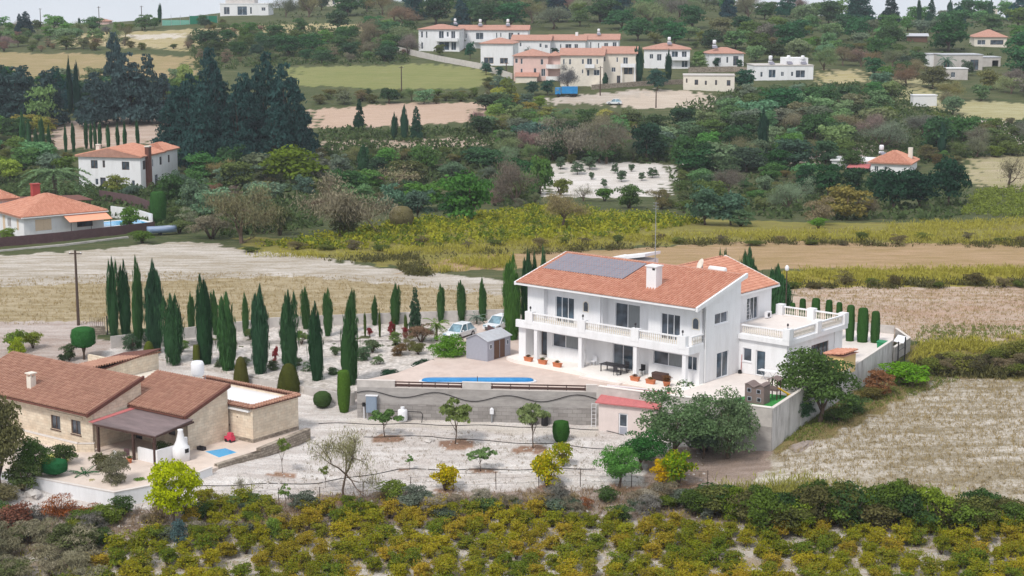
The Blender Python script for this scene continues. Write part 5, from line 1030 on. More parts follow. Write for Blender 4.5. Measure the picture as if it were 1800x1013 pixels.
t, W, Hh = H2('village_villa', 'plain white village villa with blank wall and red hipped roof', 845, 900, 78, 116, -8, 13, 'white', 'tile_far', 1.6, 'hip', [(.1,.4,.1,.38,'h'),(.6,.85,.1,.36,'h')], [(.2,.28,.55,.75,'s')], group=gv)
t, W, Hh = H2('village_villa', 'white village villa with red roof above the pink house', 900, 965, 72, 98, -6, 11, 'white', 'tile_far', 1.6, 'gx', [(.2,.25,.6,.85,'s'),(.72,.78,.55,.8,'s'),(.86,.94,.5,.72,'w')], group=gv)
t, W, Hh = H2('village_villa', 'white village villa with wide dark window above the cream houses', 965, 1027, 72, 98, -6, 11, 'white', 'tile_far', 1.7, 'gx', [(.3,.34,.5,.75,'s'),(.45,.62,.5,.76,'w'),(.7,.8,.5,.76,'w')], group=gv); c = MB().box(W*.7,W*.7+.9,4,4.9,Hh+.4,Hh+2.6).build('chimney', MT['white'], t)
t, W, Hh = H2('village_villa', 'white village villa at the right end of the upper row with corner balcony', 1027, 1085, 71, 98, -6, 11, 'white', 'tile_far', 1.7, 'gx', [(.17,.21,.4,.85,'s'),(.4,.44,.45,.8,'s'),(.58,.7,.4,.8,'d'),(.83,.95,.3,.85,'d')], group=gv); balcony(t, W*.78, W*1.15, 0, Hh*.22); upd(t); heater(on(t,W*.4,4,Hh+1.4), 0, 'solar water heater at the right end of the upper village row', .7)
t, W, Hh = H2('village_villa', 'pink village villa with round white corner balconies', 903, 962, 100, 143, -5, 12, 'pink', 'tile_far', 1.8, 'hip', [(.04,.12,.72,.9,'s'),(.2,.26,.68,.9,'s'),(.78,.86,.66,.88,'s'),(.2,.26,.3,.5,'s'),(.58,.66,.34,.52,'s'),(.8,.92,.2,.5,'w')], group=gv)
for z in (.52,.05):
    m = MB().lathe([(.1,-.25),(2.6,-.25),(2.6,.95),(2.45,.95),(2.45,0),(.1,0)], 18, (W+1.6,1.2,Hh*z+.2)); m.build('balcony', MT['white'], t)
MB().box(W,W+3.6,2,6,-1,Hh).build('wall', MT['pink'], t); window(t, (W+.6,2,Hh*.58), 0, 2.2, 2.4, 2, name='balcony_door'); hiproof(t, 3.6, 5, Hh+.1, 1.2, 'tile_far', .5, W, 1.5)
slab(t, 'porch_roof', 'tile_far', [(.5,-3.5,1.6),(W*.75,-3.5,1.6),(W*.75,-.02,2.6),(.5,-.02,2.6)], .12); MB().box(.8,W*.7,-3.2,-2.9,-1,1.5).build('porch_wall', MT['cream'], t)
t, W, Hh = H2('village_villa', 'cream village villa with steps behind the grey bush', 985, 1058, 99, 152, -6, 12, 'cream', 'tile_far', 1.8, 'gx', [(.5,.55,.72,.88,'s'),(.62,.74,.66,.9,'d'),(.84,.88,.72,.88,'s'),(.5,.54,.42,.55,'s'),(.62,.68,.34,.54,'s'),(.78,.92,.36,.54,'w'),(.06,.1,.7,.88,'s'),(.2,.25,.7,.88,'s')], group=gv); balcony(t, W*.58, W*.8, 0, Hh*.62)
for i in range(8): MB().box(W*.72+i*.55,W*.72+i*.55+.55,-1.6,-.05,-1.5,.2+i*.35).build('stair_step', MT['cream'], t)
t, W, Hh = H2('village_villa', 'cream and brown village villa at the right end of the lower row', 1058, 1116, 96, 148, -6, 12, 'cream', 'tile_far', 1.8, 'gx', [(.05,.1,.74,.9,'s'),(.42,.47,.72,.88,'s'),(.62,.76,.62,.88,'d'),(.28,.4,.4,.55,'w'),(.44,.54,.02,.28,'br'),(.64,.9,.32,.55,'h')], group=gv); balcony(t, W*.55, W*.98, 0, Hh*.58)
for x in (.56,.95): MB().box(W*x,W*x+.25,-1.35,-1.1,-1,Hh*.58-.21).build('column', MT['white'], t)
t, W, Hh = H2('village_villa', 'white village villa between two dark cypresses with glass balconies', 1132, 1210, 88, 120, -4, 12, 'white', 'tile_far', 1.7, 'hip', [(.12,.2,.5,.75,'w'),(.28,.38,.4,.75,'d'),(.6,.74,.5,.9,'b'),(.82,.93,.5,.9,'d'),(.82,.95,.05,.4,'b')], group=gv); balcony(t, W*.56, W*.98, 0, Hh*.46); upd(t); heater(on(t,W*.55,4,Hh+1.3), 0, 'solar water heater on the villa between two cypresses', .8)
t, W, Hh = H2('small_house', 'small white house with red hipped roof right of the village', 1246, 1306, 95, 118, 4, 9, 'white', 'tile_far', 1.7, 'hip', [(.25,.35,.3,.7,'w'),(.5,.56,.3,.75,'s'),(.7,.85,.1,.8,'br')]); upd(t); heater(on(t,W*.2,3,Hh+1.4), 0, 'round water tank on the small white house', .9)
t, W, Hh = H2('old_stone_house', 'old flat-roofed beige stone house below the small white house', 1201, 1288, 134, 158, -5, 8, 'cream', 'greyrender', kind='flat', front=[(.05,.08,.5,.8,'br'),(.22,.29,.35,.72,'br'),(.42,.46,.35,.65,'br'),(.62,.66,.35,.7,'br'),(.85,.92,.3,.7,'br')])
t, W, Hh = H2('flat_roofed_house', 'wide white flat-roofed house with white water tanks', 1326, 1428, 117, 142, 3, 12, 'white', 'greyrender', kind='flat', front=[(.1,.14,.25,.6,'s'),(.24,.36,.2,.75,'b'),(.45,.5,.3,.6,'w'),(.62,.66,.3,.6,'s'),(.7,.86,.2,.7,'w')]); upd(t)
for f, y in ((.3,3),(.62,4),(.85,3)): heater(on(t,W*f,y,Hh+.25), R(10), {.3:'left',.62:'middle',.85:'right'}[f]+' of three water heaters on the wide flat roof', .9)
MB().box(W*.55,W*.95,3.5,10,Hh+.25,Hh+2.2).build('upper_room', MT['white'], t)
t, W, Hh = H2('red_roofed_house', 'white house with red tiled roof half hidden by dark trees, right middle', 1530, 1592, 287, 304, -22, 10, 'white', 'tile_far', 2.3, 'hip', [(.1,.2,.2,.7,'w'),(.35,.42,.2,.7,'s')], relief='tile_red'); c = MB().box(W*.85,W*.85+.9,5,5.9,Hh+.8,Hh+3.1).build('chimney', MT['cream'], t)
walls(t, 9, 8, Hh*.95, 'white', x0=-9, y0=3); MB().box(-9.3,0,2.7,11.3,Hh*.95,Hh*.95+.25).build('flat_roof', MT['white2'], t); slab(t, 'porch_roof', 'redroof', [(-5,-.5,Hh*.5),(-.2,-.5,Hh*.5),(-.2,2.9,Hh*.75),(-5,2.9,Hh*.75)], .1); upd(t); heater(on(t,1.5,4,Hh+1.2), R(20), 'white water heater on the half hidden red roof', .8)
t, W, Hh = H2('farm_shed', 'grey metal-clad farm building among the trees at upper right', 1655, 1726, 98, 124, 3, 9, 'greyrender', 'sheet', kind='flat', front=[(.05,.2,.1,.6,'b'),(.7,.9,.02,.7,'br')], cat='shed')
t, W, Hh = H2('farm_annex', 'low white shed left of the grey farm building', 1633, 1660, 97, 118, 3, 7, 'white', 'sheet', kind='flat', front=[(.3,.6,.2,.6,'w')], cat='shed'); t, W, Hh = H2('lean_to', 'low pale lean-to right of the grey farm building', 1722, 1758, 102, 118, 3, 7, 'greyrender', 'sheet', kind='flat', front=[(.6,.9,.02,.7,'n')], cat='shed')
t, W, Hh = H2('blue_hut', 'small pale blue hut below the grey farm building', 1664, 1700, 122, 140, 0, 5, 'greyrender', 'white2', kind='flat', front=[(.2,.4,.2,.7,'b')], cat='hut')
t, W, Hh = H2('open_barn', 'open barn with slanted tin roof among the upper right trees', 1594, 1628, 64, 73, -8, 6, 'shutterb', 'sheet', .8, 'gx', cat='barn')
t, W, Hh = H2('hill_house', 'white house with faded red roof near the upper right ridge', 1712, 1766, 66, 82, -6, 10, 'cream', 'tile_far', 2.4, 'hip', [(.1,.35,.2,.7,'w'),(.5,.9,.2,.7,'br')])
t, W, Hh = H2('storage_container', 'white storage container on the right hillside', 1605, 1646, 169, 187, 2, 3, 'white2', 'alu', kind='flat', cat='container')
for i in range(9): MB().box(W*(i+.5)/9-.06,W*(i+.5)/9+.06,-.05,-.005,.1,Hh-.1).build('rib', MT['white2'], t)
t, W, Hh = H2('ridge_villa', 'modern white flat-roofed villa on the ridge at upper left', 387, 470, 8, 29, -2, 12, 'white', 'white2', kind='flat', front=[(.08,.2,.15,.75,'d'),(.36,.56,.1,.8,'b'),(.62,.66,.2,.75,'s'),(.86,.94,.45,.72,'w')]); MB().box(2,W*.7,2,10,Hh+.25,Hh+3).build('upper_room', MT['greyrender'], t)
t, W, Hh = H2('ridge_house', 'beige block on the ridge beside the right cypress', 1733, 1752, 18, 38, 0, 8, 'cream', 'cream', kind='flat', front=[(.2,.4,.4,.7,'s'),(.6,.8,.4,.7,'s')])
t, W, Hh = H2('ridge_house', 'pale house at the top edge between ridge trees', 545, 600, -6, 12, 0, 9, 'cream', 'tile_far', 1.5, 'hip', [(.1,.2,.2,.7,'w'),(.4,.5,.2,.7,'w'),(.7,.8,.2,.7,'w')])
t, W, Hh = H2('ridge_house', 'low red-roofed house on the left ridge behind bushes', 155, 190, 38, 46, 0, 7, 'pink', 'tile_far', 1.2, 'hip', [(.4,.6,.2,.7,'w')])
wallrun('village_wall', [G(700,92), G(770,108), G(845,122), G(900,140)], 1.8, .3, 'greyrender', 'grey retaining wall below the white village villas', deep=1); wallrun('orchard_wall', [G(1210,128), G(1290,126), G(1330,130)], 1.6, .3, 'drystone', 'old stone wall beneath the small white house', deep=1)
wallrun('track_wall', [G(1040,158), G(1120,152), G(1200,148)], 1.4, .3, 'drystone', 'stone wall along the track below the cream villas', deep=1)
# tennis-court netting on the ridge
t = thing('netting_fence', 'green netted fence posts of a court on the left ridge', 'fence', G(285,46)); k = .26
for i in range(7): MB().tube([(i*3.6,0,-.5),(i*3.6,0,4.4)], .08, 5).build('post', MT['metal'], t)
for i in range(6): MB().box(i*3.6+.1,i*3.6+3.5,-.02,.02,.2,2.3+(1.6 if i > 2 else 0)).build('net', mat('green_net', S(120,176,160) if i < 3 else S(40,120,96), .9, .2, 3), t)
# vehicles in the village
t = thing('lorry', 'bright blue box lorry parked on the village track', 'lorry', G(976,170), R(-3)); MB().box(0,1.5,-1.1,1.1,.7,2.5).build('cab', MT['blue'], t); MB().box(1.75,6.2,-1.2,1.2,.9,2.75).build('cargo_box', MT['blue'], t); MB().box(.1,6.1,-.9,.9,.55,.69).build('chassis', MT['black'], t); MB().box(-.02,-.005,-.95,.95,1.6,2.3).build('windscreen', MT['carglass'], t); MB().box(.25,1.0,-1.12,-1.105,1.6,2.25).build('side_window', MT['carglass'], t)
for x in (.9,4.6,5.5):
    for y in (-1.0,1.0): MB().tube([(x,y-.12,.45),(x,y+.12,.45)], .45, 12).build('wheel', MT['black'], t)
car('village_car', 'white car parked below the village at the right of the track', G(1080,184), R(-10), MT['carwhite']); car('village_car', 'white car parked left of the red tractor', G(865,168), R(10), MT['carwhite']); car('village_car', 'silver car parked left of the blue lorry', G(925,182), R(160), MT['metal'])
t = thing('tractor', 'small red tractor with canopy by the village track', 'tractor', G(893,186), R(180)); MB().box(-1.6,0,-.4,.4,.7,1.3).build('bonnet', MT['red'], t); MB().box(0,1.0,-.6,.6,.7,1.1).build('seat', MT['red'], t); MB().box(-.1,1.2,-.75,.75,2.3,2.4).build('canopy', MT['red'], t)
for x in (0,1.05):
    for y in (-.65,.65): MB().tube([(x,y,1),(x,y,2.3)], .04, 5).build('post', MT['dkmetal'], t)
for x, r_ in ((-1.2,.4),(.7,.7)):
    for y in (-.75,.75): MB().tube([(x,y-.15,r_),(x,y+.15,r_)], r_, 14).build('wheel', MT['black'], t)
# poles
def pole(px, top, base, label, arm=True, r_=.13, Y=None):
    g = G(px, base); h = (base-top)*g.y/math.cos(PITCH)/FPX; t = thing('utility_pole', label, 'pole', g, 0, 'utility poles'); MB().tube([(0,0,-.5),(0,0,h)], [r_*1.2, r_*.8], 8).build('pole', MT['pole'], t)
    if arm: MB().box(-.7,.7,-.05,.05,h-.45,h-.33).build('crossarm', MT['pole'], t); [MB().lathe([(.05,0),(.07,.06),(.04,.14)], 6).build('insulator', MT['alu'], t, loc=(x,0,h-.33)) for x in (-.6,0,.6)]
pole(138,438,572,'tall wooden pole in front of the cottage gate', True, .15)
for px, a, b, l in ((706,118,172,'wooden pole at the edge of the green field'),(1055,118,168,'wooden pole in front of the cream village villa'),(1153,160,190,'twin wooden pole in the pale field below the village'),(72,16,50,'leftmost pole on the skyline beside the dark tree'),(175,13,52,'pole on the left ridge left of the court'),(197,4,32,'taller pole on the skyline behind the ridge hedge'),(250,12,54,'pole at the left corner of the court'),(236,4,30,'pole on the skyline left of the court'),(326,0,30,'pole at the top edge above the netting'),(890,110,128,'short pole beside the plain white villa')): pole(px, a, b, l, True, .16)
# ---------------------------------------------------------------- fence, hoses and small things in the lower garden
FE = thing('wire_fence', 'rusty post and wire fence along the lower garden edge', 'fence')
fp = [(300,905,30),(490,886,30),(562,882,28),(638,872,28),(722,868,32),(797,864,36),(872,861,34),(947,858,36),(1020,856,34),(1110,858,34),(1243,866,42)]
tops = []
for px, by, h in fp:
    g = G(px, by); hh = h*g.y/FPX; MB().tube([(0,0,-.2),(.03*random.uniform(-1,1),0,hh)], .035, 5).build('post', MT['pole'], FE, loc=g); tops.append((g, hh))
for f in (.35,.65,.95):
    for (a, ha_), (b, hb) in zip(tops, tops[1:]): MB().tube([a+Vector((0,0,ha_*f)), (a+b)/2+Vector((0,0,(ha_+hb)/2*f-.06)), b+Vector((0,0,hb*f))], .01, 3).build('wire', MT['dkmetal'], FE)
def hose(pts, label):
    q = []
    for (x0,y0),(x1,y1) in zip(pts, pts[1:]):
        for i in range(12): u = i/12; q.append(G(x0+(x1-x0)*u, y0+(y1-y0)*u+1.2*math.sin((x0+(x1-x0)*u)*.05))+Vector((0,0,.03)))
    one('irrigation_hose', MB().tube(q, .035, 4), MT['black'], label, 'hose', group='irrigation hoses')
hose([(560,745),(700,746),(900,750),(1060,756),(1100,768)], 'irrigation hose running close below the concrete wall'); hose([(640,768),(760,768),(850,776),(980,782),(1120,795)], 'irrigation hose across the middle of the lower garden'); hose([(300,858),(440,852),(560,850),(700,826),(900,826),(1060,824)], 'irrigation hose along the front of the lower garden')
MT['soilgrey'] = mat('grey_soil', S(150,138,130), .95, .3, 3, .4)
def rock(px, py, s_, lab, grp=None):
    r = np.random.default_rng(int(px)); m = MB(); hp = 'heap' in lab; m.lathe([(.02,-.3),(1.5,-.3),(1.1,.05),(.6,.3),(.2,.48),(.02,.5)] if hp else [(.02,-.3),(.6,-.2),(.9,.1),(.75,.5),(.4,.72),(.02,.78)], 9); m.v = [(x*(1+.25*r.normal()), y*(1+.25*r.normal()), z*(1+.15*r.normal())) for x, y, z in m.v]
    o = one('soil_heap' if hp else 'rock', m, MT['soilgrey'] if hp else MT['concrete_l'], lab, 'soil heap' if hp else 'rock', G(px, py), r.random()*6, grp); o.scale = (s_, s_*.8, s_*.7)
rock(755,776,.6,'pale rock beside the second fig tree'); rock(60,872,.9,'white boulder in front of the garden wall'); rock(465,905,.7,'pale boulder on the bank below the garden'); rock(420,908,.5,'small white stone on the bank left of the fern bush'); rock(1415,783,1.0,'grey soil heap on the right field edge')
t = thing('trailer', 'old trailer with white frame under the olive trees', 'trailer', G(1233,792), R(10)); MB().box(-1.3,1.3,-.7,.7,.5,.65).build('bed', MT['dkmetal'], t); MB().tube([(-1.2,-.6,.65),(-1.2,-.6,1.4),(-.2,-.6,1.4),(.1,-.6,.65)], .05, 5).build('frame', MT['alu'], t)
for y in (-.75,.75): MB().tube([(0,y-.1,.35),(0,y+.1,.35)], .35, 12).build('wheel', MT['black'], t)

# ---------------------------------------------------------------- planting near the houses
K = lambda r, g, b, k=1.: S(r, g, b, k)
CY = K(62,98,62); CYL = K(84,124,58)
tall = [(201,450,602,25),(223,455,600,26),(243,447,614,25),(272,454,622,42),(306,514,641,46),(362,479,645,37),(402,510,655,46),(458,496,664,39),(510,508,660,40),(559,527,678,34),(615,524,688,42)]
for i, (x, a, b, w) in enumerate(tall): P('cypress', 'cypress_tree', f'tall dark cypress, {ORD[i]} from the left in the hedge behind the cottage', 'tree', x, a, b, w, K(*[(62,98,62),(56,92,60),(66,102,58),(60,94,68)][i % 4]), 'cypress hedge behind the cottage', lean=.035*math.sin(i*2.3))
back = [(337,512,588,16),(378,508,590,16),(432,512,592,16),(538,502,580,21),(577,504,592,21),(619,506,585,18),(659,518,573,15),(695,496,572,23),(775,496,568,17),(811,492,566,21),(848,486,566,19)]
for i, (x, a, b, w) in enumerate(back): P('cypress', 'cypress_tree', f'slim cypress, {ORD[i]} from the left in the back row along the field wall', 'tree', x, a, b, w, K(70,104,58), 'back row of cypresses')
P('pine', 'conifer', 'loose open conifer between the back row cypresses', 'tree', 730, 502, 590, 30, K(64,92,66))
for x, a, b, w, l in ((900,442,606,38,'broad bright green cypress at the left corner of the villa'),(926,438,596,26,'dark cypress behind the bright one at the villa corner'),(938,440,592,22,'dark cypress touching the villa roof eave'),(953,426,588,15,'thin dark cypress tip above the villa roof at left')): P('cypress', 'cypress_tree', l, 'tree', x, a, b, w, CYL if x == 900 else CY)
for x, a, b, w, l in ((1264,434,560,16,'left of two cypress tips above the villa rear roof'),(1274,436,560,16,'right of two cypress tips above the villa rear roof'),(1315,432,575,46,'broad cypress behind the rear gable'),(1367,463,580,50,'broad cypress behind the roof terrace')): P('cypress', 'cypress_tree', l, 'tree', x, a, b, w, CY)
for i, (x, a, b, w) in enumerate([(1392,530,598,11),(1409,522,602,14),(1432,521,604,18),(1455,524,608,15),(1473,528,612,13),(1493,533,617,17),(1515,538,619,22),(1537,544,621,18)]): P('column', 'clipped_cypress', f'clipped column cypress, {ORD[i]} from the left behind the roof terrace', 'tree', x, a, b, w, K(66,104,52), 'clipped cypresses of the rear yard', parts=('trunk','crown'))
for x, a, b, w, l in ((642,548,592,6,'thin young cypress left in the gravel garden'),(668,543,594,6,'thin young cypress, second in the gravel garden'),(693,558,592,7,'thin young cypress beside the red bush'),(714,552,590,9,'young cypress right of the red bushes')): P('cypfar', 'cypress_tree', l, 'tree', x, a, b, w, K(92,112,50))
for x, a, b, w, kd, c, l in ((262,598,630,24,'dome',K(104,116,46),'olive-green clipped dome behind the cottage parapet'),(346,604,648,14,'column',K(104,112,50),'small clipped block behind the water tank'),(424,624,676,30,'dome',K(92,92,46),'clipped cone between the water tank and the cypresses'),(508,636,690,46,'dome',K(92,96,44),'big clipped dome behind the cottage wing'),(605,647,724,26,'column',K(86,120,44),'tall clipped column beside the concrete wall end'),(567,686,716,36,'ball',K(74,96,54),'clipped box ball beside the cottage wing'),(148,573,632,46,'mushroom',K(58,112,58),'flat-topped clipped tree by the entrance gate'),(97,806,846,50,'mushroom',K(44,104,62),'flat-topped clipped bush in the cottage garden'),(986,738,776,34,'column',K(62,104,44),'square clipped dark bush behind the tall lemon tree')):
    P(kd, 'topiary', l, 'shrub', x, a, b, w, c)
# gravel garden
P('round', 'tree', 'round green tree with orange tips left of the grey shed', 'tree', 790, 582, 648, 78, K(98,142,48)); P('bush', 'spiky_shrub', 'dark spiky shrub left of the pool terrace', 'shrub', 745, 627, 662, 44, K(44,76,54)); P('bush', 'shrub', 'low dark shrub behind the concrete wall at left', 'shrub', 690, 644, 668, 44, K(54,84,62))
for x, a, b, w, l in ((650,570,592,12,'red-leaved shrub left in the gravel garden'),(688,562,594,14,'red-leaved shrub in the middle of the gravel garden'),(712,572,596,14,'red-leaved shrub beside the fallen palm fronds'),(484,600,640,12,'reddish shrub between two hedge cypresses')): P('bush', 'red_shrub', l, 'shrub', x, a, b, w, K(150,58,62))
P('yucca', 'palm', 'small bright palm left of the white car', 'palm', 768, 541, 600, 50, K(116,140,70)); P('twigbush', 'palm_debris', 'brown heap of dry fronds in the gravel garden', 'shrub', 740, 566, 602, 62, K(124,96,82)); P('yucca', 'palm', 'grey-green fan palm behind the white car', 'palm', 838, 542, 572, 40, K(110,130,116))
P('bush', 'flowering_shrub', 'pale shrub with white flowers beside the villa corner', 'shrub', 925, 556, 606, 34, K(140,128,92))
for i, (x, y, w, c) in enumerate([(655,615,36,(110,126,92)),(695,600,26,(120,140,80)),(720,612,30,(124,116,76)),(702,622,32,(120,100,70)),(735,618,30,(118,120,70)),(665,640,26,(96,116,76)),(640,630,34,(90,116,84)),(520,640,28,(100,122,80)),(540,655,26,(84,112,72)),(480,650,26,(92,110,76)),(585,660,24,(96,120,80)),(430,640,24,(110,120,84)),(350,632,22,(90,112,74)),(385,645,20,(96,110,80)),(320,615,30,(104,130,60)),(440,590,24,(104,122,70)),(590,620,24,(96,118,78)),(530,600,30,(108,128,60)),(252,598,34,(86,112,84)),(232,610,40,(92,116,90))]):
    P(('bush','bush','twigbush')[i % 3], 'garden_shrub', 'low shrub among the white gravel of the cypress garden', 'shrub', x, y-w*.75, y+6, w, K(*c), 'low shrubs in the gravel garden')
# lower garden trees
P('limetree', 'lime_tree', 'bright yellow-green round tree in front of the white garden wall', 'tree', 308, 795, 934, 112, K(176,184,24))
P('baretree', 'bare_tree', 'thin-leaved leaning bare tree in the lower garden', 'tree', 606, 732, 880, 112, K(158,146,112), lean=.06)
for x, a, b, w, l, c in ((677,712,768,64,'first fig tree from the left below the concrete wall',(96,128,70)),(800,694,780,84,'second fig tree with red-brown trunk below the concrete wall',(112,128,72)),(937,697,788,78,'third sparse fig tree below the hose reel',(124,136,90)),(845,782,828,58,'feathery young tree in the middle of the lower garden',(120,146,92)),(497,758,832,42,'upright young tree right of the rubble wall',(112,132,62)),(720,796,826,26,'tiny sapling left of the small lemon tree',(92,128,56)),(410,862,908,34,'sapling right of the yellow-green tree',(116,134,74)),(502,845,894,38,'sapling in front of the leaning bare tree',(110,136,60)),(572,810,858,30,'small sapling left of the leaning bare tree',(120,132,72))):
    P('figtree' if w > 55 else 'sapling', 'young_tree', l, 'tree', x, a, b, w, K(*c))
P('bare', 'bare_sapling', 'leafless sapling behind the yellow-green tree', 'tree', 428, 828, 876, 42, K(160,150,140))
for x, a, b, w, l, c in ((783,805,862,58,'small bushy lemon tree full of yellow',(168,160,24)),(962,782,856,66,'tall double lemon tree at the fence',(150,160,28)),(990,762,820,44,'yellow-green lemon tree behind the tall double one',(150,164,40)),(1162,800,850,44,'yellow half of the right lemon trees',(206,176,24)),(1192,776,856,70,'green right lemon tree next to the yellow one',(124,156,34))): P('lemon', 'lemon_tree', l, 'tree', x, a, b, w, K(*c), parts=('trunk','crown'))
P('round', 'orange_tree', 'fresh green round tree left of the yellow lemon tree', 'tree', 1087, 774, 858, 88, K(92,138,66)); P('round', 'orange_tree', 'dark green round tree behind the fresh green one', 'tree', 1128, 752, 826, 96, K(62,112,56))
P('olive', 'olive_tree', 'left big grey-green olive tree in front of the retaining wall', 'tree', 1190, 668, 808, 158, K(102,126,86)); P('olive', 'olive_tree', 'right big grey-green olive tree in front of the retaining wall', 'tree', 1278, 670, 806, 128, K(106,128,90))
P('olive', 'olive_tree', 'small front olive tree below the two big ones', 'tree', 1235, 715, 806, 80, K(88,108,86))
P('round', 'fig_tree', 'big dark fig tree overhanging the whitewashed side wall', 'tree', 1440, 606, 744, 156, K(82,106,56), var=1); P('round', 'fig_tree', 'dark lower tree left of the big fig at the wall corner', 'tree', 1408, 690, 746, 60, K(60,88,62))
for x, a, b, w, c, l in ((1592,626,678,96,(112,156,44),'fresh green bush outside the side wall'),(1545,646,694,64,(140,100,70),'reddish brown bush outside the side wall'),(1500,690,726,60,(96,120,74),'low green bush below the fig tree')): P('bush', 'bush', l, 'shrub', x, a, b, w, K(*c))
# cottage garden
P('round', 'tree', 'loose tree at the left picture edge beside the cottage', 'tree', 2, 668, 868, 130, K(110,110,72)); P('round', 'tree', 'green bush tree below the cottage windows at left', 'tree', 62, 762, 846, 84, K(86,112,58)); P('cycad', 'cycad', 'dark green cycad in the cottage garden', 'palm', 149, 800, 842, 62, K(52,104,62))
P('olive', 'olive_tree', 'thin olive tree in front of the pergola', 'tree', 205, 786, 868, 66, K(124,124,98)); P('bush', 'shrub', 'brown-green shrub left of the pergola', 'shrub', 185, 788, 830, 50, K(100,100,66)); P('bush', 'shrub', 'small yellowish plant at the cottage garden wall', 'shrub', 163, 836, 860, 26, K(150,150,70)); P('bush', 'shrub', 'bright green low plant beside the yellow-green tree', 'shrub', 248, 838, 858, 40, K(110,150,50)); P('bush', 'shrub', 'green climber in the corner of the barbecue counter', 'shrub', 285, 772, 800, 34, K(96,116,70))
for x, a, b, w, c, l in ((25,568,622,44,(120,144,62),'left bright bush on the drive above the cottage'),(58,572,612,38,(140,152,64),'yellow-green bush on the drive above the cottage'),(32,588,636,34,(150,164,50),'lemon-green bush on the drive'),(122,600,634,32,(84,104,66),'dark bush left of the flat-topped clipped tree'),(112,618,640,20,(70,84,60),'small dark bush on the drive')): P('bush', 'bush', l, 'shrub', x, a, b, w, K(*c))

for x, a, b, w, c, l in ((112,768,818,56,(84,100,60),'dark shrub left of the yellow ring under the windows'),(40,800,862,74,(92,108,62),'green shrub behind the white garden wall at left'),(8,846,880,70,(116,112,80),'pale shrub in front of the wall at the left edge'),(1470,712,742,64,(92,112,62),'low bush at the foot of the side wall'),(1530,672,702,56,(120,112,64),'olive-brown bush at the foot of the side wall')): P('bush', 'shrub', l, 'shrub', x, a, b, w, K(*c))

# ---------------------------------------------------------------- bank scrub and vineyard in front
r = np.random.default_rng(11)
for i in range(95):
    x = r.uniform(-40, 1260); y = 948-.09*max(x, 0)*.62+r.uniform(-34, 22) if x < 620 else 895+r.uniform(-20, 24)
    k = r.random(); hh = r.uniform(20, 42)*(.6 if 540 < x < 680 else 1); w = hh*r.uniform(1.3, 2.0)
    if k < .45: P('twigbush', 'dry_bush', 'grey-brown dry thorn bush on the bank below the garden', 'shrub', x, y-hh, y, w, K(*[(150,136,128),(132,116,104),(140,118,92),(120,112,112)][i % 4]), 'dry bushes on the bank')
    elif k < .8: P('bush', 'green_bush', 'green bush on the bank above the vineyard', 'shrub', x, y-hh, y, w, K(*[(92,110,52),(78,100,56),(104,120,50),(96,112,92)][i % 4]), 'green bushes on the bank')
    else: P('bush', 'grey_green_bush', 'blue-grey wormwood bush on the bank above the vineyard', 'shrub', x, y-hh, y, w*.9, K(112,120,106), 'blue-grey bushes on the bank')
for x, a, b, w, c, l in ((140,898,940,46,(128,136,56),'bright upright bush below the white garden wall'),(316,905,968,40,(92,116,116),'blue-grey bush under the yellow-green tree'),(480,902,950,34,(120,144,60),'fern-green bush among the pale boulders'),(1030,868,895,30,(150,90,62),'rusty red bush at the fence'),(105,870,905,90,(150,84,50),'left rust-red dry shrub below the white wall'),(160,885,912,70,(146,88,54),'right rust-red dry shrub below the white wall'),(30,880,930,80,(128,88,72),'reddish dry shrub at the left picture edge')): P('bush' if c[0] < 140 or x == 140 else 'twigbush', 'bush', l, 'shrub', x, a, b, w, K(*c))
for i in range(34):                                  # tall hedge between vineyard and the right field
    x = 1215+i*19+r.uniform(-8, 8); base = 925+r.uniform(-12, 14)-(18 if x < 1300 else 0); hh = r.uniform(58, 92) if 1300 < x < 1650 else r.uniform(48, 70); c = [(78,98,46),(96,118,48),(104,108,58),(66,92,50),(118,136,46),(100,98,60)][i % 6]
    P('bush', 'hedge_shrub', 'tall green hedge shrub between the vineyard and the right field', 'shrub', x, base-hh, base, r.uniform(70, 105), K(*c), 'hedge shrubs along the right field')
for i in range(26):
    x = r.uniform(-60, 150); y = r.uniform(945, 1035); hh = r.uniform(30, 60); P(('twigbush','twigbush','bush')[i % 3], 'corner_scrub', 'grey-brown scrub bush in the near left corner', 'shrub', x, y-hh, y, hh*r.uniform(1.3, 1.9), K(*[(140,128,112),(126,116,98),(104,112,72)][i % 3]), 'scrub in the near left corner')
n = 0
for j in range(9):                                   # vine rows
    for i in range(60):
        X = -46+i*1.72+(j % 2)*.8+r.uniform(-.35, .35); Y = 117.0+j*2.0+r.uniform(-.3, .3)+.018*X
        if Y > 131.8-.02*X+(2.2 if X < 14 else -1.0) or abs(X) > .33*Y or n >= 300 or r.random() < .1: continue
        if (X < -26 and Y > 127) or X < -34+(Y-117)*.5: continue
        c = [(142,150,42),(156,156,42),(128,138,42),(160,148,50),(112,134,46)][int(r.integers(0, 5))]
        plant('vine', 'grapevine', f'autumn-coloured grapevine bush in the {ORD[j]} vineyard row from the front', 'vine', (X, Y, Tz(X, Y)), r.uniform(1.15, 1.75), r.uniform(1.7, 2.4), K(*c), 'grapevines of the foreground vineyard'); n += 1

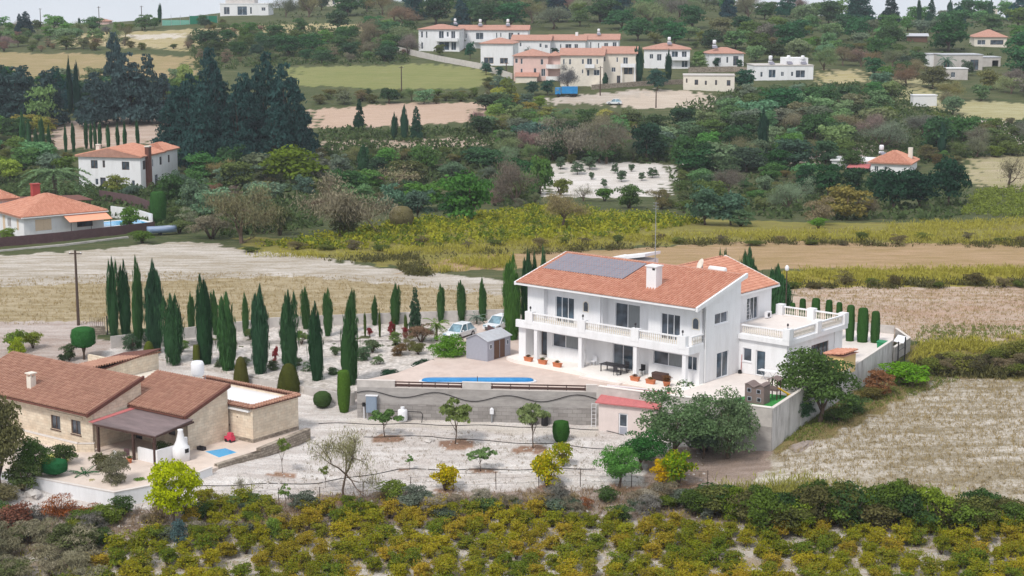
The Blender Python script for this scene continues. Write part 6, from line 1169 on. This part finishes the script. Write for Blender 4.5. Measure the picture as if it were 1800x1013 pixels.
# ---------------------------------------------------------------- middle distance, single trees
GREEN, OLV, DARK, BARE, KHAKI = (88,122,58), (108,130,106), (56,82,64), (142,126,112), (126,120,74)
mid = [('roundfar',517,252,328,128,(112,130,44),'big round tree with yellowing leaves right of the pine wood'),('olivefar',415,284,332,78,OLV,'olive tree below the pine wood'),('olivefar',470,314,352,88,OLV,'wide pale olive tree in front of the yellowing tree'),('olivefar',537,303,348,40,(92,116,100),'small olive beside the yellowing tree'),
 ('baredense',425,322,428,104,(136,124,100),'wide brown thicket at the edge of the chalk field'),('bush',492,340,414,56,(88,96,62),'dark round bush at the edge of the chalk field'),('baredense',600,306,414,138,(146,130,116),'big grey-brown leafless tree above the yellow-green strip'),('bush',605,360,414,70,(100,106,66),'green undergrowth beneath the big leafless tree'),('olivefar',690,320,388,60,(96,128,104),'left olive of the pair right of the big leafless tree'),('olivefar',735,325,386,58,(92,118,100),'right olive of the pair right of the big leafless tree'),('ball',706,361,402,46,(120,114,80),'khaki ball-shaped bush on the yellow-green strip'),('roundfar',825,294,390,104,(76,118,54),'big fresh green tree in the middle distance'),('roundfar',798,330,388,60,(64,104,60),'dark green lobe tree left of the big fresh green tree'),('cypfar',639,255,308,28,(62,98,66),'dark cypress between two hedges in the middle distance'),('bare',690,288,334,82,(156,140,116),'pale leafless tree right of the dark cypress'),('bush',688,304,332,32,(104,134,56),'small bright bush right of the dark cypress'),('roundfar',748,250,302,48,(88,120,62),'round green tree below the pink field'),
 ('baredense',908,278,364,64,(134,118,112),'purple-brown leafless tree right of the big fresh green tree'),('roundfar',951,268,342,50,(88,122,60),'green tree at the left edge of the chalk orchard'),('baredense',992,336,404,66,(140,122,92),'khaki leafless bush alone in the yellow-green strip'),('bush',985,306,344,40,(118,128,62),'yellow-green bush in front of the chalk orchard'),('bush',1063,322,354,38,(86,122,54),'bright green bush in front of the chalk orchard'),('bare',1025,322,354,36,(150,140,124),'small leafless tree in front of the chalk orchard'),('bush',1106,320,366,56,(86,112,60),'larger green bush in front of the chalk orchard'),('twigbush',1162,322,368,50,(126,112,80),'khaki bush right of the chalk orchard'),('roundfar',1138,213,284,70,(52,78,62),'tall dark tree behind the chalk orchard'),('roundfar',1205,232,300,60,(70,104,60),'green tree right of the tall dark tree'),('roundfar',1240,245,300,54,(60,92,60),'darker green tree second right of the tall dark tree'),('baredense',1288,240,294,66,(122,116,92),'brown-green leafless tree above the right thicket'),('olivefar',937,208,260,86,(96,124,112),'big blue-green olive below the village track'),('baredense',1000,203,284,94,(132,122,112),'wide leafless thicket left of the tall dark tree'),('baredense',1065,212,288,66,(126,116,106),'smaller leafless thicket beside the tall dark tree'),
 ('olivefar',1240,326,396,80,(84,110,88),'left of the two big olives behind the villa'),('olivefar',1285,330,396,70,(84,112,92),'right of the two big olives behind the villa'),('bush',1302,366,398,56,(92,116,84),'round olive bush beside the two big olives'),('roundfar',1542,294,350,56,(50,82,56),'dark round tree hiding the left wall of the red-roofed house'),('roundfar',1570,288,368,86,(44,74,54),'dark evergreen below the red-roofed house, left'),('roundfar',1615,300,366,90,(40,68,52),'dark evergreen below the red-roofed house, middle'),('roundfar',1668,270,360,74,(42,72,54),'tall dark evergreen right of the red-roofed house'),('roundfar',1415,284,344,54,(54,88,58),'dark round tree left of the red-roofed house, first'),('roundfar',1456,280,344,64,(56,92,58),'dark round tree left of the red-roofed house, second'),('roundfar',1500,292,344,50,(58,88,60),'dark round tree left of the red-roofed house, third'),('bush',1485,322,386,100,(126,118,64),'khaki dome bush in front of the dark evergreens'),('twigbush',1440,342,396,66,(128,112,92),'brown bush left of the khaki dome bush'),('bare',1775,266,330,66,(140,128,108),'leafless tree at the right edge'),('bush',1438,376,402,34,(104,144,56),'bright green reed bush on the field edge'),('baredense',1522,340,384,50,(130,112,96),'brown thicket under the dark evergreens'),
 ('roundfar',228,360,402,50,(92,126,56),'round shrub hiding the turquoise pool'),('column',279,336,394,32,(70,112,58),'egg-shaped green tree beside the turquoise pool'),('bush',250,398,428,44,(96,120,56),'bush in front of the brown screen fence'),('bush',205,305,342,50,(128,134,70),'flowering bush below the white villa'),('roundfar',300,300,360,74,(76,104,62),'dark green tree right of the white villa'),('olivefar',345,312,372,64,(96,118,92),'olive right of the white villa'),('bush',232,318,348,40,(92,112,96),'grey-green bush below the brown chimney stack'),('twigbush',372,370,420,90,(136,122,110),'grey thicket right of the boat'),('bush',15,398,424,34,(110,134,56),'bush at the bungalow corner on the left edge')]
for kd, x, a, b, w, c, l in mid: P(kd, {'b':'bush','t':'bush'}.get(kd[0], 'tree') if kd not in ('bare','baredense') else 'bare_tree', l, 'shrub' if kd in ('bush','twigbush','ball') else 'tree', x, a, b, w, K(*c))
P('palm', 'palm_tree', 'big feathery palm behind the bungalow roof', 'palm', 98, 248, 352, 130, K(112,136,96)); P('palm', 'palm_tree', 'small palm below the white villa', 'palm', 214, 308, 342, 40, K(110,136,76)); P('yucca', 'palm_tree', 'spiky agave palm beside the grey farm building', 'palm', 1663, 88, 126, 34, K(92,126,104))
orch = [(985,272,298,20),(1015,283,307,26),(1037,271,299,28),(1081,286,305,14),(1092,296,320,20),(1147,294,313,22),(1128,300,318,14),(1062,312,330,14),(1040,300,316,12),(1110,286,302,14)]
for i, (x, a, b, w) in enumerate(sorted(orch)): P('olivefar', 'young_olive', f'young olive, {ORD[i]} from the left on the white chalk orchard', 'tree', x, a, b, w, K(90,110,84), 'young olives of the chalk orchard')
pines = [(420,150,300,70),(485,180,298,70),(356,150,300,70),(520,150,292,56),(388,120,270,60),(310,150,262,50),(450,120,262,60),(505,110,286,84),(470,94,274,72),(432,128,282,78),(372,84,256,66),(334,128,284,76),(302,176,284,66),(400,196,294,78),(452,196,290,78),(532,186,276,56),(350,206,298,66)]
for i, (x, a, b, w) in enumerate(sorted(pines)): P('pine', 'pine_tree', f'dark pine, {ORD[i]} from the left in the big pine wood', 'tree', x, a, b, w*1.3, K(50,80,76), 'pines of the big pine wood')
lp = [(205,58,214,56),(228,92,218,78),(168,128,224,66),(30,118,222,86),(86,124,222,66),(262,96,216,54),(290,130,216,48),(2,130,226,60)]
for i, (x, a, b, w) in enumerate(sorted(lp)): P('pine', 'pine_tree', f'dark conifer, {ORD[i]} from the left in the belt above the white villa', 'tree', x, a, b, w*1.3, K(66,86,86), 'conifers of the left belt')
P('cypfar', 'cypress_tree', 'left of the two dark cypresses in front of the left belt', 'tree', 125, 104, 200, 13, K(40,70,58)); P('cypfar', 'cypress_tree', 'right of the two dark cypresses in front of the left belt', 'tree', 137, 111, 200, 17, K(38,72,60)); P('roundfar', 'stone_pine', 'bright green umbrella-shaped pine at the left', 'tree', 75, 142, 225, 58, K(124,150,96)); P('roundfar', 'tree', 'pale green tree among the dark pines', 'tree', 325, 112, 172, 38, K(140,156,92))
rowc = [(152,214,262,9),(160,216,262,8),(168,214,262,9),(176,216,264,9),(191,221,264,9),(208,217,262,9),(220,214,264,10),(243,212,262,9),(116,220,270,9),(130,216,268,9),(75,206,270,12),(88,220,272,10),(52,210,272,12),(64,224,276,9),(40,196,268,14)]
for i, (x, a, b, w) in enumerate(sorted(rowc)): P('cypfar', 'cypress_tree', f'slender cypress, {ORD[i]} from the left in the row above the white villa', 'tree', x, a, b, w, K(62,100,64), 'slender cypress row')
for x, a, b, w, l in ((632,175,228,24,'rounded cypress on the pink field'),(693,200,246,15,'left conifer of three below the pink field'),(711,186,246,18,'middle conifer of three below the pink field'),(732,187,246,26,'right conifer of three below the pink field'),(1122,84,148,22,'big dark cypress left of the white village villa'),(1175,90,146,14,'dark cypress right of the white village villa'),(1064,128,154,12,'small clipped cypress before the cream villa'),(1615,0,46,10,'cypress on the upper right skyline, first'),(1636,0,50,28,'broad conifer on the upper right skyline'),(1669,0,44,12,'cypress on the upper right skyline, third'),(1740,0,46,10,'thin cypress beside the beige ridge block'),(281,8,40,9,'conifer beside the court netting'),(140,32,52,6,'tiny cypress on the left skyline'),(1340,192,282,22,'pale cypress poplar among the right thicket'),(1655,215,272,18,'bright poplar above the tall evergreen')): P('cypfar' if w < 20 else 'pine' if w > 23 else 'cypfar', 'cypress_tree', l, 'tree', x, a, b, w, K(52,84,66))
P('pine', 'pine_tree', 'dark skyline pine at the upper left', 'tree', 46, 21, 60, 34, K(50,74,78)); P('pine', 'pine_tree', 'smaller dark skyline tree left of the pole', 'tree', 35, 25, 60, 20, K(50,74,78))
P('baredense', 'bare_tree', 'round grey bush tree before the cream villa steps', 'tree', 998, 112, 160, 38, K(108,104,112)); P('roundfar', 'tree', 'yellow-green tree left of the tractor', 'tree', 893, 133, 178, 36, K(120,130,70)); P('roundfar', 'tree', 'dark round tree beside the old stone house', 'tree', 1308, 118, 160, 46, K(50,90,68))

for x, a, b, w, c, l in ((772,78,98,22,(96,106,60),'hedge bush below the leftmost village villa'),(826,72,104,20,(50,96,72),'green tree between the long villa and the plain villa'),(815,66,84,16,(70,104,70),'bush under the long white villa balcony'),(926,78,98,24,(64,92,76),'bush on the terrace of the upper villa row'),(976,84,100,16,(60,84,64),'dark bush below the wide dark window villa'),(855,108,132,22,(60,96,80),'bush at the corner of the village retaining wall'),(880,116,134,22,(64,100,84),'second bush along the village retaining wall'),(935,140,168,30,(74,100,86),'bush below the pink villa at left'),(962,140,168,28,(58,92,78),'bush below the pink villa beside the lorry'),(1228,88,112,24,(92,128,66),'bright tree left of the small white house'),(1258,100,118,14,(50,88,64),'dark bush in front of the small white house'),(1155,118,160,40,(58,88,78),'dark tree clump below the villa between cypresses'),(1300,104,122,14,(70,104,80),'bush at the right end of the small white house'),(1700,104,134,26,(88,104,84),'tree in front of the grey farm building'),(1740,120,158,46,(116,118,72),'khaki tree right of the pale blue hut'),(1640,112,156,60,(112,112,80),'khaki thicket below the white shed')): P('roundfar', 'village_bush', l, 'shrub', x, a, b, w, K(*c))
for i in range(26): x = 450+i*54+r.uniform(-20, 20); y = (444-.028*(x-560) if x < 1300 else 428)+r.uniform(-8, 4); P(('bush','twigbush')[i % 2], 'bank_bush', 'scattered bush on the grassy bank behind the fields', 'shrub', x, y-r.uniform(10, 22), y, r.uniform(22, 46), K(*[(96,108,56),(124,108,82),(110,118,60),(112,100,84)][i % 4]), 'bushes on the grassy bank')
for i in range(10): x = 1400+i*44+r.uniform(-16, 16); y = 504+r.uniform(-5, 3); P(('bush','bush','twigbush')[i % 3], 'bank_bush', 'scattered bush on the bank right of the villa', 'shrub', x, y-r.uniform(12, 24), y, r.uniform(26, 56), K(*[(96,110,50),(104,96,64),(120,106,80)][i % 3]), 'bushes on the right bank')
for i in range(16): x = 1620+r.uniform(0, 200); y = 652-.02*(x-1600)+r.uniform(-22, 14); P(('bush','twigbush')[i % 2], 'bank_bush', 'bush on the overgrown bank at the right edge', 'shrub', x, y-r.uniform(22, 44), y, r.uniform(40, 80), K(*[(104,112,54),(112,96,78),(130,130,66),(92,82,66)][i % 4]), 'bushes on the right edge bank')

# ---------------------------------------------------------------- hillside woods, tree by tree
HOUSES = [(730,48,925,92),(840,70,1090,118),(898,95,1118,158),(1128,80,1212,124),(1240,86,1310,120),(1196,128,1292,162),(1322,108,1432,144),(1515,262,1612,302),(1630,92,1760,142),(1600,165,1650,190),(1590,58,1632,72),(1706,56,1770,82),(380,0,485,32),(135,258,296,330),(0,320,275,425),(960,286,1185,340),(545,184,820,226),(520,116,850,152),(1080,160,1250,188),(960,162,1130,186),(570,238,870,254),(1450,122,1520,146),(600,200,640,235),(280,32,345,50),(1580,150,1640,186),(1690,180,1850,200),(1690,276,1850,320),(0,92,340,112),(100,205,300,262),(235,56,330,68)]
taken = []; _dy = np.arange(0, 440, 4.); _dd = np.array([G(900, q).y for q in _dy])
def wood(x0, y0, x1, y1, n, kinds, hrange, zone, seed, sep=1.0, edge=None):
    r = np.random.default_rng(seed); tries = 0; k = 0
    while k < n and tries < n*30:
        tries += 1; x, y = r.uniform(x0, x1), r.uniform(y0, y1)
        if edge and not edge(x, y): continue
        kd, nm, lab, col, sc_ = kinds[int(r.integers(0, len(kinds)))]; kpx = FPX/np.interp(y, _dy, _dd)*math.cos(PITCH); h = r.uniform(*hrange)*sc_; hp = h*kpx; wp = hp*r.uniform(1.1, 1.75)*(.8 if 'bare' in kd else .6 if kd == 'pine' else 1)
        if any(a-wp*.35 < x < b+wp*.35 and y-hp < d_ and y > c+2 for a, c, b, d_ in HOUSES): continue
        if any((x-u)**2+((y-v)*3.2)**2 < (sep*.5*(wp+w))**2 for u, v, w in taken[-260:]): continue
        taken.append((x, y, wp)); k += 1; g = G(x, y)
        plant(kd, nm, f'{lab} {zone}', 'shrub' if 'bush' in nm else 'tree', g, h, wp/kpx, K(*[min(255, c*r.uniform(.96, 1.22)) for c in col]), f'{lab.split()[-2]} {lab.split()[-1]}s {zone}')
O_ = ('olivefar','olive_tree','grey-green olive tree',(104,124,92),1.0); D_ = ('roundfar','broadleaf_tree','dark green broadleaf tree',(62,90,60),1.15); G_ = ('roundfar','broadleaf_tree','mid green broadleaf tree',(86,112,64),1.0); B_ = ('baredense','bare_tree','grey-brown leafless tree',(124,116,98),1.0)
S_ = ('bush','low_bush','low green bush',(96,106,66),.55); T_ = ('twigbush','brown_bush','low brown bush',(118,106,92),.55); E_ = ('pine','conifer','dark blue-green conifer tree',(46,74,74),1.5); Y_ = ('roundfar','broadleaf_tree','yellowish broadleaf tree',(134,138,70),.85)
wood(690,34,1180,52,57,[D_,D_,E_,B_,D_,G_],(7,11),'on the slope above the village',1,.75); wood(490,2,1560,34,104,[D_,E_,D_,B_,G_],(6,10),'on the ridge above the village',2,.7)
wood(1120,52,1620,110,86,[O_,D_,O_,G_,D_,S_],(5,8.5),'on the slope right of the village',3,.75); wood(1400,36,1820,105,78,[D_,O_,D_,D_,E_,G_],(6,10),'on the upper right hillside',4,.75)
wood(1440,112,1820,178,60,[D_,O_,D_,G_,B_],(5,8.5),'around the grey farm building',5,.75); wood(1180,166,1660,232,109,[O_,O_,D_,O_,G_,D_],(4.5,7),'in the olive grove below the wide flat-roofed house',6,.7)
wood(1620,190,1830,290,55,[O_,D_,B_,G_,S_],(4.5,8),'on the right slope below the white container',7,.75); wood(1120,232,1560,300,78,[B_,O_,D_,G_,D_,O_],(4.5,7.5),'in the thicket left of the red-roofed house',8,.75)
wood(560,224,1120,292,91,[B_,O_,D_,S_,D_,G_],(3.5,6.5),'in the scrub below the pink field',9,.75); wood(560,150,900,184,44,[B_,O_,D_,S_,D_],(3.5,6.5),'between the green and the pink field',10,.75)
wood(340,50,720,112,78,[T_,G_,S_,D_,D_],(3.5,6.5),'in the scrub below the ridge villa',11,.75); wood(-40,50,345,92,57,[S_,T_,G_,O_,B_],(4,7),'on the left ridge slope',12,.75)
wood(-40,230,140,330,44,[G_,O_,D_,Y_,S_],(4,8),'around the big palm',13,.7); wood(270,262,560,340,44,[O_,G_,B_,D_,S_],(4,6.5),'below the pine wood',14,.75)
wood(560,296,960,372,47,[O_,G_,D_,T_,S_],(3.5,6),'above the yellow-green strip',15,.8); wood(1160,296,1420,380,39,[B_,G_,D_,S_,O_],(3.5,6),'left of the khaki dome bush',16,.8); wood(850,180,1130,232,47,[O_,D_,Y_,O_,G_],(3.5,6),'below the village track',17,.8)
wood(-40,114,345,150,34,[D_,E_,D_,O_],(5,9),'in front of the tan field at left',25,.7); wood(-40,172,345,212,26,[D_,E_,G_],(6,9),'behind the slender cypress row',26,.7); wood(860,160,980,192,14,[O_,D_,G_],(4,6),'below the pink villa',24,.7); wood(640,70,735,98,13,[D_,B_,G_],(6,9),'left of the leftmost village villa',18,.7); wood(300,338,480,412,18,[B_,T_,S_,O_],(4,6.5),'around the striped boat',19,.8)
wood(1150,118,1240,150,10,[D_,G_,O_],(4,6),'below the villa with glass balconies',20,.7); wood(270,36,400,52,13,[S_,D_],(3,5),'around the court',21,.8); wood(1690,12,1830,40,12,[E_,D_,D_],(8,12),'on the upper right skyline',22,.6); wood(1440,16,1640,36,12,[E_,D_,G_],(7,11),'on the skyline above the open barn',23,.6)

# ---------------------------------------------------------------- grass, weeds and field vines that nobody could count
def scatter(name, label, polys, n, per, h, spread, ls, asp, col, seed, updir=.6, matl='leaf', jit=1.0, gap=-9):
    r = np.random.default_rng(seed); C = []
    for poly, share in polys:
        wp = wpoly(poly); a = np.array(wp); lo, hi = a.min(0), a.max(0); m = int(n*share*4)
        q = r.uniform(lo, hi, (m*3, 2)); q = q[inpoly(wp, q[:, 0], q[:, 1])][:int(n*share)]; C.append(q)
    C = np.concatenate(C); q = np.sin(C[:, 0]*.31+np.sin(C[:, 1]*.23)*2)+np.sin(C[:, 1]*.67+C[:, 0]*.17+1.3)+.9*np.sin(C[:, 0]*.93+C[:, 1]*.5); C = C[(q > gap) | (r.random(len(C)) < .12)]; c = np.repeat(C, per, 0); N = len(c); d = unit(r, N); sp = np.repeat(r.uniform(.5, 1.3, len(C)), per)[:, None]
    off = d*spread*sp*(r.random(N)**.5)[:, None]; x, y = c[:, 0]+off[:, 0], c[:, 1]+off[:, 1]; z = T(x, y)+h*sp[:, 0]*r.random(N)**1.3+.02
    nn = unit(r, N)*jit+np.array([0, -.35, .5]); me = leaf_mesh(name, np.stack([x, y, z], 1), nn, ls*(.5+r.random(N)), asp, MT[matl], r, updir)
    o = obj(name, me, kind='stuff'); o.color = K(*col); o['label'] = label; return o
scatter('field_vines', 'yellow-green field vines in the strip behind the fields', [([(440,436),(560,418),(680,396),(960,364),(1180,384),(1240,392),(1100,418),(900,428),(600,440)], 1.)], 1500, 16, 1.0, .9, .42, .6, (150,150,50), 31, .2, gap=-1)
scatter('green_field_vines', 'greener vines mixed into the strip behind the fields', [([(440,436),(560,418),(680,396),(960,364),(1180,384),(1240,392),(1100,418),(900,428),(600,440)], 1.)], 1300, 16, 1.2, .9, .42, .6, (104,120,46), 51, .2, gap=.2)
scatter('tall_grass', 'tall yellow-green grass along the field edges', [([(430,452),(700,440),(900,428),(1300,408),(1820,408),(1820,432),(1300,422),(900,444),(560,456)], .4),([(1375,500),(1375,478),(1820,472),(1820,502)], .28),([(740,482),(760,462),(900,452),(900,470)], .07),([(1560,395),(1840,385),(1840,402),(1560,408)], .1),([(1600,640),(1620,606),(1830,590),(1830,640)], .15)], 9000, 9, .75, .8, .5, .16, (158,152,70), 32, 1.0, gap=-.6)
scatter('dark_scrub', 'dark low scrub at the foot of the grass banks', [([(560,458),(900,444),(1300,424),(1820,430),(1820,438),(1300,430),(900,450),(600,464)], .35),([(1375,502),(1820,498),(1820,508),(1375,508)], .25),([(1610,640),(1830,632),(1830,668),(1640,664)], .25),([(700,470),(740,462),(760,486),(720,484)], .15)], 2400, 14, .8, 1.0, .45, .3, (100,98,62), 33, .5, gap=.1)
scatter('right_vineyard', 'rows of green vines on the far right slope', [([(1690,378),(1720,335),(1830,330),(1830,385)], 1.)], 420, 18, 1.0, .8, .4, .6, (120,132,60), 34, .2)
scatter('dry_grass', 'dry straw-coloured tufts on the right field', [([(1360,800),(1500,710),(1640,664),(1830,672),(1830,900),(1560,876),(1400,846)], 1.)], 5200, 6, .22, .28, .3, .12, (168,150,112), 35, .9)
scatter('green_weeds', 'green weeds creeping over the right field edge', [([(1360,775),(1500,700),(1640,655),(1700,664),(1560,712),(1420,780)], .6),([(1690,570),(1820,575),(1820,590),(1600,610),(1620,575)], .4)], 1500, 7, .25, .3, .22, .3, (112,124,62), 36, .7)
scatter('field_stubble', 'short straw stubble on the fields behind the villa', [([(-100,570),(-100,496),(300,478),(700,488),(900,520),(900,552),(480,572)], .6),([(1380,510),(1820,508),(1820,600),(1560,600)], .4)], 7000, 5, .16, .4, .32, .14, (172,152,110), 37, .8)
scatter('garden_weeds', 'sparse dry weeds on the chalky garden soil', [([(420,870),(560,800),(640,752),(1040,764),(1240,800),(1240,858),(620,872)], .7),([(0,960),(300,915),(420,900),(620,880),(900,880),(1200,870),(1200,900),(0,990)], .3)], 1600, 6, .14, .3, .2, .14, (140,124,98), 38, .8)
scatter('hedge_grass', 'tall straw and green grass growing through the right hedge', [([(1230,905),(1260,868),(1400,850),(1550,882),(1830,900),(1830,930),(1500,915),(1300,925)], 1.)], 2600, 9, 1.3, .5, .42, .13, (150,148,74), 44, 1.0, gap=-.5)
scatter('vineyard_weeds', 'fine yellowing weeds between the foreground vines', [([(-80,1050),(-80,960),(400,940),(900,915),(1300,930),(1850,930),(1850,1050)], 1.)], 3200, 8, .3, .45, .2, .35, (150,146,60), 45, .6, gap=-.2)
scatter('bank_grass', 'straggly brown grass on the bank above the vineyard', [([(-60,900),(300,895),(620,872),(1240,856),(1330,860),(1330,915),(900,905),(400,940),(-60,985)], 1.)], 2200, 9, .5, .4, .34, .12, (138,118,92), 39, 1.0)
scatter('hillside_scrub', 'low scrub covering the ground of the hillside', [([(490,4),(1820,4),(1820,110),(1440,112),(1220,100),(1180,60),(700,44),(690,110),(490,110)], .3),([(330,60),(490,40),(700,70),(720,112),(500,116),(345,130)], .1),([(1440,150),(1590,150),(1620,190),(1820,230),(1820,270),(1500,300),(1190,300),(1190,190),(1300,160)], .22),([(560,228),(960,230),(1120,200),(1190,230),(1190,290),(960,282),(940,360),(600,360),(560,300)], .2),([(-60,260),(140,330),(280,300),(440,330),(560,310),(560,400),(420,420),(280,400),(-60,330)], .12),([(1180,300),(1560,310),(1700,330),(1690,388),(1420,388),(1200,378)], .06)], 15000, 8, 1.1, 1.5, .8, .6, (80,96,60), 42, .3, gap=-1.6)
rs = np.random.default_rng(41); m = MB()
for i in range(900):
    px, py = (rs.uniform(400, 1240), rs.uniform(770, 870)) if i % 3 else (rs.uniform(0, 1240), rs.uniform(880, 960))
    g = G(px, py); s_ = rs.uniform(.04, .16)*(1.5 if i % 3 == 0 else 1); q = [(s_*(1+.4*rs.normal()), 0, 0), (0, s_, 0), (-s_, 0, .0), (0, -s_, 0), (0, 0, s_*.8)]
    m.add([(g.x+a, g.y+b, g.z+c) for a, b, c in q], [(0,1,4),(1,2,4),(2,3,4),(3,0,4)])
so = m.build('stones', MT['concrete_l'], kind='stuff'); so['label'] = 'loose pale stones on the chalky soil'
# ---------------------------------------------------------------- thin autumn haze
hz = MB().box(-575, 575, -110, 1420, -60, 50).build('haze', None, kind='stuff')
m_, n_, l_ = newmat('haze'); n_.remove(n_['Principled BSDF']); pv = n_.new('ShaderNodeVolumePrincipled'); pv.inputs['Color'].default_value = (.86,.92,1,1); pv.inputs['Density'].default_value = .00013; pv.inputs['Anisotropy'].default_value = .2
l_.new(pv.outputs['Volume'], n_['Material Output'].inputs['Volume']); hz.data.materials.append(m_); hz['label'] = 'thin bluish autumn haze over the valley'

# labels that several alike things share get their place from left to right
_by = {}
for o in bpy.data.objects:
    if o.parent is None and 'label' in o and 'category' in o: _by.setdefault(o['label'], []).append(o)
def _px(o):
    w = o.location-Vector((0, 0, CAM_H)); return w.x/max(w.dot(Vector(_F)), 1)
def _nth(i): return ORD[i] if i < 20 else f"{i+1}{'th' if (i+1)%100 in (11,12,13) else {1:'st',2:'nd',3:'rd'}.get((i+1)%10,'th')}"
for lab, os_ in _by.items():
    if len(os_) > 1:
        for i, o in enumerate(sorted(os_, key=_px)): o['label'] = f"{lab}, {_nth(i)} from left"
